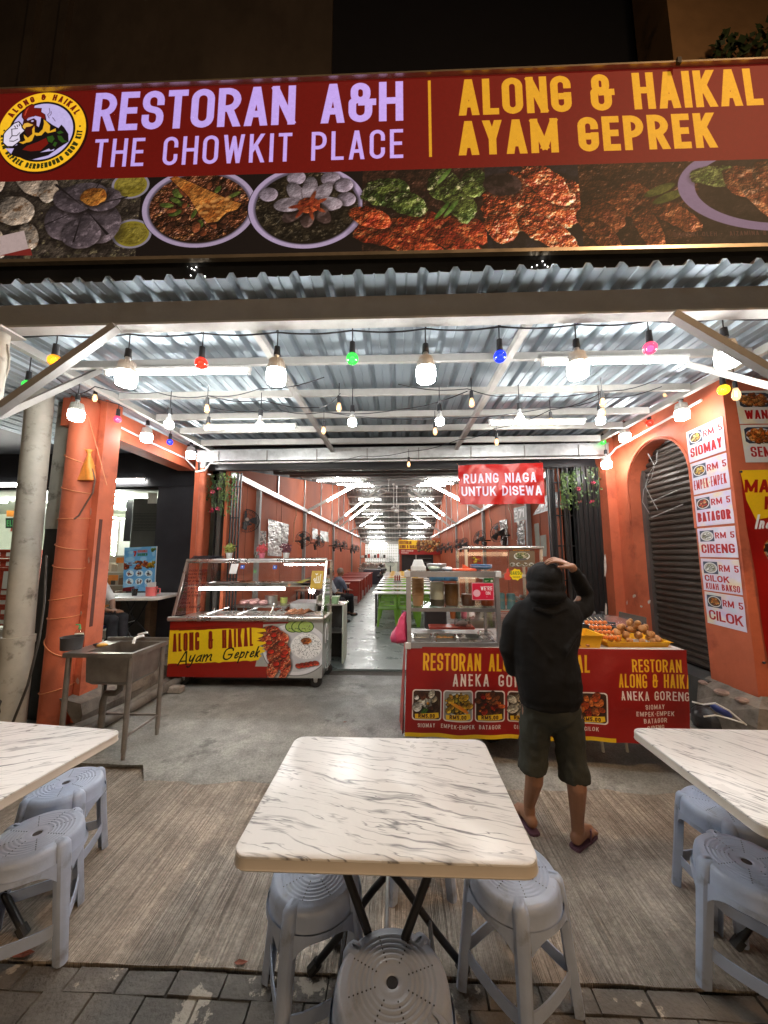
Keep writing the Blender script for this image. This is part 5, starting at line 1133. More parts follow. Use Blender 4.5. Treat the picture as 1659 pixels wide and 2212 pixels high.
for i, (y, t0, t1, slope) in enumerate(((10.1,.30,.85,.55),(14.4,.24,.72,.80),(15.9,.24,.72,.80),(19.3,.30,.78,.60))):
    for s_ in (-1, 1):
        X_ = LH+.08 if s_ < 0 else RH-.08; d = Vector((-s_, 0, slope)); a = Vector((X_, y, 2.88)); L_ = 1.85; b = a+d*L_
        hb = thing('roof_strut', '%s steel roof strut of the hall, %s side' % (('nearest','second','third','farthest')[i], 'left' if s_ < 0 else 'right'), 'strut', a, world=True, group='slanting roof struts of the hall')
        obj('bar', MB().bar(a, b, .05, .07), M_white_steel, hb)
        tube_light('strut_tube_light', a.lerp(b, t0)+Vector((0,-.04,-.04)), a.lerp(b, t1)+Vector((0,-.04,-.04)), 'tube light on the %s slanting roof strut, %s side' % (('nearest','second','third','farthest')[i], 'left' if s_ < 0 else 'right'), 'tube lights on the slanting struts', M_tubeh, r=.020, body=False)
for y in (10.1, 15.9): obj('ridge_tie', MB().bar((LH+.08+1.85, y, 2.88+1.0), (RH-.08-1.85, y, 2.88+1.0), .05, .06), M_white_steel, hr)
# partition with banner, kitchen
part = thing('kitchen_partition', 'dark partition with open doorway under the yellow and red hall banner', 'partition', (1.2, 20.3, 0), world=True)
obj('left_panel', MB().box(.12, .25, 20.4, 20.5, 0, 2.6), mat('partition_red', (.30,.06,.03), .6), part); obj('dark_opening', MB().box(.25, 2.1, 20.9, 20.95, 0, 1.7), M_black, part)
obj('right_panel', MB().box(2.02, 2.4, 20.4, 20.5, 0, 2.6), M_orange_board, part); obj('door_frame', MB().box(1.02, 1.10, 20.38, 20.46, 0, 1.65), M_grey_steel, part)
for k in range(6): obj('bottle_row', MB().box(1.2, 1.95, 20.75, 20.85, .35+k*.22, .37+k*.22), M_grey_steel, part)
def hallb():
    c = CV(520, 160, (.62,.08,.04)); c.rect(0, 0, 240, 100, (.95,.78,.10)); c.text('RESTORAN', 10, 46, 34, 7, (.45,.08,.03), fit=150, gap=3); c.text('ALONG & HAIKAL', 10, 92, 36, 7, (.45,.08,.03), fit=215, gap=3)
    c.text('ANEKA GORENGAN', 30, 128, 18, 3, (.9,.88,.85), fit=150, gap=3); c.text('KERABU', 30, 150, 18, 3, (.9,.88,.85), fit=90, gap=3)
    c.blobs(240, 0, 520, 150, 260, 8, 26, [(.85,.55,.2),(.75,.40,.12),(.9,.75,.5),(.6,.3,.1)], 7, mask=lambda x, y: y < 120+(x-380)*.08); c.poly([(230,160),(520,110),(520,160)], (.6,.07,.04)); return c
hb = thing('hall_banner', 'yellow and red food banner hung across the rear of the hall', 'banner', (1.2, 20.3, 1.65), world=True)
obj('print', MB().grid((.10,20.3,1.68),(2.40,20.3,1.66),(2.40,20.3,2.45),(.08,20.3,2.50),10,3,lambda u,v:.02*math.sin(u*12)), mat_print('hall_banner_print', hallb(), bump=.1), hb)
kg = thing('grid_window', 'white lit window with black grid bars at the back of the kitchen', 'window', (-1, 26.9, 1), world=True)
obj('light_panel', MB().box(-2.4, .1, 27.0, 27.05, 1.15, 2.45), emitter('pale_window_glow', (.93,.95,.84), .35), kg)
for k in range(16): obj('bar', MB().box(-2.4+k*.165, -2.385+k*.165, 26.94, 26.96, 1.15, 2.45), M_black, kg)
for k in range(7): obj('bar', MB().box(-2.4, .1, 26.92, 26.94, 1.15+k*.2, 1.165+k*.2), M_black, kg)
kb = thing('kitchen_counter', 'cluttered steel kitchen counter with pots behind the red tables', 'counter', (-1.6, 23, 0), world=True)
obj('cabinet', MB().box(-2.4, -.9, 22.6, 23.3, 0, .8), M_sink, kb); obj('worktop', MB().box(-2.45, -.85, 22.5, 23.4, .8, .86), M_steel, kb); obj('tiled_back', MB().box(-2.5, 0, 26.5, 26.6, 0, 1.1), M_cream, kb)
obj('shelf_board', MB().box(-2.4, -.6, 23.2, 23.5, 1.45, 1.48), M_wood, kb)
for k in range(9):
    r_ = .09+.05*((k*7)%3)/2; h_ = .18+.1*((k*5)%3)/2; x = -2.3+k*.175
    tag(obj('cooking_pot', MB().lathe([(r_*.9,0),(r_,.02),(r_,h_),(r_*1.06,h_),(r_*1.0,h_+.02),(.02,h_+.05)], 12, (x, 22.85+.1*(k%2), .86)), M_steel, None, smooth=40), 'small steel pot among others on the distant kitchen counter', 'pot', 'pots on the kitchen counter')
for k in range(8):
    x = -2.3+k*.2; tag(obj('storage_tub', MB().bbox(x, x+.15, 23.25, 23.4, 1.48, 1.62+.05*(k%3), .01), (M_white, M_dark, M_crate)[k%3], None), 'small storage tub in the row on the kitchen wall shelf', 'tub', 'tubs on the kitchen shelf')
sf_ = thing('standing_fan', 'dark standing fan beside the far kitchen aisle', 'fan', (-.35, 18.6, 0), world=True)
obj('stem', MB().tube([(-.35,18.6,0),(-.35,18.6,1.1)], .03, 8), M_blackmetal, sf_); obj('base', MB().lathe([(.22,0),(.2,.03),(.04,.06)], 12, (-.35,18.6,.012)), M_blackmetal, sf_)
m = MB()
for k in range(16): a = k*PI/8; m.tube([(-.35, 18.52, 1.3), (-.35+.18*math.cos(a), 18.46, 1.3+.18*math.sin(a)), (-.35+.25*math.cos(a), 18.55, 1.3+.25*math.sin(a))], .006, 4)
for r_ in (.12,.19,.25): m.tube([(-.35+r_*math.cos(k*PI/10), 18.5, 1.3+r_*math.sin(k*PI/10)) for k in range(20)], .007, 4, closed=True)
obj('cage', m, mat('fan_green_grey', (.12,.16,.12), .5), sf_)

# ---- wall fans
def make_wall_fan():
    t = thing('wall_fan', 'black wall fan', 'fan'); cg = MB(); R = .225
    for k in range(36):
        a = 2*PI*k/36; c_, s_ = math.cos(a), math.sin(a)
        cg.tube([(.03*c_, -.075, .03*s_), (R*.6*c_, -.070, R*.6*s_), (R*c_, -.01, R*s_), (R*.6*c_, .05, R*.6*s_)], .0022, 3, cap=False)
    for r_, y_ in ((R,-.01),(R*.98,.0),(R*.8,-.05),(R*.5,-.072)): cg.tube([(r_*math.cos(2*PI*k/28), y_, r_*math.sin(2*PI*k/28)) for k in range(28)], .0045 if r_ > .2 else .003, 4, closed=True)
    obj('cage', cg, M_blackmetal, t)
    bl = MB()
    for k in range(3):
        a = 2*PI*k/3; pts = []
        for rr_, w_ in ((.04,.4),(.12,.55),(.19,.42)):
            pts += [(rr_*math.cos(a-w_), -.02-.015, rr_*math.sin(a-w_)), (rr_*math.cos(a+w_), -.02+.015, rr_*math.sin(a+w_))]
        bl.add(pts, [(0,1,3,2),(2,3,5,4)])
    obj('blade', bl, mat('smoked_blade', (.05,.05,.055), .3), t)
    obj('badge', MB().lathe([(.034,0),(.034,.008),(.02,.012)], 14, (0,-.078,0), Matrix.Rotation(PI/2,3,'X')), mat('fan_badge', (.30,.24,.20), .4), t)
    obj('motor', MB().tube([(0,.02,0),(0,.05,0),(0,.15,.0),(0,.18,0)], [.05,.062,.058,.03], 12), mat('fan_motor', (.11,.105,.10), .4), t, smooth=40)
    obj('neck', MB().tube([(0,.10,-.03),(0,.12,-.12),(0,.24,-.13)], .017, 8), M_blackmetal, t)
    obj('wall_bracket', MB().box(-.035,.035,.22,.27,-.24,-.04), M_blackmetal, t)
    return t
f0 = make_wall_fan()
FL = [(533,1125,6.1,.50,.93,'big black wall fan above the glass display cart, nearest on the left wall'),(656,1164,8.9,.45,.86,'second black wall fan on the left wall, past the foil sheet'),(690,1169,10.5,1.0,.86,'third wall fan on the left wall, turned away'),(728,1176,13.4,.9,.86,'fourth wall fan on the left wall of the hall'),(744,1178,15.2,1.1,.9,'fifth wall fan on the left wall of the hall'),(763,1184,18.3,.8,.9,'sixth wall fan on the left wall, near the kitchen'),(771,1185,20.2,1.0,.9,'farthest wall fan on the left wall')]
FRR = [(1077,1150,7.5,-.95,.93,'wall fan tilted beside the foil strips, nearest on the right wall'),(1036,1163,9.1,-1.0,.9,'second wall fan on the right wall of the hall'),(1002,1175,11.8,-.9,.9,'third wall fan on the right wall of the hall'),(989,1176,13.0,-.8,.9,'fourth wall fan on the right wall of the hall'),(970,1181,15.2,-.8,.9,'fifth wall fan on the right wall of the hall'),(957,1182,17.2,-.8,.9,'sixth wall fan on the right wall near the banner'),(948,1186,19.4,-.8,.9,'farthest wall fan on the right wall')]
first = True
for L_, g_ in ((FL,'wall fans along the left hall wall'),(FRR,'wall fans along the right hall wall')):
    for u, v, y, rz, s_, lab in L_:
        p = P(u, v, Y=y); o = f0 if first else dup(f0, p)
        o.location = p; o.rotation_euler = (-.25, 0, rz); o.scale = (s_,)*3; o['label'] = lab; o['group'] = g_; first = False
        X_ = LH+.05 if rz > 0 else RH-.05
        cdm = MB().tube([(X_, p.y+.15, 2.82), (X_, p.y+.18, 2.62), (X_, p.y+.02, 2.45), (X_, p.y+.02, 1.95 if y > 7 else 2.1)], .012, 5)
        if y > 7: tag(obj('pull_cord', cdm, mat('peach_cord', (.55,.30,.18), .5), None), 'thin peach cable down to the %s' % ' '.join(lab.split(',')[0].split()[:9]), 'cable')
        obj('arm', MB().bar((X_, p.y+.16, p.z-.05), (p.x, p.y+.10, p.z-.05), .025, .03), M_blackmetal, None)
        tag(bpy.data.objects[bpy.context.scene.collection.objects[-1].name], 'steel arm of the %s' % ' '.join(lab.split(',')[0].split()[:9]), 'fan arm')
# ---- ceiling fans
def make_cfan():
    t = thing('ceiling_fan', 'white ceiling fan', 'fan')
    obj('rod', MB().tube([(0,0,.02),(0,0,1.0)], .014, 8), M_white, t); obj('canopy_cup', MB().lathe([(.02,.9),(.055,.98),(.06,1.0)], 12), M_white, t, smooth=True)
    obj('motor', MB().lathe([(.03,-.07),(.10,-.05),(.13,0),(.10,.04),(.03,.08)], 16), M_white, t, smooth=True)
    for k in range(3):
        a = 2*PI*k/3+.15; c_, s_ = math.cos(a), math.sin(a)
        obj('blade', MB().bar((c_*.12, s_*.12, -.01), (c_*.62, s_*.62, -.015), .11, .008), M_white, t)
    return t
c0 = make_cfan()
for i, (u, v, y) in enumerate(((840,1063,9.3),(850.5,1098,12.9),(857,1104,15.2),(861,1136,19.8),(863,1157,24.0))):
    p = P(u, v, Y=y); lab = ('nearest','second','third','fourth','farthest')[i]+' white ceiling fan down the middle of the hall'
    o = c0 if i == 0 else dup(c0, p); o.location = p; o.rotation_euler = (0,0,i*.7); o['label'] = lab; o['group'] = 'ceiling fans down the hall'
    o.scale = (.8, .8, (hz(y)-p.z)*.98 if y < 17.5 else max(.3, 5.1-.28*(y-17.5)-p.z))
# ---- foil and paper on the walls
M_foil = mat('crinkled_foil', (.33,.33,.32), .3, metal=1, var=.3, scale=8, bump=1.0, bscale=11, rv=.08, stretch=(1,2.2,.55))
def wall_sheet(name, lab, cat, corners, X_, m_, dz=.012):
    pts = [P(u, v, X=X_) for u, v in corners]; s_ = 1 if X_ < 0 else -1
    foil = m_ is M_foil; g = MB().grid(*pts, 26 if foil else 10, 34 if foil else 8); rj = random.Random(len(lab))
    if foil: g.v = [(x+s_*(rj.uniform(0,.012)+.012*noise.noise(Vector((y*5,z*14,2)))), y, z) for x, y, z in g.v]
    g.v = [(x+s_*(dz+.006*noise.noise(Vector((y*9,z*9,X_)))), y, z) for x, y, z in g.v]
    return tag(obj(name, g, m_, None), lab, cat)
Z3 = lambda x, y: (432+.2604*x, 993.7+.2604*y)
Z4 = lambda x, y: (777.7+.2604*x, 993.7+.2604*y)
wall_sheet('foil_sheet', 'large crinkled silver foil sheet on the left hall wall', 'foil sheet', [Z3(555,795),Z3(668,800),Z3(728,535),Z3(560,487)], LH, M_foil)
wall_sheet('foil_sheet', 'lower silver foil strip hanging right of the large foil sheet', 'foil sheet', [Z3(672,735),Z3(722,720),Z3(728,540),Z3(672,530)], LH, M_foil, .02)
def pic(seed, bg=(.75,.72,.68)):
    c = CV(90, 160, bg); c.blobs(8, 14, 82, 146, 34, 8, 20, MEAT+[(.25,.3,.2)], seed); return c
wall_sheet('food_picture', 'small food picture left of the large foil sheet', 'picture', [Z3(483,703),Z3(543,710),Z3(545,592),Z3(484,587)], LH, mat_print('pic1', pic(3), bump=.1))
wall_sheet('foil_sheet', 'small silver foil sheet above the third fan on the left wall', 'foil sheet', [Z3(928,652),Z3(972,660),Z3(972,575),Z3(928,562)], LH, M_foil)
wall_sheet('foil_sheet', 'farther silver foil sheet on the left wall of the hall', 'foil sheet', [Z3(995,665),Z3(1065,680),Z3(1065,600),Z3(993,585)], LH, M_foil)
def letters(t_, col, bg=(.72,.73,.74), fit=270, h=100):
    c = CV(300, 160, bg); c.text(t_, 15, 125, h, 20, col, fit=fit, gap=8, rad=.6); return c
wall_sheet('foil_sheet', 'wide silver foil banner with faded red words near the right grille', 'foil sheet', [Z4(1437,460),Z4(1652,393),Z4(1645,262),Z4(1535,300)], RH, mat_print('foil_words', letters('SOTO BAKSO', (.50,.12,.14), h=60), rough=.28, bump=.9, bscale=16))
wall_sheet('paper_sign', 'grey paper sign with the letters 371 on the right hall wall', 'paper sign', [Z4(1282,520),Z4(1390,490),Z4(1388,375),Z4(1278,400)], RH, mat_print('sign371', letters('371', (.86,.86,.86), (.50,.52,.50), 220), bump=.1))
wall_sheet('foil_sheet', 'long dull foil strip hanging under the grey paper sign', 'foil sheet', [Z4(1312,705),Z4(1378,708),Z4(1372,500),Z4(1308,512)], RH, M_foil)
wall_sheet('foil_sheet', 'foil strip on the right wall behind the nearest wall fan', 'foil sheet', [Z4(1175,705),Z4(1236,708),Z4(1226,490),Z4(1163,505)], RH, M_foil)
wall_sheet('green_board', 'tall narrow grey green board on the right hall wall', 'board', [Z4(1462,715),Z4(1500,720),Z4(1488,522),Z4(1450,530)], RH, mat('grey_green_board', (.30,.33,.27), .5))
wall_sheet('green_board', 'short wider grey green board right of the tall narrow one', 'board', [Z4(1505,800),Z4(1556,800),Z4(1550,618),Z4(1500,628)], RH, mat('grey_green_board', (.30,.33,.27), .5))
# ---- grilles with plants
M_leaf = mat('vine_leaf', (.10,.17,.04), .5, var=.4, scale=9); M_leaf2 = mat('vine_leaf_dark', (.05,.10,.03), .5, var=.4, scale=9); M_pink = mat('pink_petal', (.75,.12,.22), .5, var=.3, scale=20)
def grille(name, lab, x0, x1, y, n, z1):
    t = thing(name, lab, 'grille', ((x0+x1)/2, y, 0), world=True)
    for k in range(n):
        x = x0+(x1-x0)*k/(n-1); obj('bar', MB().box(x-.011, x+.011, y-.012, y+.012, .02, z1), M_blackmetal, t)
    for z in (.3, .75, 1.25, 1.75, 2.2, 2.7): obj('rail', MB().box(x0, x1, y+.013, y+.02, z, z+.02), M_blackmetal, t)
    obj('back_leaf', MB().box(x0, x0+(x1-x0)*.35, y+.08, y+.1, .02, z1), M_black, t); return t
grille('folding_grille', 'black folding grille gate at the left of the hall entrance', -2.86, -2.48, 5.55, 9, 2.93)
tg = grille('folding_grille', 'black folding grille gate at the right of the hall entrance', 2.28, 2.62, 5.40, 6, 2.93)
obj('solid_leaf', MB().box(2.62, 2.97, 5.32, 5.38, .02, 2.93), M_blackmetal, tg)
for k in range(5): obj('leaf_rib', MB().box(2.645+k*.07, 2.665+k*.07, 5.30, 5.32, .02, 2.93), M_blackmetal, tg)
def vine(name, lab, u0, u1, v0, v1, y, n, m_, seed, cat='hanging plant', droop=1.0):
    r = random.Random(seed); t = thing(name, lab, cat, P((u0+u1)/2, v0, Y=y), world=True); lf = MB(); stm = MB()
    for s_ in range(n):
        u = u0+(u1-u0)*(s_+.5)/n+r.uniform(-4,4); L_ = (v1-v0)*r.uniform(.55,1); pts = []
        for k in range(7): pts.append(P(u+r.uniform(-3,3), v0+L_*k/6, Y=y-r.uniform(0,.05)))
        stm.tube(pts, .003, 3, cap=False)
        for k in range(int(26*droop)):
            q = r.random()*5.99; i = int(q); p = pts[i].lerp(pts[i+1], q-i)+Vector((r.uniform(-.03,.03), r.uniform(-.03,.03), 0)); a = r.uniform(0, 2*PI); d = Vector((math.cos(a)*.7, r.uniform(-.5,.5), -abs(math.sin(a))-.3)).normalized()*r.uniform(.03,.055); v_ = d.cross(Vector((r.uniform(-1,1),1,0))).normalized()*d.length*.28
            lf.add([p, p+d*.5+v_, p+d, p+d*.5-v_], [(0,1,2,3)])
    o = obj('leaves', lf, m_, t); o['kind'] = 'stuff'; obj('stems', stm, M_leaf2, t); return t
def flower(u, v, y, lab, s_=.05, seed=1, group=None):
    r = random.Random(seed); p = P(u, v, Y=y); t = thing('pink_flower', lab, 'flower', p, world=True, group=group); m = MB()
    for k in range(22):
        d = Vector((r.gauss(0,1), r.gauss(0,1)-.6, r.gauss(0,.6))).normalized()*s_*r.uniform(.5,1); v_ = d.cross(Vector((r.uniform(-1,1),r.uniform(-1,1),1))).normalized()*s_*.3
        m.add([p, p+d*.6+v_, p+d, p+d*.6-v_], [(0,1,2,3)])
    obj('petals', m, M_pink, t); obj('centre', MB().ball(p+Vector((0,-.01,0)), .012, 6, 4), M_leaf2, t)
vine('hanging_vine', 'light green artificial vine hanging over the left grille', 478, 507, 1020, 1120, 5.42, 7, M_leaf, 3)
vine('hanging_vine', 'dark leafy vine with flowers on the left grille', 449, 478, 1024, 1118, 5.44, 6, M_leaf2, 4, droop=.8)
vine('hanging_vine', 'bushy green vine hanging at the inner side of the right grille', 1212, 1240, 1018, 1105, 5.22, 7, M_leaf, 5)
vine('hanging_vine', 'thin flowering creeper at the right grille edge', 1238, 1300, 1008, 1110, 5.20, 5, M_leaf2, 6, droop=.7)
for k, (u, v) in enumerate(((460,1061),(473,1056),(458,1103),(472,1099))): flower(u, v, 5.36, 'pink artificial flower %s of the left grille' % ('upper outer','upper inner','lower outer','lower inner')[k], .055, k, 'pink flowers on the left grille')
for k, (u, v) in enumerate(((1249,1056),(1280,1044),(1252,1084),(1279,1083))): flower(u, v, 5.14, 'pink flower on the right creeper, %s' % ('upper left one','upper right one','small lower left one','lower right one')[k], .05 if k != 2 else .032, 10+k, 'pink flowers on the right creeper')
# RUANG NIAGA banner
t = thing('rental_banner', 'small red cloth banner reading space for rent hung from the gutter', 'banner', (1.5, 5.0, 2.3), world=True)
q = [P(992,1090,Y=4.98), P(1178,1088,Y=4.98), P(1172,1000,Y=4.98), P(990,1005,Y=4.98)]
obj('print', MB().grid(*q, 24, 12, lambda u, v: .012*math.sin(u*11+v*5)+.008*math.sin(u*23-v*9)+.008*noise.noise(Vector((u*5,v*4,1)))), mat_print('rental_print', paint_ruang(), rough=.28, bump=.5, bscale=9), t, smooth=True)
for p in (q[2], q[3]): obj('eyelet_tie', MB().tube([p, p+Vector((0,.1,.05))], .004, 5), M_cord, t)

# ================================================================ hanging lights
M_led2 = emitter('wall_string_led_glow', (1, .985, .96), 55)
def bulb_led(p, lab, group, big=True, cord=.25):
    s_ = 1.0 if big else .62; t = thing('led_bulb', lab, 'light bulb', p, world=True, group=group); p = Vector(p)
    obj('glow_dome', MB().lathe([(.034*s_,-.072*s_),(.056*s_,-.062*s_),(.062*s_,-.03*s_),(.062*s_,.012*s_),(.056*s_,.020*s_)], 20, p), M_led2 if (group and 'wall string' in group) else M_led, t, smooth=50)
    if big:
        m = MB(); m.lathe([(.058,.021),(.056,.06),(.040,.095),(.026,.105)], 20, p)
        for k in range(20): a = 2*PI*k/20; c_, s2 = math.cos(a), math.sin(a); m.bar(p+Vector((.058*c_,.058*s2,.024)), p+Vector((.044*c_,.044*s2,.095)), .008, .004)
        obj('heat_sink', m, mat('white_heat_sink', (.62,.60,.56), .4), t)
    else: obj('heat_sink', MB().lathe([(.056*s_,.021*s_),(.045*s_,.07*s_),(.026*s_,.10*s_)], 14, p), M_white, t, smooth=50)
    z = .105*(1 if big else .62)
    obj('screw_cap', MB().tube([p+Vector((0,0,z)), p+Vector((0,0,z+.035))], .017, 10), M_galv, t); obj('socket', MB().tube([p+Vector((0,0,z+.025)), p+Vector((0,0,z+.085))], [.023,.019], 10), M_black, t, smooth=40)
    obj('cord', MB().tube([p+Vector((0,0,z+.08)), p+Vector((0,0,z+.08+cord))], .004, 5), M_black, t); return t
GC = {}
def colglass(nm, col):
    if nm in GC: return GC[nm]
    m = bpy.data.materials.new(nm); m.use_nodes = True; n = m.node_tree.nodes; l = m.node_tree.links; n.remove(n['Principled BSDF'])
    a = n.new('ShaderNodeBsdfTransparent'); a.inputs[0].default_value = (*col, 1); g = n.new('ShaderNodeBsdfGlossy'); g.inputs[1].default_value = .06; e = n.new('ShaderNodeEmission'); e.inputs[0].default_value = (*col, 1); e.inputs[1].default_value = .7
    x = n.new('ShaderNodeMixShader'); x.inputs[0].default_value = .14; l.new(a.outputs[0], x.inputs[1]); l.new(g.outputs[0], x.inputs[2]); ad = n.new('ShaderNodeAddShader'); l.new(x.outputs[0], ad.inputs[0]); l.new(e.outputs[0], ad.inputs[1]); l.new(ad.outputs[0], n['Material Output'].inputs[0]); GC[nm] = m; return m
COL = {'orange':(1,.45,.03),'red':(1,.06,.03),'green':(.08,.75,.12),'blue':(.02,.06,.9),'pink':(1,.12,.25),'yellow':(1,.75,.05)}
def bulb_col(p, colour, lab, cord=.22, r=.040):
    p = Vector(p); t = thing('coloured_bulb', lab, 'light bulb', p, world=True, group='coloured glass bulbs on the light string'); col = COL[colour]
    obj('glass_globe', MB().ball(p, r, 18, 12), colglass(colour+'_bulb_glass', col), t, smooth=True)
    obj('filament', MB().ball(p+Vector((0,0,-.004)), r*.52, 12, 8), emitter(colour+'_filament', tuple(.15+.85*c if c > .5 else c for c in col), 4.0 if colour != 'blue' else 3), t, smooth=True)
    obj('socket', MB().tube([p+Vector((0,0,r*.95)), p+Vector((0,0,r+.075))], [.021,.018], 10), M_black, t, smooth=40)
    obj('cord', MB().tube([p+Vector((0,0,r+.07)), p+Vector((0,0,r+.07+cord))], .004, 5), M_black, t)
M_fil = emitter('warm_filament', (1, .42, .12), 14)
def bulb_fil(p, lab, cord=.12, s_=.75):
    p = Vector(p); t = thing('filament_bulb', lab, 'light bulb', p, world=True, group='small amber filament bulbs')
    obj('glass_envelope', MB().lathe([(.004,-.05*s_),(.020*s_,-.042*s_),(.030*s_,-.015*s_),(.028*s_,.01*s_),(.016*s_,.045*s_),(.014*s_,.055*s_)], 14, p), colglass('amber_glass', (1,.72,.42)), t, smooth=50)
    obj('filament', MB().tube([p+Vector((.006,0,.03))*s_, p+Vector((.009,0,-.02))*s_, p+Vector((-.009,0,-.02))*s_, p+Vector((-.006,0,.03))*s_], .0035, 5), M_fil, t)
    obj('socket', MB().tube([p+Vector((0,0,.05*s_)), p+Vector((0,0,.05*s_+.06))], [.018,.015], 10), M_black, t, smooth=40)
    obj('cord', MB().tube([p+Vector((0,0,.05*s_+.055)), p+Vector((0,0,.05*s_+.055+cord))], .0035, 5), M_black, t)
YFW = 2.215
bigs = [(273,812,'leftmost big LED bulb on the front light string'),(597,808,'big LED bulb second from the left on the front string'),(920,803,'middle big LED bulb on the front light string'),(1248,794,'big LED bulb right of the blue bulb on the front string'),(1570,770,'rightmost big LED bulb behind the right brace')]
for u, v, lab in bigs: bulb_led(P(u, v, Y=YFW), lab, 'big LED bulbs on the front string', cord=.16)
for u, v, c_, lab in ((118,779,'orange','orange glass bulb hanging behind the left brace'),(435,785,'red','red glass bulb left of the second LED bulb'),(761,775,'green','green glass bulb in the middle of the front string'),(1080,770,'blue','blue glass bulb on the front string'),(1404,752,'pink','pink red glass bulb on the front string at right')): bulb_col(P(u, v, Y=YFW), c_, lab)
wirez = [P(u, v, Y=YFW) for u, v in ((-60,722),(118,724),(278,722),(435,720),(597,718),(761,714),(920,710),(1080,706),(1248,701),(1404,693),(1560,688),(1720,682))]
lw_ = thing('light_string', 'black cable light string tied under the front canopy beam', 'light string', (0, YFW, 3), world=True)
full = []
for a, b in zip(wirez[:-1], wirez[1:]):
    for k in range(6): t_ = k/6; q = a.lerp(b, t_); q.z -= .018*math.sin(PI*t_); full.append(q)
obj('cable', MB().tube(full, .0055, 6), M_black, lw_)
for p in wirez[1:-1]:
    obj('tie', MB().tube([p+Vector((0,0,0)), p+Vector((.02,.02,.14)), p+Vector((.03,.06,.22))], .0035, 5), M_black, lw_)
for u, v, lab in ((165,893,'large LED bulb beside the orange column at left'),(317,942,'LED bulb on the left wall string, second from the column'),(412,980,'LED bulb at the left end of the gutter')): bulb_led(P(u, v, X=-2.98), lab, 'LED bulbs on the left wall string', cord=.12)
for u, v, lab in ((1473,892,'LED bulb above the siomay poster on the right wall'),(1350,942,'LED bulb over the arched doorway'),(1310,1001,'LED bulb at the right end of the gutter')): bulb_led(P(u, v, X=2.86), lab, 'LED bulbs on the right wall string', cord=.12)
for u, v, lab in ((365,915,'small LED bulb hanging left of the rear left tube light'),(562,918,'small LED bulb in front of the rear left tube light'),(761,910,'small LED bulb under the middle of the canopy'),(950,908,'small LED bulb right of the canopy middle'),(1123,905,'small LED bulb in front of the rear right tube light'),(1297,906,'small LED bulb right of the rear right tube light')): bulb_led(P(u, v, Z=2.86), lab, 'small LED bulbs under the canopy', big=False, cord=.18)
for u, v, c_, X_, lab in ((60,832,'green',-2.95,'green glass bulb near the left photo edge'),(254,906,'pink',-2.98,'pink glass bulb on the left orange lintel'),(367,955,'blue',-2.98,'blue glass bulb on the left wall string'),(1403,914,'red',2.88,'red glass bulb over the arched doorway'),(1303,955,'green',2.88,'green glass bulb by the right gutter end'),(1563,842,'yellow',2.72,'yellow glass bulb at the upper right corner')): bulb_col(P(u, v, X=X_), c_, lab, .14, r=.043 if u > 1500 else .038)
for i, (u, v) in enumerate(((447,883),(450,922),(699,930),(732,880),(883,1003),(940,932),(1019,870),(1073,955),(1190,912),(1302,870),(1302,892))):
    bulb_fil(P(u, v, Z=2.84), 'amber filament bulb %s' % ('above its twin near the left tube light','below its twin near the left tube light','left of the canopy middle, lower one','left of the canopy middle, upper one','hanging just in front of the hall entrance','right of the canopy middle, lower one','right of the canopy middle, upper one','in front of the gutter at right','beside the rear right tube light','upper one of the pair at right','lower one of the pair at right')[i])
bulb_fil(P(205,860,X=-2.95), 'amber filament bulb by the top of the orange column'); bulb_fil(P(1437,850,X=2.85), 'amber filament bulb under the right side beam'); bulb_fil(P(1590,852,X=2.72), 'amber filament bulb beside the yellow bulb', s_=1.0)
bulb_fil(P(587,1048,Y=7.8), 'lone amber filament bulb inside the hall near the left wall', s_=1.2); bulb_led(P(729,1033,Y=9.2), 'small round bulb between the nearest hall tubes', None, big=False)
strings = [([(150,850),(205,835),(340,848),(450,855),(560,840),(700,815)],2.95),([(450,855),(570,865),(690,880),(735,850)],2.96),([(450,880),(600,885),(700,890),(860,885),(1010,845)],2.95),([(860,830),(1010,840),(1115,855),(1300,845),(1420,820)],2.96),([(1300,848),(1190,885),(1070,925),(990,950),(883,975),(780,985),(640,1005)],2.96),([(700,890),(940,905),(1190,880),(1300,860),(1430,835)],2.95)]
for i, (L_, z) in enumerate(strings):
    pts = [P(u, v, Z=z+.02) for u, v in L_]; pp = []
    for a, b in zip(pts[:-1], pts[1:]):
        for k in range(5): q = a.lerp(b, k/5); q.z -= .03*math.sin(PI*k/5); pp.append(q)
    pp.append(pts[-1]); tag(obj('light_cable', MB().tube(pp, .0045, 5), M_black, None), 'thin black light cable under the canopy, %s' % ('from the left column to the green bulb','short run left of the middle','across the rear left tube light','from the middle to the right beam','long run from upper right down to the gutter','across the rear right tube light')[i], 'cable')
for X_, L_, lab in ((-2.97, [(100,800),(165,850),(254,873),(317,900),(367,925),(412,950),(432,962)], 'black light cable along the left side beam'), (2.87, [(1303,945),(1350,900),(1403,878),(1437,825),(1473,838),(1563,790)], 'black light cable along the right side beam')):
    tag(obj('light_cable', MB().tube([P(u, v, X=X_) for u, v in L_], .005, 5), M_black, None), lab, 'cable')
TB = 'tube lights screwed under the canopy'
tube_light('canopy_tube_light', (-2.38,2.70,3.10), (-1.18,2.72,3.10), 'long tube light under the canopy at front left', TB, r=.018)
tube_light('canopy_tube_light', (1.13,2.70,3.115), (2.25,2.70,3.115), 'long tube light under the canopy at front right', TB, r=.018)
tube_light('canopy_tube_light', (-2.26,3.99,3.10), (-1.16,3.99,3.10), 'tube light under the canopy at rear left', TB, r=.018)
tube_light('canopy_tube_light', (1.04,3.95,3.10), (2.11,3.95,3.10), 'tube light under the canopy at rear right', TB, r=.018)
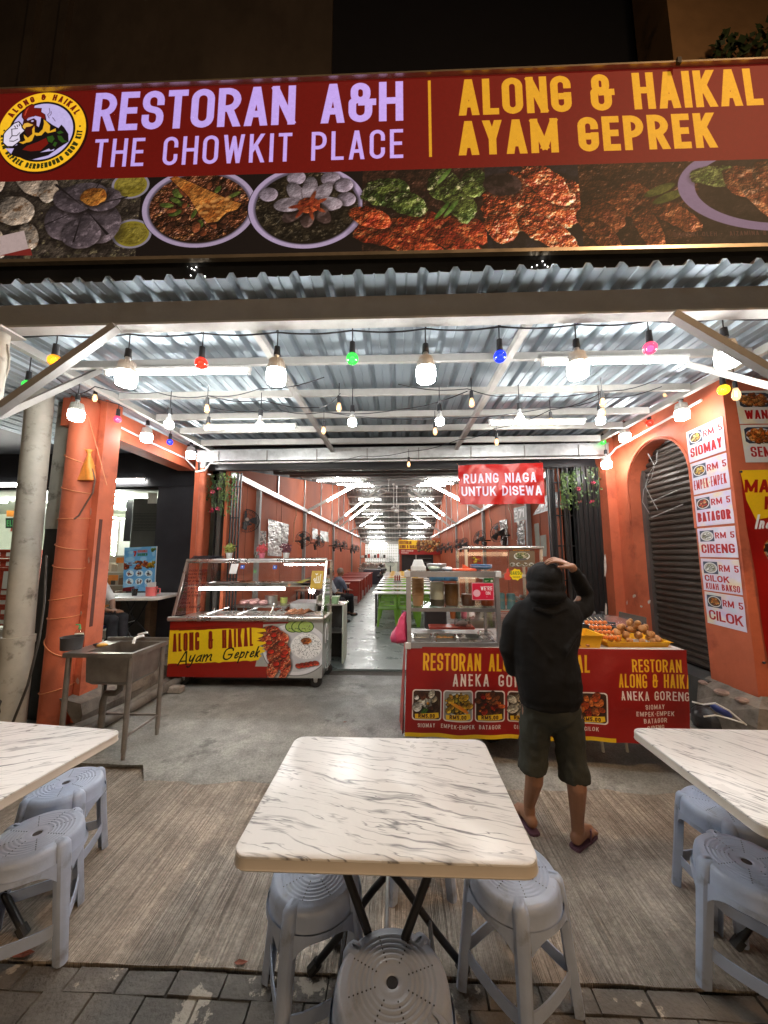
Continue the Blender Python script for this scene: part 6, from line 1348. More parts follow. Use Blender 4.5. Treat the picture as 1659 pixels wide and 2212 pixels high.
# ================================================================ folding tables with marble print
def marble(name, rot=.24):
    m = bpy.data.materials.new(name); m.use_nodes = True; MATS[name] = m; nt = m.node_tree; n = nt.nodes; l = nt.links; b = n['Principled BSDF']
    tc = n.new('ShaderNodeTexCoord'); mp = n.new('ShaderNodeMapping'); mp.inputs['Rotation'].default_value = (0, 0, rot); l.new(tc.outputs['Object'], mp.inputs[0])
    wp_ = n.new('ShaderNodeTexNoise'); wp_.inputs['Scale'].default_value = 3.2; wp_.inputs['Detail'].default_value = 4; l.new(mp.outputs[0], wp_.inputs['Vector'])
    va = n.new('ShaderNodeVectorMath'); va.operation = 'MULTIPLY_ADD'; va.inputs[1].default_value = (.05,.09,0); l.new(wp_.outputs['Color'], va.inputs[0]); l.new(mp.outputs[0], va.inputs[2])
    def band(sc_, st, wd, seed):
        q = n.new('ShaderNodeMapping'); q.inputs['Scale'].default_value = st; q.inputs['Location'].default_value = (seed, seed*.7, 0); l.new(va.outputs[0], q.inputs[0])
        x = n.new('ShaderNodeTexNoise'); x.inputs['Scale'].default_value = sc_; x.inputs['Detail'].default_value = 3; x.inputs['Roughness'].default_value = .55; l.new(q.outputs[0], x.inputs['Vector'])
        s_ = n.new('ShaderNodeMath'); s_.operation = 'SUBTRACT'; s_.inputs[1].default_value = .5; l.new(x.outputs['Fac'], s_.inputs[0]); a = n.new('ShaderNodeMath'); a.operation = 'ABSOLUTE'; l.new(s_.outputs[0], a.inputs[0])
        r = n.new('ShaderNodeMapRange'); r.inputs[1].default_value = 0; r.inputs[2].default_value = wd; r.inputs[3].default_value = 1; r.inputs[4].default_value = 0; l.new(a.outputs[0], r.inputs[0])
        k = n.new('ShaderNodeTexNoise'); k.inputs['Scale'].default_value = sc_*1.6; k.inputs['Detail'].default_value = 3; l.new(q.outputs[0], k.inputs['Vector'])
        kr = n.new('ShaderNodeMapRange'); kr.inputs[1].default_value = .46; kr.inputs[2].default_value = .60; l.new(k.outputs['Fac'], kr.inputs[0])
        mu = n.new('ShaderNodeMath'); mu.operation = 'MULTIPLY'; l.new(r.outputs[0], mu.inputs[0]); l.new(kr.outputs[0], mu.inputs[1]); return mu.outputs[0]
    b1_ = band(2.6, (.62, 6.0, 1), .032, 0); b2_ = band(5.0, (.75, 6.0, 1), .022, 3.3)
    mx = n.new('ShaderNodeMath'); mx.operation = 'MAXIMUM'; l.new(b1_, mx.inputs[0]); l.new(b2_, mx.inputs[1])
    sc_ = n.new('ShaderNodeMath'); sc_.operation = 'MULTIPLY'; sc_.inputs[1].default_value = .95; l.new(mx.outputs[0], sc_.inputs[0])
    c = n.new('ShaderNodeMix'); c.data_type = 'RGBA'; l.new(sc_.outputs[0], c.inputs[0]); c.inputs[6].default_value = (.72,.71,.69,1); c.inputs[7].default_value = (.12,.12,.13,1); l.new(c.outputs[2], b.inputs['Base Color'])
    b.inputs['Roughness'].default_value = .2; nz = n.new('ShaderNodeTexNoise'); nz.inputs['Scale'].default_value = 7; nz.inputs['Detail'].default_value = 4; l.new(tc.outputs['Object'], nz.inputs['Vector'])
    bp = n.new('ShaderNodeBump'); bp.inputs['Strength'].default_value = .34; bp.inputs['Distance'].default_value = .012; l.new(nz.outputs['Fac'], bp.inputs['Height']); l.new(bp.outputs[0], b.inputs['Normal'])
    rr = n.new('ShaderNodeMapRange'); rr.inputs[3].default_value = .20; rr.inputs[4].default_value = .42; l.new(nz.outputs['Fac'], rr.inputs[0]); l.new(rr.outputs[0], b.inputs['Roughness']); return m
M_marble = marble('marble_print'); M_marbL = marble('marble_print_left', -.5); M_marbR = marble('marble_print_right', .85); M_edge = mat('table_edge_band', (.62,.57,.50), .35, var=.06)
def rrect(w_, d_, r_, z, n=6, i=0):
    pts = []
    for cx, cy, a0 in ((w_/2-r_, d_/2-r_, 0), (-w_/2+r_, d_/2-r_, 90), (-w_/2+r_, -d_/2+r_, 180), (w_/2-r_, -d_/2+r_, 270)):
        for k in range(n+1): a = math.radians(a0+90*k/n); pts.append((cx+(r_-i)*math.cos(a), cy+(r_-i)*math.sin(a), z))
    return pts
def loft(mb, rings, capb=True, capt=True):
    n = len(rings[0]); b = len(mb.v)
    for r_ in rings: mb.v += [tuple(p) for p in r_]
    for i in range(len(rings)-1):
        for k in range(n): mb.f.append((b+i*n+k, b+i*n+(k+1)%n, b+(i+1)*n+(k+1)%n, b+(i+1)*n+k))
    if capb: mb.f.append(tuple(b+k for k in range(n-1,-1,-1)))
    if capt: mb.f.append(tuple(b+(len(rings)-1)*n+k for k in range(n)))
    return mb
def folding_table(w_, d_, label, loc, rz=0, group='marble topped folding tables in front', h=.80, mm=None):
    t = thing('folding_table', label, 'table', loc, rz, group)
    obj('tabletop', loft(MB(), [rrect(w_, d_, .05, h-.008, i=.0), rrect(w_, d_, .05, h-.003, i=.001), rrect(w_, d_, .05, h, i=.005)]), mm or M_marble, t, smooth=40)
    obj('edge_band', loft(MB(), [rrect(w_, d_, .05, h-.045, i=.012), rrect(w_, d_, .05, h-.040, i=-.001), rrect(w_, d_, .05, h-.036, i=-.003), rrect(w_, d_, .05, h-.031, i=-.0005), rrect(w_, d_, .05, h-.0085, i=-.0005)]), M_edge, t, smooth=40)
    for s_ in (-1, 1):
        y = s_*.17; 
        for q in (-1, 1):
            o = .012*q
            obj('leg', MB().tube([(-q*.19, y+o, h-.05), (-q*.05, y+o, h*.52), (q*.06, y+o, h*.38), (q*.20, y+o, .13), (q*.30, y+o, .018)], .0145, 8), M_blackmetal, t, smooth=50)
            obj('rubber_foot', MB().tube([(q*.285, y+o, .032), (q*.315, y+o, .0)], .021, 8), M_rubber, t)
    for x in (-.19, .19): obj('crossbar', MB().tube([(x, -.18, h-.06), (x, .18, h-.06)], .011, 6), M_blackmetal, t)
    for x in (-.17, .17): obj('crossbar', MB().tube([(x, -.17, .18), (x, .17, .18)], .009, 6), M_blackmetal, t)
    obj('pivot', MB().tube([(0,-.2,h*.47),(0,.2,h*.47)], .008, 6), M_galv, t); return t
folding_table(.90, .705, 'white marble topped folding table in the centre foreground', (-.043, 1.50, -.05))
folding_table(1.15, .68, 'white marble topped folding table cut by the left photo edge', (-1.985, 1.60, -.05), -.10, mm=M_marbL)
folding_table(1.15, .69, 'white marble topped folding table cut by the right photo edge', (1.755, 1.655, -.05), mm=M_marbR)

# ================================================================ plastic stools
M_stool = mat('pale_blue_plastic', (.36,.43,.57), .36, var=.08, scale=12, bump=.08, bscale=60, rv=.1, dirt=((.22,.24,.28), .58, .74, 7))
def make_stool():
    t = thing('plastic_stool', 'stool', 'stool'); H = .45
    prof = [(.016,H-.012),(.018,H-.002),(.020,H-.0006),(.038,H-.0006)]
    for k in range(6): r_ = .050+k*.0145; prof += [(r_,H-.0012),(r_+.004,H+.0009),(r_+.008,H+.0009),(r_+.0115,H-.0012)]
    prof += [(.146,H-.001),(.155,H-.004),(.163,H-.014),(.167,H-.03),(.172,H-.075),(.178,H-.082),(.176,H-.084),(.168,H-.075),(.160,H-.03),(.150,H-.014),(.04,H-.010)]
    obj('seat', MB().lathe(prof, 56), M_stool, t, smooth=45)
    obj('centre_hole', MB().lathe([(.0165,H-.004),(.0165,H-.0032)], 20), M_black, t)
    hm = MB()
    for a in range(8):
        for k in range(7): r_ = .052+k*.0125; an = a*PI/4+.2; c_, s_ = math.cos(an), math.sin(an); hm.lathe([(.0024,H+.0008),(.0024,H+.0014)], 6, (r_*c_, r_*s_, 0))
    stuff(obj('drain_holes', hm, M_black, t))
    lm = MB(); rings = []
    for z, r0, w_ in ((.452,.155,.020),(.448,.163,.042),(.435,.173,.054),(.36,.184,.056),(.2,.200,.050),(.01,.222,.044),(0,.223,.042)):
        rings.append([(r0-.030, -w_/2, z), (r0-.006, -w_/2, z), (r0+.004, -w_*.36, z), (r0+.008, -w_*.1, z), (r0+.008, w_*.1, z), (r0+.004, w_*.36, z), (r0-.006, w_/2, z), (r0-.030, w_/2, z), (r0-.030, w_/2-.004, z), (r0-.008, w_/2-.005, z), (r0+.002, 0, z), (r0-.008, -w_/2+.005, z), (r0-.030, -w_/2+.004, z)])
    lm = loft(MB(), rings[::-1])
    sk = MB()       # arched apron between legs
    for k in range(13):
        a = math.radians(-36+72*k/12); top = .372; dz = .05*(abs(k-6)/6)**3.2; r_ = .1775
        sk.v += [(r_*math.cos(a), r_*math.sin(a), top+.012), ((r_+.004+dz*.1)*math.cos(a), (r_+.004+dz*.1)*math.sin(a), top-.006-dz), ((r_-.003)*math.cos(a), (r_-.003)*math.sin(a), top-.006-dz)]
    for k in range(12):
        for j in (0, 1): sk.f.append((k*3+j, k*3+j+1, (k+1)*3+j+1, (k+1)*3+j))
    bm_ = MB(); R_ = .2
    c45 = math.cos(PI/4)
    for k in range(9):
        q = k/8; a = (R_*c45, -R_*c45); b = (R_*c45, R_*c45); x = a[0]+.008*math.sin(PI*q); y = a[1]*(1-q)+b[1]*q; z = .10+.03*(abs(q-.5)*2)**6
        bm_.v += [(x-.003, y, z), (x+.003, y, z), (x+.003, y, z+.046), (x-.003, y, z+.046)]
    for k in range(8):
        for j in range(4): bm_.f.append((k*4+j, k*4+(j+1)%4, (k+1)*4+(j+1)%4, (k+1)*4+j))
    L0 = A0 = B0 = None
    for k in range(4):
        if L0 is None: L0 = obj('leg', lm, M_stool, t, smooth=35); A0 = obj('apron', sk, M_stool, t, smooth=40); B0 = obj('stretcher', bm_, M_stool, t, smooth=40); L0.rotation_euler.z = PI/4
        else:
            for s_, off in ((L0, PI/4), (A0, 0), (B0, 0)): o = s_.copy(); link(o); o.parent = t; o.rotation_euler.z = off+k*PI/2
    return t
s0 = make_stool(); SG_ = 'pale blue plastic stools around the front tables'
for i, (x, y, rz, lab) in enumerate(((-.325,1.555,.45,'pale blue plastic stool under the left end of the centre table'),(.452,1.595,.62,'pale blue plastic stool under the right end of the centre table'),(-.02,1.195,.15,'plastic stool at the bottom edge, in front of the centre table'),(-1.80,2.05,.3,'farther plastic stool beside the left table'),(-1.60,1.70,.55,'nearer plastic stool beside the left table'),(1.60,2.0,.2,'farther plastic stool half hidden by the right table'),(1.40,1.66,.75,'nearer plastic stool beside the right table'),(.10,2.12,.1,'plastic stool behind the centre table, only its legs showing'))):
    o = s0 if i == 0 else dup(s0, (x, y, -.05), rz); o.location = (x, y, -.05); o.rotation_euler.z = rz; o['label'] = lab; o['group'] = SG_
    if i == 3: obj('red_sticker', MB().box(.1455, .1495, -.035, .03, .108, .140), mat('red_sticker', (.55,.08,.05), .5), o)
M_dry = mat('dry_leaf', (.22,.06,.03), .7, var=.3, scale=40)
for (u, v, s_, lab) in ((48,2062,.05,'curled reddish dry leaf on the ground at the bottom left corner'),(745,1560,.022,'tiny dry leaf scrap on the porch floor before the centre table'),(520,2080,.028,'small brown leaf scrap at the edge of the paving')):
    p = P(u, v, Z=-.047 if v > 1650 else .003); m = MB(); m.add([p+Vector(q)*s_ for q in ((-1,0,.02),(-.4,.38,.16),(.5,.30,.10),(1.1,0,.25),(.4,-.34,.12),(-.5,-.3,.06),(0,0,.02))], [(0,5,6,1),(1,6,3,2),(5,4,3,6)]); tag(obj('fallen_leaf', m, M_dry, None), lab, 'leaf')
# ================================================================ glass display cart, left
ct = thing('display_cart', 'steel and glass food display cart with along and haikal ayam geprek print', 'food cart', (-1.9, 4.6, 0), world=True)
X0, X1, YF_, YB_ = -2.86, -.925, 4.57, 5.22
obj('body', MB().box(X0+.004, X1-.004, YF_+.006, YB_, .135, .80), M_steel, ct)
obj('printed_front', MB().grid((X0,YF_,.13),(X1,YF_,.135),(X1,YF_,.805),(X0,YF_,.80),12,4,lambda u,v:.003*math.sin(u*7)), mat_print('cart_print', paint_cart(), rough=.35, bump=.1, bscale=4), ct)
obj('counter_rail', MB().tube([(X0-.02,4.56,.828),(X1+.01,4.56,.845)], .030, 14), M_steel, ct, smooth=40)
obj('counter_top', MB().box(X0, X1, 4.585, YB_, .80, .822), M_steel, ct)
obj('top_rail', MB().tube([(X0-.0,4.85,1.545),(X1-.015,4.85,1.562)], .030, 14), M_steel, ct, smooth=40)
obj('roof_sheet', MB().box(X0, X1-.01, 4.86, 5.20, 1.545, 1.56), M_steel, ct)
for x in (X0+.01, X1-.02):
    obj('slanting_post', MB().bar((x,4.60,.84),(x,4.84,1.54), .028), M_steel, ct); obj('rear_post', MB().bar((x,5.19,.82),(x,5.19,1.55), .028), M_steel, ct)
obj('front_glass', MB().prism([(X0+.03,4.605,.86),(X1-.04,4.605,.86),(X1-.04,4.835,1.52),(X0+.03,4.835,1.52)], (0,-.003,0), (0,.003,0)), M_clear, ct)
for x in (X0+.008, X1-.022): obj('side_glass', MB().prism([(x,4.63,.85),(x,5.18,.85),(x,5.18,1.53),(x,4.86,1.53)], (-.002,0,0), (.002,0,0)), M_clear, ct)
obj('shelf', MB().box(X0+.04, X1-.05, 4.83, 5.18, 1.205, 1.222), M_steel, ct)
obj('lamp_tube', MB().tube([(-2.66,4.84,1.178),(-1.50,4.84,1.182)], .017, 10), emitter('cart_tube_light', (1,.98,.94), 60), ct, smooth=40)
obj('menu_lettering', MB().grid((X0+.05,4.618,.93),(X0+.46,4.618,.93),(X0+.46,4.80,1.45),(X0+.05,4.80,1.45),1,1), None, ct)
cm = CV(260, 380, (.45,.05,.05)); al = CV(260, 380, (0,0,0))
for i, s_ in enumerate(('BAKSO HALUS','BAKSO URAT','BAKSO TELUR','MIE AYAM','BAKSO KERING','MIE GORENG','NASI AYAM','AYAM GEPREK','SOTO','RAWON','GULAI KAMBING')): al.text(s_, 14, 32+i*33, 20, 4, (.8,.8,.8), wf=.6, gap=4, slant=.1)
bpy.data.objects['menu_lettering'].data.materials.clear(); bpy.data.objects['menu_lettering'].data.materials.append(mat_print('menu_letters', cm, alpha=al.a[..., 0], bump=0))
def callig():
    c = CV(160, 200, (.72,.58,.06)); W_ = (.90,.90,.85)
    for a, b in (((128,40),(122,130)),((104,60),(96,126)),((78,66),(70,128)),((122,130),(60,132)),((60,132),(36,96)),((36,96),(52,84)),((52,84),(60,112)),((84,34),(70,46)),((70,46),(58,34))):
        dx, dy = b[0]-a[0], b[1]-a[1]; L = math.hypot(dx, dy); nx, ny = -dy/L*5, dx/L*5; c.poly([(a[0]+nx,a[1]+ny),(b[0]+nx,b[1]+ny),(b[0]-nx,b[1]-ny),(a[0]-nx,a[1]-ny)], W_); c.ell(*a, 5, 5, W_); c.ell(*b, 5, 5, W_)
    return c
def yslant(z): return 4.60+(z-.84)*.343
q = [(-1.13,1.20),(-.98,1.19),(-.965,1.40),(-1.06,1.44),(-1.125,1.40)]
obj('yellow_sticker', MB().grid((-1.13,yslant(1.19)-.006,1.19),(-.975,yslant(1.19)-.006,1.19),(-.975,yslant(1.42)-.006,1.42),(-1.13,yslant(1.42)-.006,1.42),1,1), mat_print('calligraphy', callig(), bump=0), ct)
M_flagb = mat('blue_sticker', (.03,.09,.42), .4)
for x, z in ((-2.10,1.445),(-1.66,1.44)): obj('blue_sticker', MB().prism([(x,yslant(z)-.008,z),(x+.055,yslant(z)-.008,z),(x+.055,yslant(z+.045)-.008,z+.05),(x,yslant(z+.045)-.008,z+.05)], (0,0,0), (0,.003,0)), M_flagb, ct); obj('sticker_star', MB().ball((x+.028,yslant(z)-.006,z+.026), .010, 8, 4, Matrix.Diagonal((1,.2,1)).to_3x3()), M_white, ct)
obj('paper_note', MB().prism([(-2.24,yslant(1.38)-.008,1.38),(-2.14,yslant(1.38)-.008,1.38),(-2.13,yslant(1.50)-.008,1.51),(-2.23,yslant(1.50)-.008,1.51)], (0,0,0), (0,.003,0)), M_white, ct)
obj('side_emblem', MB().tube([(X1+.004, 4.80+.09*math.cos(PI*k/10), .60+.14*math.sin(PI*k/10)) for k in range(-2,13)], .011, 6), M_white, ct)
for x, y, nm in ((X1-.09,4.66,''),(X1-.05,5.14,''),(X0+.16,4.68,''),(X0+.2,5.14,'')):
    wz = .078; obj('caster_fork', MB().prism([(x-.028,y-.02,.135),(x+.028,y-.02,.135),(x+.020,y-.02,.07),(x-.020,y-.02,.07)], (0,-.012,0), (0,.0,0)).prism([(x-.028,y+.03,.135),(x+.028,y+.03,.135),(x+.02,y+.03,.07),(x-.02,y+.03,.07)], (0,0,0), (0,.012,0)), M_galv, ct)
    w2 = obj('wheel', MB().lathe([(.045,-.022),(.070,-.020),(.078,-.010),(.078,.010),(.070,.020),(.045,.022)], 24, (x,y,wz), Matrix.Rotation(PI/2,3,'X')), M_rubber, ct, smooth=40)
    obj('rim', MB().lathe([(.002,-.024),(.03,-.026),(.045,-.020),(.045,.020),(.002,.024)], 18, (x,y,wz), Matrix.Rotation(PI/2,3,'X')), M_grey_steel, w2)
obj('black_base', MB().box(X0+.25, X1-.2, 4.75, 5.18, .05, .13), M_black, ct)  # plain black box below the cart body
# food wells and trays
for i in range(4):
    x0 = X0+.28+i*.405; t = thing('food_well', '%s steel food pan sunk in the cart counter' % ('leftmost','second','third','rightmost')[i], 'food pan', (x0, 4.8, .822), world=True, group='steel pans in the cart counter')
    m = MB(); a, b, c_, d = x0, x0+.375, 4.64, 5.10
    for xa, xb, ya, yb in ((a,b,c_,c_+.012),(a,b,d-.012,d),(a,a+.012,c_+.0121,d-.0121),(b-.012,b,c_+.0121,d-.0121)): m.box(xa, xb, ya, yb, .824, .852)
    m.box(a+.0121, b-.0121, c_+.0121, d-.0121, .823, .828); obj('pan', m, M_steel, t)
    if i in (0, 1, 2): tg_ = MB(); tg_.tube([(x0+.10,4.72,.86),(x0+.22,4.95,.90),(x0+.26,5.0,.91)], .009, 6); tg_.tube([(x0+.20,4.70,.86),(x0+.07,4.98,.90)], .007, 6); tag(obj('serving_tongs', tg_, M_steel, None), 'steel tongs lying across the %s food pan' % ('leftmost','second','third')[i], 'tongs')
ld = MB(); ld.tube([(-1.63,4.70,.86),(-1.585,4.72,1.0)], .014, 8); tag(obj('ladle', ld, M_steel, None), 'steel ladle handle standing up in the third food pan', 'ladle')
M_fried = mat('fried_chicken_brown', (.30,.11,.04), .55, var=.45, scale=30, bump=.8, bscale=50); M_fish = mat('grilled_fish', (.10,.05,.03), .5, var=.4, scale=25, bump=.8, bscale=40)
M_rice = mat('pale_food', (.60,.52,.38), .6, var=.2, scale=40, bump=.6, bscale=60); M_leaff = mat('banana_leaf', (.45,.42,.08), .5, var=.2)
def lump(mb, c, r, rg_, fl=.6):
    n, m_ = 7, 5; b = len(mb.v)
    for i in range(m_+1):
        for k in range(n):
            a = 2*PI*k/n; th = PI*i/m_; q = r*rg_.uniform(.75,1.15); mb.v.append((c[0]+q*math.sin(th)*math.cos(a), c[1]+q*math.sin(th)*math.sin(a), c[2]+q*math.cos(th)*fl))
    for i in range(m_):
        for k in range(n): mb.f.append((b+i*n+k, b+i*n+(k+1)%n, b+(i+1)*n+(k+1)%n, b+(i+1)*n+k))
r = random.Random(3)
def tray(x, y, z, w_, d_, lab, fmat, n, rad, seed, fl=.5, rm=M_steel, hh=.03, group=None, name='food_tray', cat='tray'):
    t = thing(name, lab, cat, (x, y, z), world=True, group=group); m = MB(); a, b, c_, d = x-w_/2, x+w_/2, y-d_/2, y+d_/2
    def rim(i, zz): return [(a-i,c_-i,zz),(b+i,c_-i,zz),(b+i,d+i,zz),(a-i,d+i,zz)]
    loft(m, [rim(-.02,z+.001), rim(0,z+hh), rim(.012,z+hh+.002), rim(.012,z+hh+.005), rim(0,z+hh+.003), rim(-.018,z+.006)], True, True); obj('tray', m, rm, t)
    if n:
        rg_ = random.Random(seed); fm = MB()
        for k in range(n): lump(fm, (rg_.uniform(a+.02,b-.02), rg_.uniform(c_+.02,d-.02), z+.012+rad*fl*.8+rg_.uniform(0,1)*rad*fl), rad*rg_.uniform(.6,1.15), rg_, fl)
        stuff(obj('food', fm, fmat, t, smooth=True))
    return t
for i, (x, fm, n, rad, lab) in enumerate(((-2.44,M_rice,0,.02,'empty silver tray at the left of the cart upper shelf'),(-2.10,M_fried,46,.024,'tray of small fried pieces second on the cart upper shelf'),(-1.74,M_fried,46,.022,'tray of fried pieces in the middle of the cart shelf'),(-1.46,M_rice,16,.02,'tray of pale food on the cart upper shelf'),(-1.02,M_fried,20,.022,'last tray of fried food behind the yellow sticker'))): tray(x, 5.0, 1.222, .30 if i != 4 else .16, .24, lab, fm, n, rad, i+5, group='trays on the cart upper shelf')
t = thing('fish_plate', 'dark plate heaped with grilled fish on a banana leaf, upper shelf of cart', 'plate', (-1.25,4.98,1.222), world=True); obj('plate', MB().lathe([(.05,0),(.12,.02),(.13,.022)], 20, (-1.25,4.98,1.223)), M_black, t)
m = MB()
for k in range(6): m.tube([(-1.35+.03*k,4.94,1.25+.008*k),(-1.26+.02*k,4.99,1.28+.008*k),(-1.17+.02*k,5.0,1.26+.01*k)], [.012,.024,.006], 7)
obj('grilled_fish', m, M_fish, t, smooth=True); obj('leaf', MB().prism([(-1.38,4.88,1.255),(-1.28,4.86,1.25),(-1.18,4.90,1.30),(-1.25,4.92,1.30)], (0,0,0), (0,.002,.002)), M_leaff, t)
t = thing('fried_fish_heap', 'heap of fried fish in the rightmost food pan of the cart', 'food', (-1.34,4.85,.83), world=True); m = MB(); rg_ = random.Random(8)
for k in range(9): x = -1.42+.03*k; m.tube([(x-.06,4.80,.855),(x,4.86,.885+.008*(k%3)),(x+.06,4.92+rg_.uniform(-.03,.03),.87)], [.008,.026,.004], 7)
obj('fried_fish', m, M_fried, t, smooth=True)
# on top of the cart
def potplant(x, y, z, lab, potm, leafm, seed, s_=1.0):
    t = thing('potted_plant', lab, 'potted plant', (x, y, z), world=True, group='small artificial plants on the display cart')
    obj('pot', MB().lathe([(.030*s_,0),(.033*s_,.02),(.044*s_,.085*s_),(.047*s_,.085*s_),(.047*s_,.095*s_),(.040*s_,.095*s_),(.03*s_,.07)], 16, (x,y,z)), potm, t, smooth=40)
    leafy('flowers', (x, y, z+.15), 120, .075, .030, leafm, t, seed, 1.0)
M_pinkpot = mat('pink_pot', (.75,.20,.28), .4); M_redfl = mat('red_flower', (.55,.07,.08), .5, var=.4, scale=30); M_purp = mat('purple_flower', (.16,.05,.07), .5, var=.4, scale=30); M_yg = mat('yellow_green_flower', (.26,.30,.06), .5, var=.5, scale=30)
potplant(-2.33,4.95,1.562,'small plant in white pot, left one on the display cart',M_white,M_yg,1); potplant(-1.87,4.95,1.562,'small red flowers in a pink pot on the display cart',M_pinkpot,M_redfl,2); potplant(-1.53,4.95,1.562,'dark purple flowers in white pot on the display cart',M_white,M_purp,3)
tag(obj('spray_bottle', MB().lathe([(.02,0),(.022,.06),(.010,.08),(.010,.10)], 12, (-1.97,4.97,1.562)), M_clear and mat('dark_bottle', (.10,.08,.06), .2), None, smooth=40), 'small dark bottle left of the pink flower pot', 'bottle')
m = MB()
for k in range(4): m.bbox(-2.86+.015*k, -2.56+.03*k, 4.90, 5.1, 1.562+.014*k, 1.574+.014*k, .005)
m.grid((-2.55,4.9,1.60),(-2.36,4.92,1.563),(-2.36,5.05,1.563),(-2.55,5.08,1.61),4,3); m.uv = None
tag(obj('folded_cloth', m, mat('navy_black_cloth', (.02,.02,.03), .8, bump=.4), None), 'folded black cloth on the left end of the cart top', 'cloth')
tag(obj('brick', MB().bbox(-2.74,-2.56,4.38,4.48,.0,.075,.012), mat('grey_brick', (.30,.26,.22), .8, var=.25, scale=20, bump=.5), None), 'grey brick lying by the front left wheel of the cart', 'brick')
# behind the cart
wt = thing('work_table', 'steel work table with pots seen through the cart glass', 'table', (-2.2,6.0,0), world=True)
obj('worktop', MB().box(-2.62,-1.75,5.75,6.35,.80,.83), M_steel, wt)
for x in (-2.58,-1.8):
    for y in (5.8,6.3): obj('leg', MB().bar((x,y,.01),(x,y,.80),.035), M_steel, wt)
tag(obj('gas_stove', MB().bbox(-1.74,-1.32,5.9,6.4,.05,.86,.01), M_galv, None), 'pale steel stove cabinet behind the display cart', 'stove')
rk = thing('low_cabinet', 'low brown cabinet with open shelf behind the right end of the cart', 'cabinet', (-1.1,5.8,0), world=True)
obj('side', MB().box(-1.24,-1.22,5.6,6.0,.01,1.0), M_steel, rk); obj('side', MB().box(-.84,-.82,5.6,6.0,.01,.86), M_cream, rk); obj('top', MB().box(-1.24,-.80,5.6,6.0,.86,.88), M_steel, rk); obj('back', MB().box(-1.22,-.84,5.97,6.0,.01,.86), M_dark, rk); obj('shelf', MB().box(-1.22,-.84,5.62,5.97,.45,.47), M_steel, rk)
M_mint = mat('mint_plastic', (.35,.55,.30), .4)
m = MB(); loft(m, [rrect(.20,.14,.02,.0),rrect(.24,.18,.02,.10),rrect(.25,.19,.02,.102),rrect(.25,.19,.02,.105)]); m.v = [(a-1.03,b+5.75,c_+.88) for a,b,c_ in m.v]
tag(obj('green_basket', m, M_mint, None), 'mint green plastic basket on the low cabinet', 'basket')
for k, (x, y, r_, h_, lab) in enumerate(((-2.08,6.0,.10,.13,'steel cooking pot on the work table behind the cart'),(-1.9,6.1,.06,.09,'yellow green cup beside the pot on the work table'))):
    tag(obj('cooking_pot' if k == 0 else 'cup', MB().lathe([(r_*.9,0),(r_,.02),(r_,h_),(r_*1.05,h_+.003)], 18, (x,y,.832)), M_steel if k == 0 else mat('yellow_green_cup', (.45,.50,.12), .4), None, smooth=40), lab, 'pot' if k == 0 else 'cup')
for k in range(3): tag(obj('meat_packet', MB().bbox(-2.56+.16*k,-2.42+.16*k,5.85,6.0,.832,.90+.02*(k==1),.02), mat('pink_packet', (.75,.42,.40), .4, bump=.5), None), 'pink wrapped packet on the work table, %s' % ('left','middle','right')[k], 'packet', 'pink packets on the work table')
# ================================================================ right stall with red cloth
st2 = thing('stall_table', 'food stall table draped with red printed restaurant cloth', 'stall', (1.1, 3.2, 0), world=True)
bl_, br_, tr_, tl_ = P(874,1590,Y=3.07), P(1490,1606,Y=2.97), P(1483,1404,Y=2.98), P(879,1397,Y=3.08)
def folds(u, v): return -(.010*math.sin(u*21+1.2*v)*(1-v)*1.4+.008*math.sin(u*47+2)*(1-v)+.006*noise.noise(Vector((u*14,v*4,0))))+.014*(1-v)
M_cloth = mat_print('red_stall_print', paint_cloth(), rough=.42, bump=.35, bscale=7)
obj('printed_cloth', MB().grid(bl_, br_, tr_, tl_, 90, 20, folds), M_cloth, st2, smooth=True)
M_redc = mat('plain_red_cloth', (.45,.05,.035), .45, var=.12, bump=.3, bscale=9)
sl_ = MB().grid(P(866,1560,Y=3.9), bl_, tl_, (tl_.x+.01, 3.85, tl_.z), 14, 10, lambda u, v: .012*math.sin(u*14)*(1-v)+.01); sl_.uv = None
obj('side_cloth', sl_, M_redc, st2, smooth=True)
sr_ = MB().grid(br_, (br_.x+.02,3.7,.2), (tr_.x,3.7,tr_.z), tr_, 10, 8, lambda u, v: .01*math.sin(u*12)*(1-v)); sr_.uv = None; obj('side_cloth', sr_, mat('dark_green_cloth', (.03,.07,.06), .6), st2, smooth=True)
sv = CV(120, 520, (.45,.05,.035))
obj('top_board', MB().prism([(tl_.x+.004,3.09,tl_.z-.002),(tr_.x-.004,2.985,tr_.z-.002),(tr_.x-.004,3.80,tr_.z-.002),(tl_.x+.004,3.84,tl_.z-.002)], (0,0,-.022), (0,0,.0)), mat('stall_board', (.55,.50,.48), .5), st2)
for x, y in ((.16,3.16),(1.15,3.14),(2.14,3.08),(.16,3.75),(2.14,3.68)): obj('leg', MB().bar((x,y,-.0),(x,y,.85),.03), M_grey_steel, st2)
for k, u in enumerate((1300, 1352)): p = P(u,1618,Y=3.1); obj('hanging_strap', MB().tube([p+Vector((0,0,.1)), p+Vector((.01,0,-.02))], .012, 6), M_pvc, st2)
for k, (x, y, s_) in enumerate(((.82,3.45,.12),(1.0,3.5,.1),(1.5,3.5,.13))):
    m = MB(); rg_ = random.Random(k); lump(m, (x,y,s_*.55), s_, rg_, .6); tag(obj('rubber_hose_pile', m, M_rubber, None, smooth=True), 'dark bundle under the red stall, %s' % ('left','beside the left one','right')[k], 'bundle')
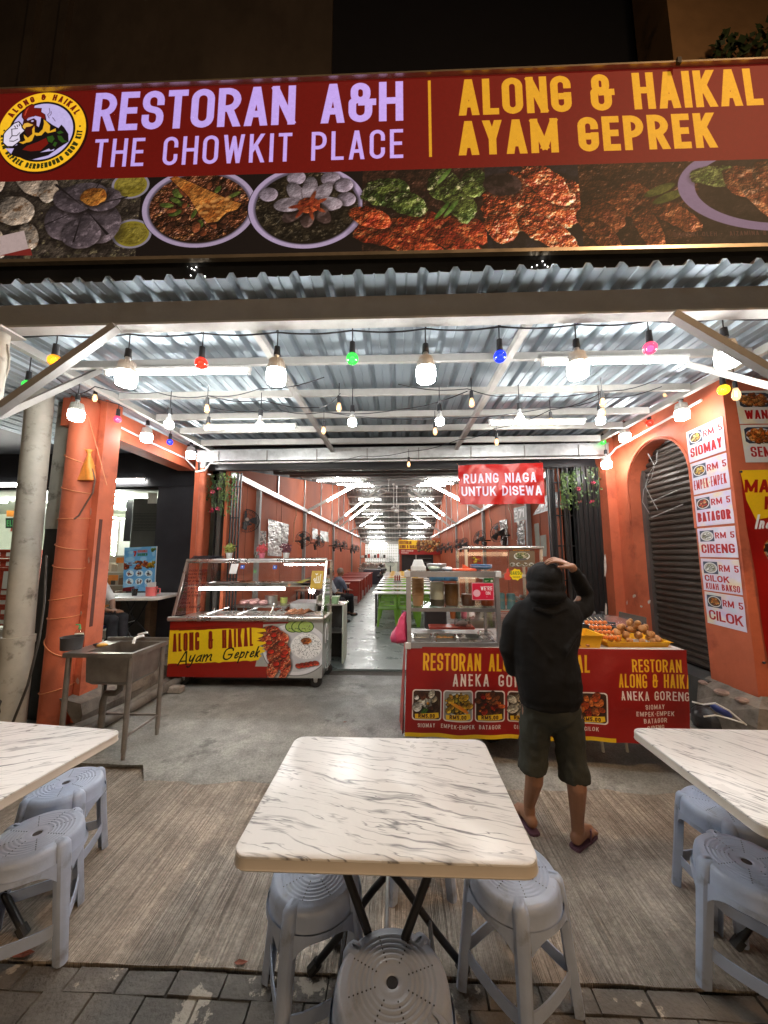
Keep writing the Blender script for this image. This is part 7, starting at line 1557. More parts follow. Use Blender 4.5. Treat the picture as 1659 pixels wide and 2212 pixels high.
# glass drinks case
gc = thing('glass_case', 'aluminium framed glass case with drink jars on the stall', 'display case', (.46, 3.1, .86), world=True)
M_alu = mat('aluminium', (.33,.325,.335), .38, metal=.7, var=.08, scale=20)
x0, x1, z0, z1, yf, yt, yb = .085, .848, .872, 1.482, 3.095, 3.12, 3.56
def fy(z): return yf+(yt-yf)*(z-z0)/(z1-z0)
for a, b in (((x0,fy(z0),z0+.015),(x1,fy(z0),z0+.015)),((x0,fy(z1),z1-.02),(x1,fy(z1),z1-.02))): obj('frame_bar', MB().bar(a, b, .04, .045), M_alu, gc)
for x in (x0+.012, x1-.012): obj('frame_bar', MB().bar((x,fy(z0),z0+.03),(x,fy(z1),z1-.04), .034, .04, up=(0,1,0)), M_alu, gc); obj('frame_bar', MB().bar((x,yb,z0),(x,yb,z1), .024), M_alu, gc); obj('frame_bar', MB().bar((x,fy(z1),z1-.015),(x,yb,z1-.015), .028), M_alu, gc); obj('frame_bar', MB().bar((x,fy(z0),z0+.012),(x,yb,z0+.012), .028), M_alu, gc)
obj('frame_bar', MB().bar((x0,yb,z1-.015),(x1,yb,z1-.015), .028), M_alu, gc); obj('frame_bar', MB().bar((x0+.03,3.135,1.165),(x1-.03,3.135,1.165), .02, .03), M_alu, gc)
for x, z in ((x0,z0+.012),(x1,z0+.012),(x0,z1-.018),(x1,z1-.018)): obj('corner_cap', MB().bbox(x-.024,x+.024,fy(z)-.027,fy(z)+.02,z-.026,z+.026,.004), mat('grey_cap', (.55,.55,.55), .5), gc)
obj('front_glass', MB().prism([(x0+.03,fy(z0)+.006,z0+.03),(x1-.03,fy(z0)+.006,z0+.03),(x1-.03,fy(z1)+.006,z1-.04),(x0+.03,fy(z1)+.006,z1-.04)], (0,-.002,0), (0,.002,0)), M_clear, gc)
for x in (x0+.01, x1-.01): obj('side_glass', MB().box(x-.002,x+.002,yf+.04,yb-.02,z0+.03,z1-.04), M_clear, gc)
obj('glass_shelf', MB().box(x0+.025,x1-.025,3.145,yb-.02,1.176,1.184), glass('green_glass_shelf', (.80,.88,.84), .15), gc); obj('top_sheet', MB().box(x0+.01,x1-.01,3.13,yb,z1+.001,z1+.006), M_clear, gc); obj('floor_sheet', MB().box(x0+.01,x1-.01,3.12,yb,z0-.008,z0-.002), M_steel, gc)
M_plast = glass('clear_plastic', (.94,.95,.94), .12)
def Cx(px, y=3.25): return P(px, 1300, Y=y).x
def jar(px, w_px, drink, lab, lid=None, fill=.75, hz_=.235):
    x = Cx(px); r_ = w_px/2*3.25/FP*.97; t = thing('drink_jar', lab, 'jar', (x,3.25,1.186), world=True, group='plastic drink jars in the glass case')
    obj('drink', MB().lathe([(r_*.84,.003),(r_*.90,.03),(r_*.90+r_*.07*fill,hz_*fill)], 24, (x,3.25,1.186)), drink, t, smooth=50)
    obj('jar_wall', MB().lathe([(r_*.90,.001),(r_*.95,.03),(r_*1.02,hz_),(r_*1.0,hz_)], 24, (x,3.25,1.186)), M_plast, t, smooth=50)
    if lid: obj('lid', MB().lathe([(r_*1.05,hz_-.02),(r_*1.07,hz_+.0),(r_*.98,hz_+.016),(r_*.3,hz_+.022)], 24, (x,3.25,1.186)), lid, t, smooth=40)
    else: obj('rim', MB().tube([(x+r_*1.02*math.cos(2*PI*k/20),3.25+r_*1.02*math.sin(2*PI*k/20),1.186+hz_) for k in range(20)], .003, 5, closed=True), M_white, t)
    return t
M_lidb = mat('blue_lid', (.05,.17,.30), .35)
jj = jar(944.5, 31, mat('milky_drink', (.66,.66,.52), .4), 'jar of milky white drink with blue lid', M_lidb, .86); obj('sediment', MB().lathe([(.062,.001),(.0635,.028),(.065,.055)], 24, (Cx(944.5),3.25,1.187)), mat('dark_jelly', (.07,.06,.04), .4), jj, smooth=50)
jar(975.5, 31, mat('brown_drink', (.20,.10,.035), .35), 'jar of brown drink with blue lid', M_lidb, .80); jar(1011.5, 31, mat('tea_drink', (.20,.09,.05), .35), 'half empty jar of reddish brown drink without lid', None, .42); jar(1052, 31, mat('orange_drink', (.38,.07,.02), .3), 'jar of orange red drink behind the pink sticker', None, .40)
cs = thing('cup_stack', 'stack of brown paper cups at the left of the glass case', 'cups', (Cx(902),3.24,1.186), world=True); M_kraft = mat('kraft_paper', (.42,.25,.12), .7, var=.08)
obj('bottom_cup', MB().lathe([(.042,0),(.052,.10)], 22, (Cx(903),3.24,1.186)), M_kraft, cs, smooth=40)
for k in range(13): z = 1.186+.088+k*.0115; obj('cup_rim', MB().lathe([(.050,0),(.0535,.006),(.0555,.0085),(.0525,.0105)], 22, (Cx(903),3.24,z)), M_kraft, cs, smooth=40)
def sticker():
    c = CV(300, 210, (.80,.08,.25)); c.rect(0,0,300,210,(.88,.66,.72),r=0); c.rect(6,6,294,204,(.80,.07,.24),r=16); W_ = (.93,.88,.90)
    c.text("WE'RE", 120, 92, 50, 9, W_, fit=160, gap=6, jit=.05); c.text('ON', 190, 148, 42, 8, W_, wf=.7, gap=7, jit=.05); c.text('* ORDER', 185, 176, 11, 2.5, W_, wf=.6, gap=3) if False else None; c.ell(205, 172, 4, 4, W_)
    c.ell(66, 128, 50, 44, (.90,.80,.85), op=.85); return c
obj('pink_sticker', MB().grid(P(1020,1296,Y=3.085),P(1067,1296,Y=3.085),P(1066,1259,Y=3.09),P(1019,1259,Y=3.09),1,1), mat_print('pink_sticker', sticker(), bump=0), gc)
def grn():
    c = CV(120, 60, (.05,.35,.10)); c.rect(86,22,112,48,(.75,.8,.75)); c.rect(10,30,60,36,(.7,.8,.7)); c.rect(10,42,44,47,(.7,.8,.7)); return c
obj('green_sticker', MB().grid(P(1045,1259,Y=3.098),P(1066,1259,Y=3.098),P(1066,1249,Y=3.10),P(1045,1249,Y=3.10),1,1), mat_print('green_sticker', grn(), bump=0), gc)
TY = 3.24
for i, (u0, u1, fm, n, rad, lab) in enumerate(((891,935,M_rice,30,.020,'steel tray of beige snacks at the left of the case floor'),(939,989,mat('golden_fritters', (.50,.24,.07), .5, var=.35, scale=30, bump=.6),34,.024,'steel tray of golden fritters in the case'),(993,1043,mat('white_dumplings', (.62,.62,.62), .35, var=.1),9,.034,'steel tray of white round dumplings in the case'))):
    a, b = P(u0,1388,Y=TY-.07).x, P(u1,1388,Y=TY-.07).x; tray((a+b)/2, TY, .872, b-a-.02, .17, lab, fm, n, rad, 30+i, .55, hh=.055, group='steel trays on the floor of the case')
m = MB(); 
for k in range(3): xx = .76; loft(m, [[(p[0]+xx,p[1]+3.26,p[2]) for p in rrect(.13,.11,.02,.874+k*.035)], [(p[0]+xx,p[1]+3.26,p[2]) for p in rrect(.10,.09,.02,.900+k*.035)]])
tag(obj('clear_box_stack', m, glass('box_plastic', (.88,.9,.9), .3), None), 'stack of clear plastic boxes at the right of the case floor', 'boxes')
m = MB(); loft(m, [[(p[0]+.60,p[1]+3.45,p[2]) for p in rrect(.15,.1,.02,.98)], [(p[0]+.60,p[1]+3.45,p[2]) for p in rrect(.13,.09,.02,1.05)]])
tag(obj('bread_box', m, glass('box_plastic'), None), 'clear box of pale buns behind the trays in the case', 'box'); tag(obj('pale_bun', MB().ball((.60,3.45,1.0), .04, 10, 6, Matrix.Diagonal((1.3,1,.6)).to_3x3()), mat('pink_bun', (.75,.55,.55), .6), None, smooth=True), 'pale pink bun inside the clear box of the case', 'bun')
tag(obj('red_board', MB().bbox(.29,.70,3.38,3.54,.955,.975,.005), mat('red_tray', (.60,.08,.05), .4), None), 'flat red tray at the back inside the case', 'tray')
for k in range(1): tag(obj('black_crate', MB().bbox(.27,.48,3.68,3.85,.90,1.10,.01), mat('black_crate', (.045,.04,.045), .45), None), 'dark plastic crate seen behind the glass case', 'crate')
for k, (x, c_) in enumerate(((.55,(.65,.20,.06)),(.60,(.10,.16,.12)),(.66,(.70,.22,.30)))): tag(obj('cup', MB().lathe([(.025,0),(.032,.1)], 12, (x,3.70,.98+.02)), mat('cup_%d' % k, c_, .4), None, smooth=40), ('orange','dark green','pink')[k]+' cup behind the glass case', 'cup')
# things on top of the case
zt = 1.488
fb = thing('foam_container', 'white foam food containers stacked at the left of the case top', 'container', (.19,3.3,zt), world=True)
for k in range(2): m = MB(); loft(m, [[(p[0]+.19,p[1]+3.3,p[2]) for p in rrect(.135,.12,.02,zt+k*.02)], [(p[0]+.19,p[1]+3.3,p[2]) for p in rrect(.13,.115,.02,zt+.02+k*.018)]]); obj('rim_box', m, M_white, fb)
m = MB(); loft(m, [[(p[0]+.19,p[1]+3.3,p[2]) for p in rrect(.115,.10,.02,zt+.04)], [(p[0]+.19,p[1]+3.3,p[2]) for p in rrect(.075,.07,.015,zt+.095)]]); obj('upturned_bowl', m, M_white, fb, smooth=40)
def bag_lump(x, y, z, sx, sy, sz, m_, lab, seed, name='plastic_bag', cat='bag'):
    rg_ = random.Random(seed); mb = MB(); lump(mb, (0,0,0), 1, rg_, 1); 
    bm_ = [(a*sx+x, b*sy+y, max(c_,-.8)*sz+z+sz*.8) for a, b, c_ in mb.v]; mb.v = bm_; o = obj(name, mb, m_, None, smooth=True); s2 = o.modifiers.new('s', 'SUBSURF'); s2.levels = 2; s2.render_levels = 2; return tag(o, lab, cat)
bag_lump(.33,3.3,zt,.07,.05,.022,mat('pale_green_bag', (.45,.52,.42), .35, bump=.8, bscale=30),'pale green plastic bag folded on the case top',3)
bag_lump(.45,3.28,zt,.06,.05,.020,mat('thin_white_bag', (.75,.76,.80), .35, bump=.8, bscale=30),'crumpled white plastic bag on the case top',4)
tag(obj('steel_bowl', MB().lathe([(.06,0),(.09,.03),(.095,.055)], 18, (.37,3.45,zt)), M_galv, None, smooth=40), 'grey bowl behind the green bag on the case top', 'bowl')
rl = thing('food_cover', 'red orange plastic lid with fin grip on the case top', 'lid', (.60,3.3,zt), world=True); M_rl = mat('red_orange_plastic', (.75,.12,.05), .4)
obj('disc', MB().lathe([(.11,0),(.11,.012),(.09,.018)], 24, (.60,3.3,zt)), M_rl, rl, smooth=40); obj('grip', MB().prism([(.585,3.3,zt+.018),(.65,3.3,zt+.018),(.60,3.3,zt+.052),(.585,3.3,zt+.056)], (0,-.02,0), (0,.02,0)), M_rl, rl)
bp2 = thing('blue_plates', 'stack of blue plates at the right of the case top', 'plates', (.76,3.34,zt), world=True)
for k in range(3): obj('plate', MB().lathe([(.05,0),(.075,.004),(.098,.02),(.098,.023),(.07,.008)], 26, (.76,3.34,zt+.006+k*.011)), mat('blue_plate', (.10,.28,.52), .3) if k != 1 else mat('white_blue_plate', (.6,.65,.8), .3), bp2, smooth=40)
pk = thing('pink_bag', 'pink plastic bag hanging on the left side of the glass case', 'bag', (.06,3.2,1.0), world=True)
m = MB(); rings = []
for z, w_, c_ in ((1.15,.012,.07),(1.10,.025,.05),(1.04,.04,.035),(.98,.06,.02),(.93,.075,.03),(.90,.055,.02)):
    rings.append([(c_-.005+w_*(1+.3*math.sin(a*3+z*20))*math.cos(a), 3.12+w_*.7*(1+.3*math.cos(a*4+z*9))*math.sin(a), z) for a in [2*PI*k/16 for k in range(16)]])
loft(m, rings[::-1]); obj('sack', m, mat('pink_plastic_film', (.60,.06,.16), .35, bump=.9, bscale=26), pk, smooth=True)
# yellow trays
M_yel = mat('yellow_plastic', (.80,.42,.02), .35, var=.06)
M_ball = mat('fried_dough_ball', (.42,.19,.06), .6, var=.3, scale=26, bump=.5, bscale=60)
yt_ = tray(1.93, 3.22, .884, .50, .32, 'shallow yellow tray piled with fried dough balls', None, 0, 0, 1, rm=M_yel, hh=.045, name='yellow_tray'); yt_.name = 'yellow_tray'
bc = tray(1.50, 3.16, .884, .27, .26, 'deep yellow crate left of the shallow tray on the stall', M_fried, 26, .018, 7, .5, rm=M_yel, hh=.10, name='yellow_crate', cat='crate')
gp = 'fried dough balls piled in the yellow tray'; rg_ = random.Random(12); ballm = []
lay = [(12, .0, .22), (9, .045, .17), (6, .088, .12), (3, .128, .06)]; cnt = 0; names_ = []
for li, (n, dz, sp) in enumerate(lay):
    for k in range(n):
        a = 2*PI*k/n+li*.5; cx_, cy_ = 1.99+sp*.85*math.cos(a)*(1 if n > 3 else .8), 3.22+sp*.5*math.sin(a)
        mb = MB(); 
        if len(ballm) < 4:
            lump(mb, (0,0,0), .034, rg_, .92); o = obj('fried_ball', mb, M_ball, None, smooth=True); s2 = o.modifiers.new('s','SUBSURF'); s2.levels = 1; s2.render_levels = 1; ballm.append(o)
        else: o = rg_.choice(ballm).copy(); link(o)
        o.location = (cx_, cy_, .925+dz+rg_.uniform(-.004,.006)); o.rotation_euler = (rg_.uniform(0,6),rg_.uniform(0,6),rg_.uniform(0,6)); o.scale = (rg_.uniform(.85,1.3), rg_.uniform(.8,1.15), rg_.uniform(.75,1.1))
        tag(o, 'brown fried dough ball, one of the pile in the shallow yellow tray', 'food', gp); names_.append(o)
M_orb = mat('orange_fish_ball', (.62,.17,.03), .4, var=.2, scale=30)
for k in range(5):
    t = thing('skewer', 'skewer of orange balls, %s in the yellow tray' % ('leftmost','second from left','middle','fourth','rightmost')[k], 'skewer', (1.70+.035*k,3.3,.95), world=True, group='orange ball skewers in the yellow tray')
    a = Vector((1.69+.036*k, 3.16, .945)); b = Vector((1.665+.04*k, 3.37, 1.05)); obj('stick', MB().tube([a, b+Vector((-.01,.03,.02))], .002, 5), M_rice, t)
    for j in range(4): obj('ball', MB().ball(a.lerp(b, j/3.6), .019, 10, 7), M_orb, t, smooth=True)
# wok and guard
wk = thing('wok', 'big black wok with shiny aluminium rim behind the yellow trays', 'wok', (1.98,3.62,.9), world=True)
wc = P(1302,1341,Y=3.72); R = .34
obj('pan', MB().lathe([(.08,-.13),(.19,-.09),(R,.0),(R+.004,.004)], 36, wc), M_blackmetal, wk, smooth=40); obj('lid', MB().lathe([(.001,.055),(.03,.055),(.12,.045),(R*.96,.010),(R*.97,.002)], 36, wc), mat('aluminium_lid', (.55,.56,.58), .22, metal=.9), wk, smooth=40)
obj('lid_knob', MB().tube([wc+Vector((0,0,.05)), wc+Vector((0,0,.085))], [.012,.024], 10), M_black, wk); obj('handle', MB().tube([wc+Vector((-.17,-.19,.0)), wc+Vector((-.15,-.25,.03)), wc+Vector((-.05,-.29,.03)), wc+Vector((-.03,-.245,.0))], .009, 6), M_black, wk)
tag(obj('stove_ring', MB().lathe([(.17,-.17),(.19,-.15),(.18,-.11)], 24, wc), M_blackmetal, None, smooth=40), 'black burner stand carrying the big wok', 'burner')
tag(obj('splash_guard', MB().prism([P(1336,1352,Y=3.9),P(1398,1370,Y=3.55),P(1396,1334,Y=3.55),P(1337,1321,Y=3.9)], (0,0,0), (.006,.006,0)), mat('brown_splash_board', (.09,.065,.05), .5), None), 'dark splash guard board behind the fried balls', 'board')
tag(obj('steel_tray', MB().prism([P(1255,1345,Y=3.75),P(1296,1345,Y=3.75),P(1285,1322,Y=4.1),P(1262,1322,Y=4.1)], (0,0,0), (0,0,.01)), M_sink, None), 'grey metal tray leaning behind the wok', 'tray')
# ================================================================ soup stall behind
bk = thing('soup_stall', 'steel framed soup stall with menu picture behind the drinks case', 'stall', (1.25,4.3,0), world=True)
bx0, bx1, by0, by1 = .80, 1.66, 4.25, 4.85
obj('top_rail', MB().tube([(bx0-.04,by0,1.71),(bx1+.03,by0,1.712)], .018, 10), M_steel, bk, smooth=40)
for x in (bx0, bx1):
    for y in (by0, by1): obj('post', MB().bar((x,y,.02),(x,y,1.69), .03), M_steel, bk)
obj('roof_sheet', MB().box(bx0,bx1,by0+.03,by1,1.70,1.712), M_steel, bk); obj('counter', MB().box(bx0-.02,bx1+.02,by0-.03,by1,.86,.89), M_steel, bk); obj('front_panel', MB().box(bx0,bx1,by0,by0+.012,.12,.86), M_steel, bk)
obj('rack_shelf', MB().box(bx0,bx1,by0+.02,by1,1.36,1.375), M_steel, bk); obj('front_glass', MB().box(bx0+.02,bx1-.02,by0-.004,by0,1.1,1.66), M_clear, bk); obj('back_glass', MB().box(bx0+.02,bx1-.02,by1,by1+.004,1.0,1.66), M_clear, bk)
def soup():
    c = CV(300, 250, (.40,.32,.24)); c.rect(0,0,300,22,(.30,.12,.05)); c.text('RESTORAN A&H', 50, 17, 14, 3, (.85,.6,.15), fit=190, gap=3); c.ell(150, 95, 92, 60, (.75,.75,.72)); c.ell(150, 88, 80, 48, (.45,.42,.28)); c.blobs(90,60,210,118,50,8,18,[(.6,.65,.4),(.85,.8,.65),(.3,.4,.15)],3)
    c.ell(150, 140, 60, 14, (.3,.3,.3)); 
    for k in range(4): c.ell(40+72*k, 212, 30, 26, (.7,.7,.68)); c.blobs(22+72*k,196,60+72*k,228,14,6,12,[(.55,.4,.2),(.3,.35,.15),(.8,.75,.6)],k+9)
    return c
obj('menu_picture', MB().grid(P(1100,1225,Y=4.22),P(1156,1225,Y=4.22),P(1155,1187,Y=4.22),P(1099,1187,Y=4.22),1,1), mat_print('soup_print', soup(), bump=.05), bk)
def stk(): c = CV(90, 120, (.5,.1,.06)); c.blobs(0,20,90,110,20,10,22,[(.9,.75,.1),(.7,.3,.08),(.3,.15,.05)],4); return c
obj('food_sticker', MB().grid(P(1020,1222,Y=4.22),P(1039,1222,Y=4.22),P(1039,1201,Y=4.22),P(1020,1201,Y=4.22),1,1), mat_print('small_food_sticker', stk(), bump=0), bk)
def bak():
    c = CV(200, 170, (.93,.80,.05)); c.text('BAKSO', 18, 90, 50, 7, (.15,.35,.08), fit=165, gap=6, jit=.05); c.text('KACANG', 46, 128, 18, 3, (.2,.1,.05), fit=110, gap=3, jit=.05); return c
bc_ = P(1115,1241,Y=4.20); m = MB(); n_ = 36; m.uv = {0: (.5,.5)}; m.v.append((bc_.x, bc_.y, bc_.z))
for k in range(n_):
    a = 2*PI*k/n_; q = 1+.10*math.sin(a*8); dx, dz = .070*q*math.cos(a), .062*q*math.sin(a); m.v.append((bc_.x+dx, bc_.y, bc_.z+dz)); m.uv[k+1] = (.5+dx/.15, .5+dz/.14)
m.f = [(0, k+1, (k+1)%n_+1) for k in range(n_)]
obj('yellow_tag', m, mat_print('bakso_tag', bak(), bump=0), bk)
m = MB().prism([P(1090,1252,Y=4.21),P(1103,1253,Y=4.21),P(1104,1238,Y=4.21),P(1099,1236,Y=4.21),P(1099,1228,Y=4.21),P(1095,1228,Y=4.21),P(1094,1237,Y=4.21),P(1089,1240,Y=4.21)], (0,0,0), (0,.004,0)); obj('red_thumb_tag', m, mat('red_tag', (.62,.06,.04), .4), bk)
M_teal = mat('teal_enamel', (.10,.20,.20), .4)
for k, (x, r_, h_, mm_, lab) in enumerate(((1.22,.05,.17,M_teal,'teal canister, left of the pair on the soup stall'),(1.34,.05,.165,M_teal,'teal canister, right of the pair on the soup stall'),(.98,.07,.1,M_steel,'steel bowl on the soup stall counter'))): tag(obj('canister', MB().lathe([(r_,0),(r_,h_),(r_*.8,h_+.01)], 18, (x,4.4,1.0 if k < 2 else .89)), mm_, None, smooth=40), lab, 'canister')
obj('inner_shelf', MB().box(bx0,bx1,4.30,4.7,.985,.998), M_steel, bk)
ps = thing('plate_stack', 'stack of white plates on the soup stall shelf', 'plates', (1.13,4.4,1.0), world=True)
for k in range(9): obj('plate', MB().lathe([(.03,0),(.06,.008),(.06,.011)], 18, (1.12,4.42,1.0+k*.014)), M_white, ps, smooth=40)
m = MB(); rg_ = random.Random(5)
for k in range(14): lump(m, (1.50+rg_.uniform(-.1,.1),4.4,1.03+rg_.uniform(0,.12)), .035, rg_, .6)
tag(obj('foil_wrapped_bundle', m, M_foil, None), 'pile of silver cutlery and foil on the soup stall', 'bundle')
# ================================================================ sink
sk_ = thing('sink', 'free standing stainless steel sink beside the orange column', 'sink', (-2.45,3.2,0), world=True)
sx0, sx1, sy0, sy1, sz = -2.76, -2.17, 2.99, 3.46, .82
m = MB()
for a, b, c_, d in ((sx0,sx1,sy0,sy0+.05),(sx0,sx1,sy1-.05,sy1),(sx0,sx0+.16,sy0+.05,sy1-.05),(sx1-.035,sx1,sy0+.05,sy1-.05)): m.box(a, b, c_, d, sz-.035, sz)
obj('rim', m, M_sink, sk_)
m = MB(); a, b, c_, d = sx0+.16, sx1-.035, sy0+.05, sy1-.05
loft(m, [[(a,c_,sz-.003),(b,c_,sz-.003),(b,d,sz-.003),(a,d,sz-.003)], [(a+.01,c_+.01,sz-.24),(b-.01,c_+.01,sz-.24),(b-.01,d-.01,sz-.24),(a+.01,d-.01,sz-.24)], [(a+.04,c_+.04,sz-.27),(b-.04,c_+.04,sz-.27),(b-.04,d-.04,sz-.27),(a+.04,d-.04,sz-.27)]], False, False)
m.f.append((8,9,10,11)); o = obj('basin', m, M_sink, sk_); md = o.modifiers.new('t','SOLIDIFY'); md.thickness = .003
obj('back_lip', MB().box(sx0,sx1,sy1-.012,sy1,sz,sz+.03), M_sink, sk_)
for x, y in ((sx1-.03,sy0+.03),(sx1-.03,sy1-.03),(sx0+.03,sy0+.03),(sx0+.03,sy1-.03)): obj('leg', MB().tube([(x,y,0),(x,y,.05),(x,y,.055),(x,y,sz-.035)], [.015,.015,.020,.020], 12), M_sink, sk_, smooth=40)
obj('stretcher', MB().tube([(sx0+.03,sy1-.03,.17),(sx1-.03,sy1-.03,.17)], .011, 8), M_sink, sk_); obj('stretcher', MB().tube([(sx1-.03,sy0+.03,.17),(sx1-.03,sy1-.03,.17)], .011, 8), M_sink, sk_)
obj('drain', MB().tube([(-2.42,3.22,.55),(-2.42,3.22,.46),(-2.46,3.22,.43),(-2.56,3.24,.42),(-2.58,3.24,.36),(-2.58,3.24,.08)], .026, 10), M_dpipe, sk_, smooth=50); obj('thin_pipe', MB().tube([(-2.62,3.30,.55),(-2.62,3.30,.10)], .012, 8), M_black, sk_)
tp = thing('water_tap', 'white plastic water tap on the sink', 'tap', (-2.36,3.42,.85), world=True)
obj('spout', MB().tube([(-2.42,3.46,.86),(-2.42,3.40,.865),(-2.41,3.34,.865),(-2.41,3.32,.82)], .014, 8), M_white, tp, smooth=50); obj('handle', MB().tube([(-2.44,3.42,.88),(-2.34,3.40,.905)], .009, 8), M_white, tp); obj('pipe', MB().tube([(-2.42,3.47,.85),(-2.42,3.47,.55)], .011, 8), M_white, tp)
pn = P(150,1400,Z=.83)
tag(obj('black_tub', MB().lathe([(.075,0),(.082,.10),(.086,.105),(.080,.105),(.072,.01)], 22, (pn.x+.01,3.12,.821)), mat('grey_black_tub', (.06,.06,.065), .5, var=.3), None, smooth=40), 'round grey black tub on the left end of the sink', 'tub')
sb_ = thing('soap_bottle', 'dish soap bottle with green pump on the sink corner', 'bottle', (-2.74,3.30,.82), world=True); bx_ = P(171,1370,Y=3.30).x
obj('bottle', MB().lathe([(.032,0),(.034,.02),(.034,.10),(.022,.125),(.012,.13)], 16, (bx_,3.30,.822)), M_plast, sb_, smooth=40); obj('label', MB().lathe([(.0345,.03),(.0345,.09)], 16, (bx_,3.30,.822)), mat('pale_label', (.65,.68,.55), .5), sb_, smooth=40)
obj('pump', MB().tube([(bx_,3.30,.95),(bx_,3.30,.985),(bx_,3.30,.99),(bx_-.03,3.29,.992)], [.012,.007,.007,.006], 8), mat('green_pump', (.08,.35,.12), .4), sb_)
bag_lump(-2.60,3.20,.822,.055,.04,.018,mat('yellow_sponge_cloth', (.62,.33,.06), .7, bump=.6),'crumpled yellow cloth on the sink rim',6,'dish_cloth','cloth'); bag_lump(-2.67,3.22,.822,.04,.03,.016,M_black,'black scouring pad beside the yellow cloth',7,'scouring_pad','pad')
# ================================================================ left walkway table
folding_table(1.15,.72,'white folding table with pink mug in the left walkway', (-4.02,5.40,.272), .10, None, h=.755)
mg = thing('pink_mug', 'pink plastic mug holding tissue on the walkway table', 'mug', P(328,1278,Y=5.3), world=True); p = P(327,1277,Y=5.32); p.z = 1.028
M_pmug = mat('coral_pink_plastic', (.78,.17,.16), .35); obj('cup', MB().lathe([(.070,0),(.078,.13),(.082,.132),(.075,.13),(.068,.01)], 22, p), M_pmug, mg, smooth=40)
obj('handle', MB().tube([p+Vector((.078,0,.11)), p+Vector((.13,0,.105)), p+Vector((.13,0,.04)), p+Vector((.074,0,.03))], .009, 7), M_pmug, mg, smooth=True); obj('tissue', MB().prism([p+Vector((-.06,0,.12)),p+Vector((.06,0,.12)),p+Vector((.05,.01,.20)),p+Vector((-.065,0,.19))], (0,-.01,0), (0,.01,0)), M_white, mg)
dk = thing('drink_glass', 'glass of black iced drink on the walkway table', 'glass', P(291,1276,Z=1.03), world=True); p = P(291,1278,Y=5.30); p.z = 1.028
obj('liquid', MB().lathe([(.032,.004),(.040,.10)], 18, p), mat('black_coffee', (.015,.010,.008), .15), dk, smooth=40); obj('glass_wall', MB().lathe([(.035,0),(.045,.13)], 18, p), M_plast, dk, smooth=40)
p = P(240,1283,Y=5.2); tag(obj('mobile_phone', MB().bbox(p.x-.08,p.x+.08,p.y-.04,p.y+.04,1.029,1.038,.004), M_blackmetal, None), 'dark phone lying on the walkway table', 'phone')
M_navy = mat('navy_plastic', (.03,.05,.28), .4)
nv = thing('blue_chair', 'dark blue plastic chair under the seated person at left', 'chair', (-4.1,4.75,.27), world=True)
obj('seat', MB().bbox(-4.30,-3.86,4.55,4.98,.66,.70,.015), M_navy, nv)
for x, y in ((-4.26,4.6),(-3.90,4.6),(-4.26,4.93),(-3.90,4.93)): obj('leg', MB().bar((x,y,.275),(x,y,.66),.04), M_navy, nv)
obj('front_panel', MB().box(-4.28,-3.88,4.555,4.575,.50,.66), M_navy, nv); obj('backrest', MB().bbox(-4.34,-4.30,4.58,4.95,.72,1.12,.012), M_navy, nv)

# ================================================================ hall furniture
M_lime = mat('lime_plastic', (.22,.50,.04), .32, var=.06); M_yelc = mat('yellow_chair_plastic', (.80,.50,.03), .32, var=.06); M_wtop = mat('white_laminate', (.78,.78,.75), .3, var=.04)
def make_chair(mm_):
    t = thing('plastic_chair', 'chair', 'chair'); t.scale = (1,1,.93)
    obj('seat', MB().bbox(-.21,.21,-.20,.22,.40,.43,.012), mm_, t)
    for x, y in ((-.18,-.18),(.18,-.18),(-.18,.18),(.18,.18)):
        s_ = 1 if x > 0 else -1; obj('leg', MB().prism([(x-.035,y,.41),(x+.035,y,.41),(x+s_*.035+.022,y+(.03 if y > 0 else -.03),0),(x+s_*.035-.022,y+(.03 if y > 0 else -.03),0)], (0,-.012,0), (0,.012,0)), mm_, t)
    m = MB(); yb_ = -.21
    def slab(x0, x1, z0, z1): m.prism([(x0,yb_-.0-(z0-.43)*.16,z0),(x1,yb_-(z0-.43)*.16,z0),(x1,yb_-(z1-.43)*.16,z1),(x0,yb_-(z1-.43)*.16,z1)], (0,-.008,0), (0,.008,0))
    slab(-.21,-.165,.42,.78); slab(.165,.21,.42,.78); slab(-.165,.165,.42,.47)
    n_ = 10; arc_ = [(-.21+.42*k/n_, .78+.07*math.sin(PI*k/n_)) for k in range(n_+1)]
    for k in range(n_):
        (xa, za), (xb, zb) = arc_[k], arc_[k+1]; m.prism([(xa,yb_-.05,.735),(xb,yb_-.05,.735),(xb,yb_-.06,zb),(xa,yb_-.06,za)], (0,-.008,0), (0,.008,0))
    for k in range(4): slab(-.062+k*.034, -.042+k*.034, .47, .735)
    obj('backrest', m, mm_, t); return t
ch1 = make_chair(M_lime); ch2 = make_chair(M_yelc); ORD = ['nearest','second','third','fourth','fifth','sixth','seventh','eighth','ninth','tenth','eleventh']
tb0 = None; u1 = u2 = False
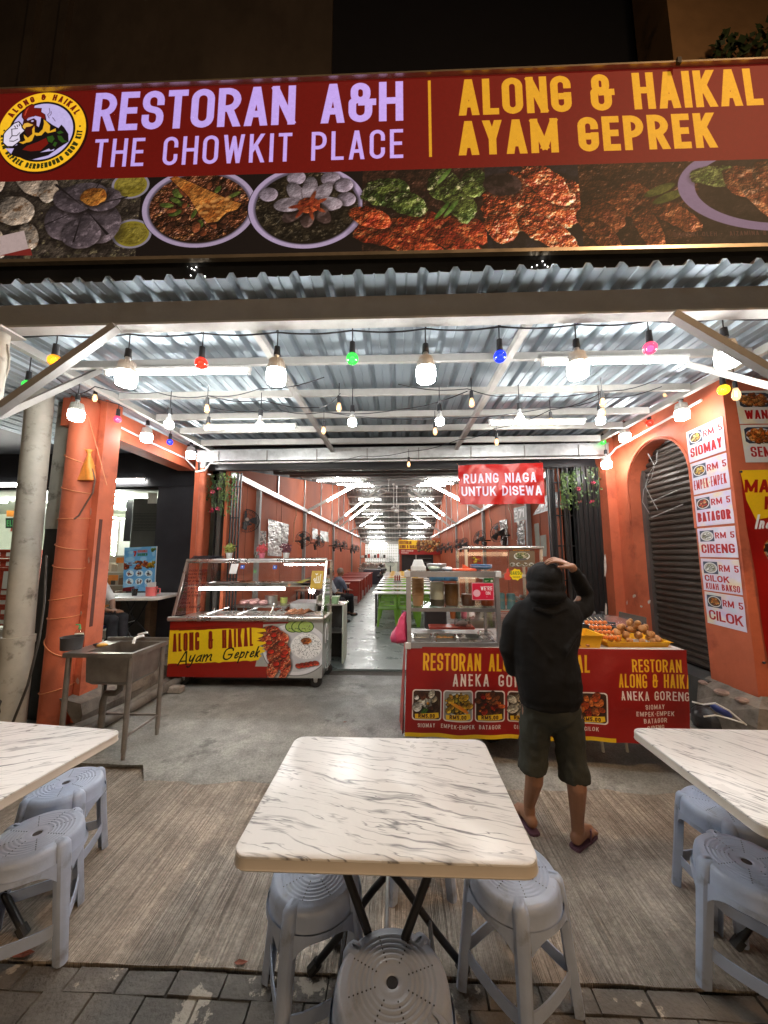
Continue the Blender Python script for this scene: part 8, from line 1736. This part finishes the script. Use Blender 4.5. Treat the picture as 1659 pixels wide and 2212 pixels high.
for i in range(11):
    y = 8.42+i*1.05; g_ = 'white topped hall tables in the right row'
    lab = ORD[i]+' white topped table of the long right row in the hall'
    if tb0 is None:
        tb0 = thing('hall_table', lab, 'table', (.3, y+.24, .012), 0, g_)
        obj('tabletop', MB().bbox(-.89,.89,-.24,.24,.725,.75,.006), M_wtop, tb0)
        for x in (-.80,.80):
            for yy in (-.19,.19): obj('leg', MB().tube([(x,yy,0),(x,yy,.725)], .016, 7), M_blackmetal, tb0)
            obj('brace', MB().bar((x,-.19,.55),(x*.8,-.19,.72),.012), M_blackmetal, tb0); obj('cross_rail', MB().bar((x,-.19,.12),(x,.19,.12),.014), M_blackmetal, tb0)
    else: dup(tb0, (.3, y+.24, .012), 0, lab, g_)
    for j, x in enumerate((-.23,.24,.71)):
        cc_ = ch1 if i < 5 else ch2; side = ('left','middle','right')[j]; lab2 = '%s plastic chair, %s one of the %s row in the hall' % ('lime green' if i < 5 else 'yellow', side, ORD[i])
        fresh = (i == 0 and j == 0) or (i == 5 and j == 0); o = cc_ if fresh else dup(cc_, (x, y, .012)); o.location = (x+random.uniform(-.01,.01), y+.23, .012); o.rotation_euler.z = PI+random.uniform(-.04,.04); o['label'] = lab2; o['group'] = 'plastic chairs along the right row of tables'
cd = thing('condiment_rack', 'small rack of sauce bottles on the fourth white table', 'rack', (.05,11.8,.763), world=True); obj('box', MB().box(-.12,.12,11.75,11.9,.764,.82), M_grey_steel, cd)
for k in range(3): obj('bottle', MB().lathe([(.022,0),(.022,.13),(.008,.17)], 8, (-.07+.07*k,11.82,.82)), mat('sauce_red', (.35,.03,.02), .3), cd)
M_redt = mat('red_table_skirt', (.33,.035,.02), .5, var=.15); M_btop = mat('brown_table_top', (.35,.20,.13), .4)
for i, y in enumerate((9.2,10.4,11.4,12.6,13.4,14.8,16.1,17.4,18.7)):
    w_ = 1.05 if i < 3 else 1.28; t = thing('side_table', ORD[i]+' table of the left row beside the orange hall wall', 'table', (-2.0, y, .012), world=True, group='tables along the left hall wall')
    x0_, x1_ = -2.55, -2.55+w_
    obj('tabletop', MB().bbox(x0_,x1_,y-.22,y+.28,.735,.76,.006), M_btop if i < 3 else M_redt, t)
    for x in (x0_+.06, x1_-.06):
        for yy in (y-.17,y+.23): obj('leg', MB().bar((x,yy,.012),(x,yy,.735),.035), M_blackmetal if i < 3 else M_redt, t)
    if i >= 3: obj('side_skirt', MB().box(x1_-.04,x1_-.03,y-.15,y+.21,.06,.735), M_redt, t); obj('front_skirt', MB().box(x0_+.05,x1_-.08,y-.17,y-.16,.25,.735), M_redt, t)
for k, y in enumerate((20.4, 21.3)): tag(obj('black_cabinet', MB().bbox(-1.9,-.95+.1*k,y,y+.6,.012,.82,.01), mat('blue_black_cabinet', (.03,.03,.045), .5), None), ('near','far')[k]+' black cabinet past the red tables of the hall', 'cabinet')
mo = thing('stacked_goods', 'dark cluttered trolley at the far end of the aisle', 'trolley', (-.75,19.2,0), world=True)
for k in range(10): rg_ = random.Random(k); m = MB(); lump(m, (-.95+.1*(k%4),19.2+.1*(k%3),.1+.11*k), .13, rg_, .7); obj('bundle', m, (M_dark, M_black, M_galv)[k%3], mo)

# ================================================================ people
M_skin = mat('brown_skin', (.27,.135,.078), .5, var=.12, scale=14, bump=.12, bscale=90); M_skin2 = mat('light_brown_skin', (.52,.27,.17), .5, var=.12, scale=20, bump=.1, bscale=120)
M_hood = mat('black_hoodie', (.0042,.0042,.0046), .85, var=.2, scale=7, bump=.35, bscale=240, spec=.3); M_short = mat('dark_olive_shorts', (.046,.048,.039), .85, var=.25, scale=5, bump=.3, bscale=200, spec=.2)
def cap(mb, pts, rad, n=12):
    pts = [Vector(p) for p in pts]; mb.tube(pts, rad, n); 
    for p, r_ in zip(pts, rad): mb.ball(p, r_*.995, n, 8)
def ell(mb, c, rx, ry, rz, rot=None, n=16):
    M_ = Matrix.Diagonal((rx, ry, rz)); M_ = (rot.to_3x3() @ M_) if rot is not None else M_; mb.ball(c, 1, n, 10, M_)
def fuse(name, mb, m_, parent, vox=.012, sm=6, fold=0, fs=.12, label=None, seed=0):
    o = obj(name, mb, m_, parent, True, label); md = o.modifiers.new('r', 'REMESH'); md.mode = 'VOXEL'; md.voxel_size = vox; md.use_smooth_shade = True
    s_ = o.modifiers.new('s', 'SMOOTH'); s_.iterations = sm; s_.factor = .6
    if fold:
        for k, (amp, sz_) in enumerate(((fold, fs), (fold*.45, fs*.35))):
            tx = bpy.data.textures.new(name+'_folds', 'CLOUDS'); tx.noise_scale = sz_; tx.noise_depth = 1; d = o.modifiers.new('d', 'DISPLACE'); d.texture = tx; d.strength = amp; d.mid_level = .5; d.texture_coords = 'GLOBAL' if k == 0 else 'LOCAL'
    return o
man = thing('person', 'person seen from behind in black hoodie, olive shorts and flip-flops, hand on head', 'person', (.93,2.4,-.05), world=True)
def MP(u, v, y): return P(u, v, Y=y)
# bare body: legs, feet, arm and hand, head under the hood
b = MB()
hipL, hipR = Vector((.855,2.40,.70)), Vector((1.04,2.39,.70)); ankL, ankR = Vector((.81,2.46,.045)), Vector((1.045,2.345,.035))
kneeL, kneeR = Vector((.832,2.40,.36)), Vector((1.048,2.35,.36))
cap(b, [hipL, kneeL, kneeL.lerp(ankL,.30)+Vector((0,-.018,0)), ankL+Vector((0,.0,.05)), ankL], [.085,.056,.052,.034,.034]); cap(b, [hipR, kneeR, kneeR.lerp(ankR,.28)+Vector((0,-.018,0)), ankR+Vector((0,0,.05)), ankR], [.085,.057,.054,.036,.036])
for ank, dr in ((ankR, Vector((.74,.60,0)).normalized()), (ankL, Vector((-.15,.98,0)).normalized())):
    sd = Vector((-dr.y, dr.x, 0)); z = Vector((0,0,1)); cap(b, [ank+dr*-.025-z*.034, ank+dr*.03-z*.030, ank+dr*.10-z*.045, ank+dr*.145-z*.052], [.034,.036,.030,.021])
    cap(b, [ank+dr*.09+sd*.022-z*.05, ank+dr*.135+sd*.022-z*.054], [.024,.018]); cap(b, [ank+dr*.09-sd*.022-z*.05, ank+dr*.13-sd*.024-z*.055], [.022,.015])
    for k in range(5): q = -.034+.0165*k; L_ = (.172,.178,.172,.164,.152)[::-1][k] if dr.x > 0 else (.172,.178,.172,.164,.152)[k]; cap(b, [ank+dr*.135+sd*q-z*.058, ank+dr*L_+sd*q*1.05-z*.062], [.011,.0095 if k not in (0,4) else .0105], 8)
cap(b, [(.945,2.40,.74),(.945,2.41,.95),(.945,2.41,1.16),(.935,2.40,1.30),(.93,2.39,1.42)], [.085,.085,.08,.05,.05]); ell(b, (.928,2.40,1.482), .066, .078, .088)
shR, elR, wrR = Vector((1.115,2.40,1.24)), Vector((1.235,2.46,1.375)), Vector((1.100,2.335,1.548)); cap(b, [(1.0,2.41,1.19), shR+Vector((-.02,.01,-.03)), elR, elR.lerp(wrR,.5), wrR], [.04,.036,.034,.030,.025])
shL, elL, hdL = Vector((.77,2.40,1.23)), Vector((.725,2.43,.99)), Vector((.84,2.60,.96)); cap(b, [(.86,2.40,1.19), shL+Vector((.02,0,-.03)), elL, hdL], [.04,.036,.034,.026])
# left hand holding a phone in front, right hand spread on the hood
def hand(mb, wr, dirv, up, side, fing, spread=.012, scale=1.0):
    "wr wrist, dirv along the palm, up = back of hand normal, side = towards thumb"
    d = dirv.normalized(); s_ = side.normalized(); u_ = up.normalized()
    for k in range(4): cap(mb, [wr, wr+d*.045*scale+s_*(.021-.014*k)*scale, wr+d*.085*scale+s_*(.030-.019*k)*scale], [.020*scale,.015*scale,.0115*scale], 9)
    for k, (L_, cu) in enumerate(fing):
        a = wr+d*.085*scale+s_*(.030-.019*k)*scale; sp = s_*(1.5-k)*spread
        p1 = a+(d*.036+sp*.5-u_*.004*cu)*scale*L_; p2 = p1+(d*.024+sp*.3-u_*.012*cu)*scale*L_; p3 = p2+(d*.016+sp*.1-u_*.014*cu)*scale*L_
        cap(mb, [a, p1, p2, p3], [.0105*scale,.0092*scale,.0085*scale,.007*scale], 9)
    a = wr+d*.02*scale+s_*.026*scale; p1 = a+(d*.03+s_*.026-u_*.006)*scale; p2 = p1+(d*.030+s_*.010-u_*.010)*scale; p3 = p2+(d*.018+s_*.002-u_*.008)*scale; cap(mb, [a, p1, p2, p3], [.014*scale,.0125*scale,.0105*scale,.008*scale], 9)
dv = Vector((-.86,-.04,.42)); hand(b, wrR, dv, Vector((.30,-.30,.9)), Vector((-.25,-.90,-.30)), [(1,1.5),(1.08,1.5),(1.0,1.5),(.82,1.6)], .012, 1.0)
hand(b, hdL, Vector((.75,.35,.15)), Vector((0,.8,-.3)), Vector((0,-.2,.9)), [(.9,2),(1,2),(.95,2),(.8,2)])
fuse('body', b, M_skin, man, .0055, 3)
h = MB()
def ring(v, ul, ur, y, dp): 
    a, c_ = MP(ul, v, y), MP(ur, v, y); cx_, w_ = (a+c_)/2, (c_-a).length/2; return [(cx_.x+w_*math.copysign(abs(math.cos(t_))**.8, math.cos(t_)), cx_.y+dp*math.copysign(abs(math.sin(t_))**.85, math.sin(t_)), cx_.z) for t_ in [2*PI*k/28 for k in range(28)]]
rg2 = [ring(*q) for q in ((1524,1128,1242,2.37,.115),(1500,1122,1254,2.37,.135),(1460,1116,1250,2.38,.14),(1410,1108,1243,2.39,.135),(1360,1103,1250,2.40,.13),(1325,1106,1258,2.41,.125),(1306,1120,1246,2.41,.11),(1290,1140,1224,2.40,.08),(1276,1148,1214,2.39,.065))]
loft(h, rg2); ell(h, MP(1177,1250,2.385), .112, .122, .110); ell(h, MP(1184,1286,2.33), .115, .08, .05); ell(h, MP(1180,1268,2.36), .125,.10,.07)
cap(h, [MP(1130,1318,2.41), MP(1106,1352,2.41), MP(1098,1400,2.42), MP(1108,1442,2.46), MP(1135,1452,2.58)], [.068,.066,.060,.052,.042], 14)
cap(h, [MP(1238,1325,2.41), MP(1262,1312,2.44), elR, elR.lerp(wrR,.45), elR.lerp(wrR,.84)], [.072,.062,.052,.045,.036], 14)
for q in (((.80,2.29,1.15),(.90,2.262,1.02),(.95,2.26,.95)),((1.10,2.29,1.16),(1.00,2.262,1.06),(.97,2.258,.99)),((.80,2.29,.92),(.92,2.256,.87)),((.84,2.27,.80),(.98,2.25,.79)),((.83,2.30,1.30),(.93,2.275,1.27),(1.04,2.30,1.30))): h.tube(q, [.008]+[.016]*(len(q)-2)+[.006], 8)
# hem rib, hood edge and pocket creases as raised cloth
for z_, sc2 in ((0,1.0),): h.tube([(x*1.0, y, z) for x, y, z in ring(1518,1126,1244,2.37,.122)], .010, 6, closed=True)
hood = fuse('hoodie', h, M_hood, man, .008, 4, .014, .13)
s = MB()
cap(s, [(.945,2.385,.79),(.945,2.385,.70)], [.135,.14]); ell(s, (.94,2.38,.70), .17, .125, .12)
for hp, kn, w1, w2 in ((hipL+Vector((.01,0,0)), Vector((.825,2.425,.315)), .095, .088), (hipR+Vector((-.01,0,0)), Vector((1.052,2.365,.29)), .095, .088)):
    q = [hp.lerp(kn, k/4) for k in range(5)]; 0 or s.tube(q, [w1+.004,w1,w1-.006,w2-.004,w2], 18)
ob = fuse('shorts', s, M_short, man, .010, 4, .026, .10, seed=2)
M_slip = mat('purple_flip_flop', (.10,.045,.07), .6)
for ank, dr, nm in ((ankR, Vector((.74,.60,0)).normalized(), 'r'), (ankL, Vector((-.15,.98,0)).normalized(), 'l')):
    sd = Vector((-dr.y, dr.x, 0)); f0_ = Vector((ank.x, ank.y, -.048)); poly = [f0_+dr*a+sd*b_ for a, b_ in ((-.062,-.015),(-.055,-.032),(0,-.034),(.08,-.044),(.14,-.045),(.185,-.026),(.195,0),(.18,.03),(.13,.045),(.07,.038),(0,.032),(-.05,.03),(-.062,.012))]
    o = obj('flip_flop', MB().prism(poly, (0,0,0), (0,0,.014)), M_slip, man); 
    obj('strap', MB().tube([f0_+dr*.06+sd*.040+Vector((0,0,.01)), f0_+dr*.085+sd*.030+Vector((0,0,.055)), f0_+dr*.13+sd*.012+Vector((0,0,.045)), f0_+dr*.145+Vector((0,0,.014)), f0_+dr*.13-sd*.012+Vector((0,0,.045)), f0_+dr*.085-sd*.032+Vector((0,0,.055)), f0_+dr*.06-sd*.042+Vector((0,0,.01))], .006, 6), M_slip, o)
obj('phone', MB().bbox(.86,.94,2.66,2.672,.93,1.07,.004), M_blackmetal, None); tag(bpy.data.objects['phone'], 'dark phone held in front by the person in the black hoodie', 'phone')
# seated people
def seated(label, base, rz, shirt, trouser, hair, s_=1.0, vox=.018, arms='table', seat=.44, group=None):
    t = thing('person', label, 'person', base, rz, group); R = Matrix.Identity(3)
    b = MB(); cap(b, [(-.09,0,seat+.09),(-.10,.40,seat+.08),(-.10,.44,.06),(-.10,.52,.04)], [.085,.062,.042,.038]); cap(b, [(.09,0,seat+.09),(.11,.40,seat+.08),(.12,.42,.06),(.13,.50,.04)], [.085,.062,.042,.038])
    cap(b, [(0,0,seat+.12),(0,.02,seat+.35),(0,.06,seat+.52),(0,.09,seat+.62)], [.12,.12,.12,.055]); ell(b, (0,.12,seat+.74), .075, .095, .11)
    for q in (-1, 1):
        e = Vector((q*.24,.16,seat+.30)); hnd = Vector((q*.06,.36,seat+.26)) if arms == 'table' else Vector((q*.05,.30,seat+.20)); cap(b, [(q*.15,.06,seat+.52), (q*.20,.06,seat+.50), e, hnd], [.055,.05,.04,.028]); 
        hand(b, hnd, Vector((-q*.5,.85,-.05)), Vector((0,.1,1)), Vector((-q*.9,-.2,.1)), [(1,1),(1.05,1),(1,1),(.85,1)], .010)
    ell(b, (0,.215,seat+.73), .014, .02, .022); 
    for q in (-1, 1): ell(b, (q*.078,.12,seat+.735), .012, .02, .03)
    fuse('body', b, M_skin, t, min(vox, .008), 3)
    c = MB(); cap(c, [(0,0,seat+.08),(0,.02,seat+.33),(0,.055,seat+.50)], [.148,.15,.14]); 
    for q in (-1, 1): e = Vector((q*.24,.16,seat+.30)); cap(c, [(q*.13,.055,seat+.52), (q*.20,.06,seat+.50), e.lerp(Vector((q*.2,.06,seat+.5)), .15)], [.075,.066,.055])
    fuse('shirt', c, shirt, t, vox, 5, .02, .1)
    l_ = MB(); cap(l_, [(-.09,0,seat+.09),(-.10,.40,seat+.085),(-.10,.44,.12)], [.105,.078,.060]); cap(l_, [(.09,0,seat+.09),(.11,.40,seat+.085),(.12,.42,.12)], [.105,.078,.060]); ell(l_, (0,-.01,seat+.10), .17, .13, .10); fuse('trousers', l_, trouser, t, vox, 4, .015, .1)
    hr_ = MB(); ell(hr_, (0,.105,seat+.775), .084, .098, .095); fuse('hair', hr_, hair, t, .012, 3, .012, .03)
    for q in (-1, 1): obj('shoe', MB().bbox(q*.115-.045,q*.115+.045,.38,.60,0,.07,.02), M_black, t)
    t.scale = (s_,)*3; return t
M_wsh = mat('pale_blue_shirt', (.55,.60,.66), .8, bump=.3); M_bsh = mat('blue_grey_shirt', (.14,.18,.26), .8, bump=.3); M_trs = mat('black_trousers', (.018,.018,.022), .85, bump=.3); M_hair = mat('black_hair', (.012,.01,.009), .6, bump=.5, bscale=200); M_gh = mat('knitted_cap', (.30,.24,.20), .9, bump=.5)
seated('seated person in a pale blue shirt, nearest in the left table row', (-1.72,8.75,.012), -1.0, M_wsh, M_trs, M_hair, 1.0)
seated('seated person in dark blue shirt and cap behind the pale shirt', (-1.62,9.75,.012), -.9, M_bsh, M_trs, M_gh, .98)
for i, (x, y, rz, lab) in enumerate(((-1.72,8.72,-1.0,'dark chair under the pale shirted person'),(-1.62,9.72,-.9,'dark chair under the person wearing a cap'))):
    t = thing('dining_chair', lab, 'chair', (x,y,.012), rz); obj('seat', MB().bbox(-.2,.2,-.2,.2,.39,.42,.01), M_dark, t)
    for a_ in (-.17,.17):
        for b_ in (-.17,.17): obj('leg', MB().bar((a_,b_,0),(a_,b_,.39),.03), M_dark, t)
    obj('backrest', MB().bbox(-.19,.19,-.23,-.20,.55,.80,.008), M_dark, t)
seated('seated person in black trousers half hidden by the orange pilaster', (-4.14,4.78,.272), -1.45, M_white, M_trs, M_hair, 1.0, arms='lap', seat=.42)
# loose bottom left things
bt = thing('gas_bottle', 'dark ribbed drum standing at the far left edge', 'drum', (-3.95,3.45,0), world=True)
p = P(-5,1480,Y=3.3)
obj('drum', MB().lathe([(.14,0),(.15,.02),(.14,.06),(.15,.09),(.14,.13),(.15,.16),(.14,.2),(.15,.24),(.14,.28),(.15,.33),(.12,.36),(.02,.37)], 22, (p.x-.05,3.3,.0)), mat('dark_ribbed_drum', (.06,.055,.05), .4, metal=.3), bt, smooth=30)
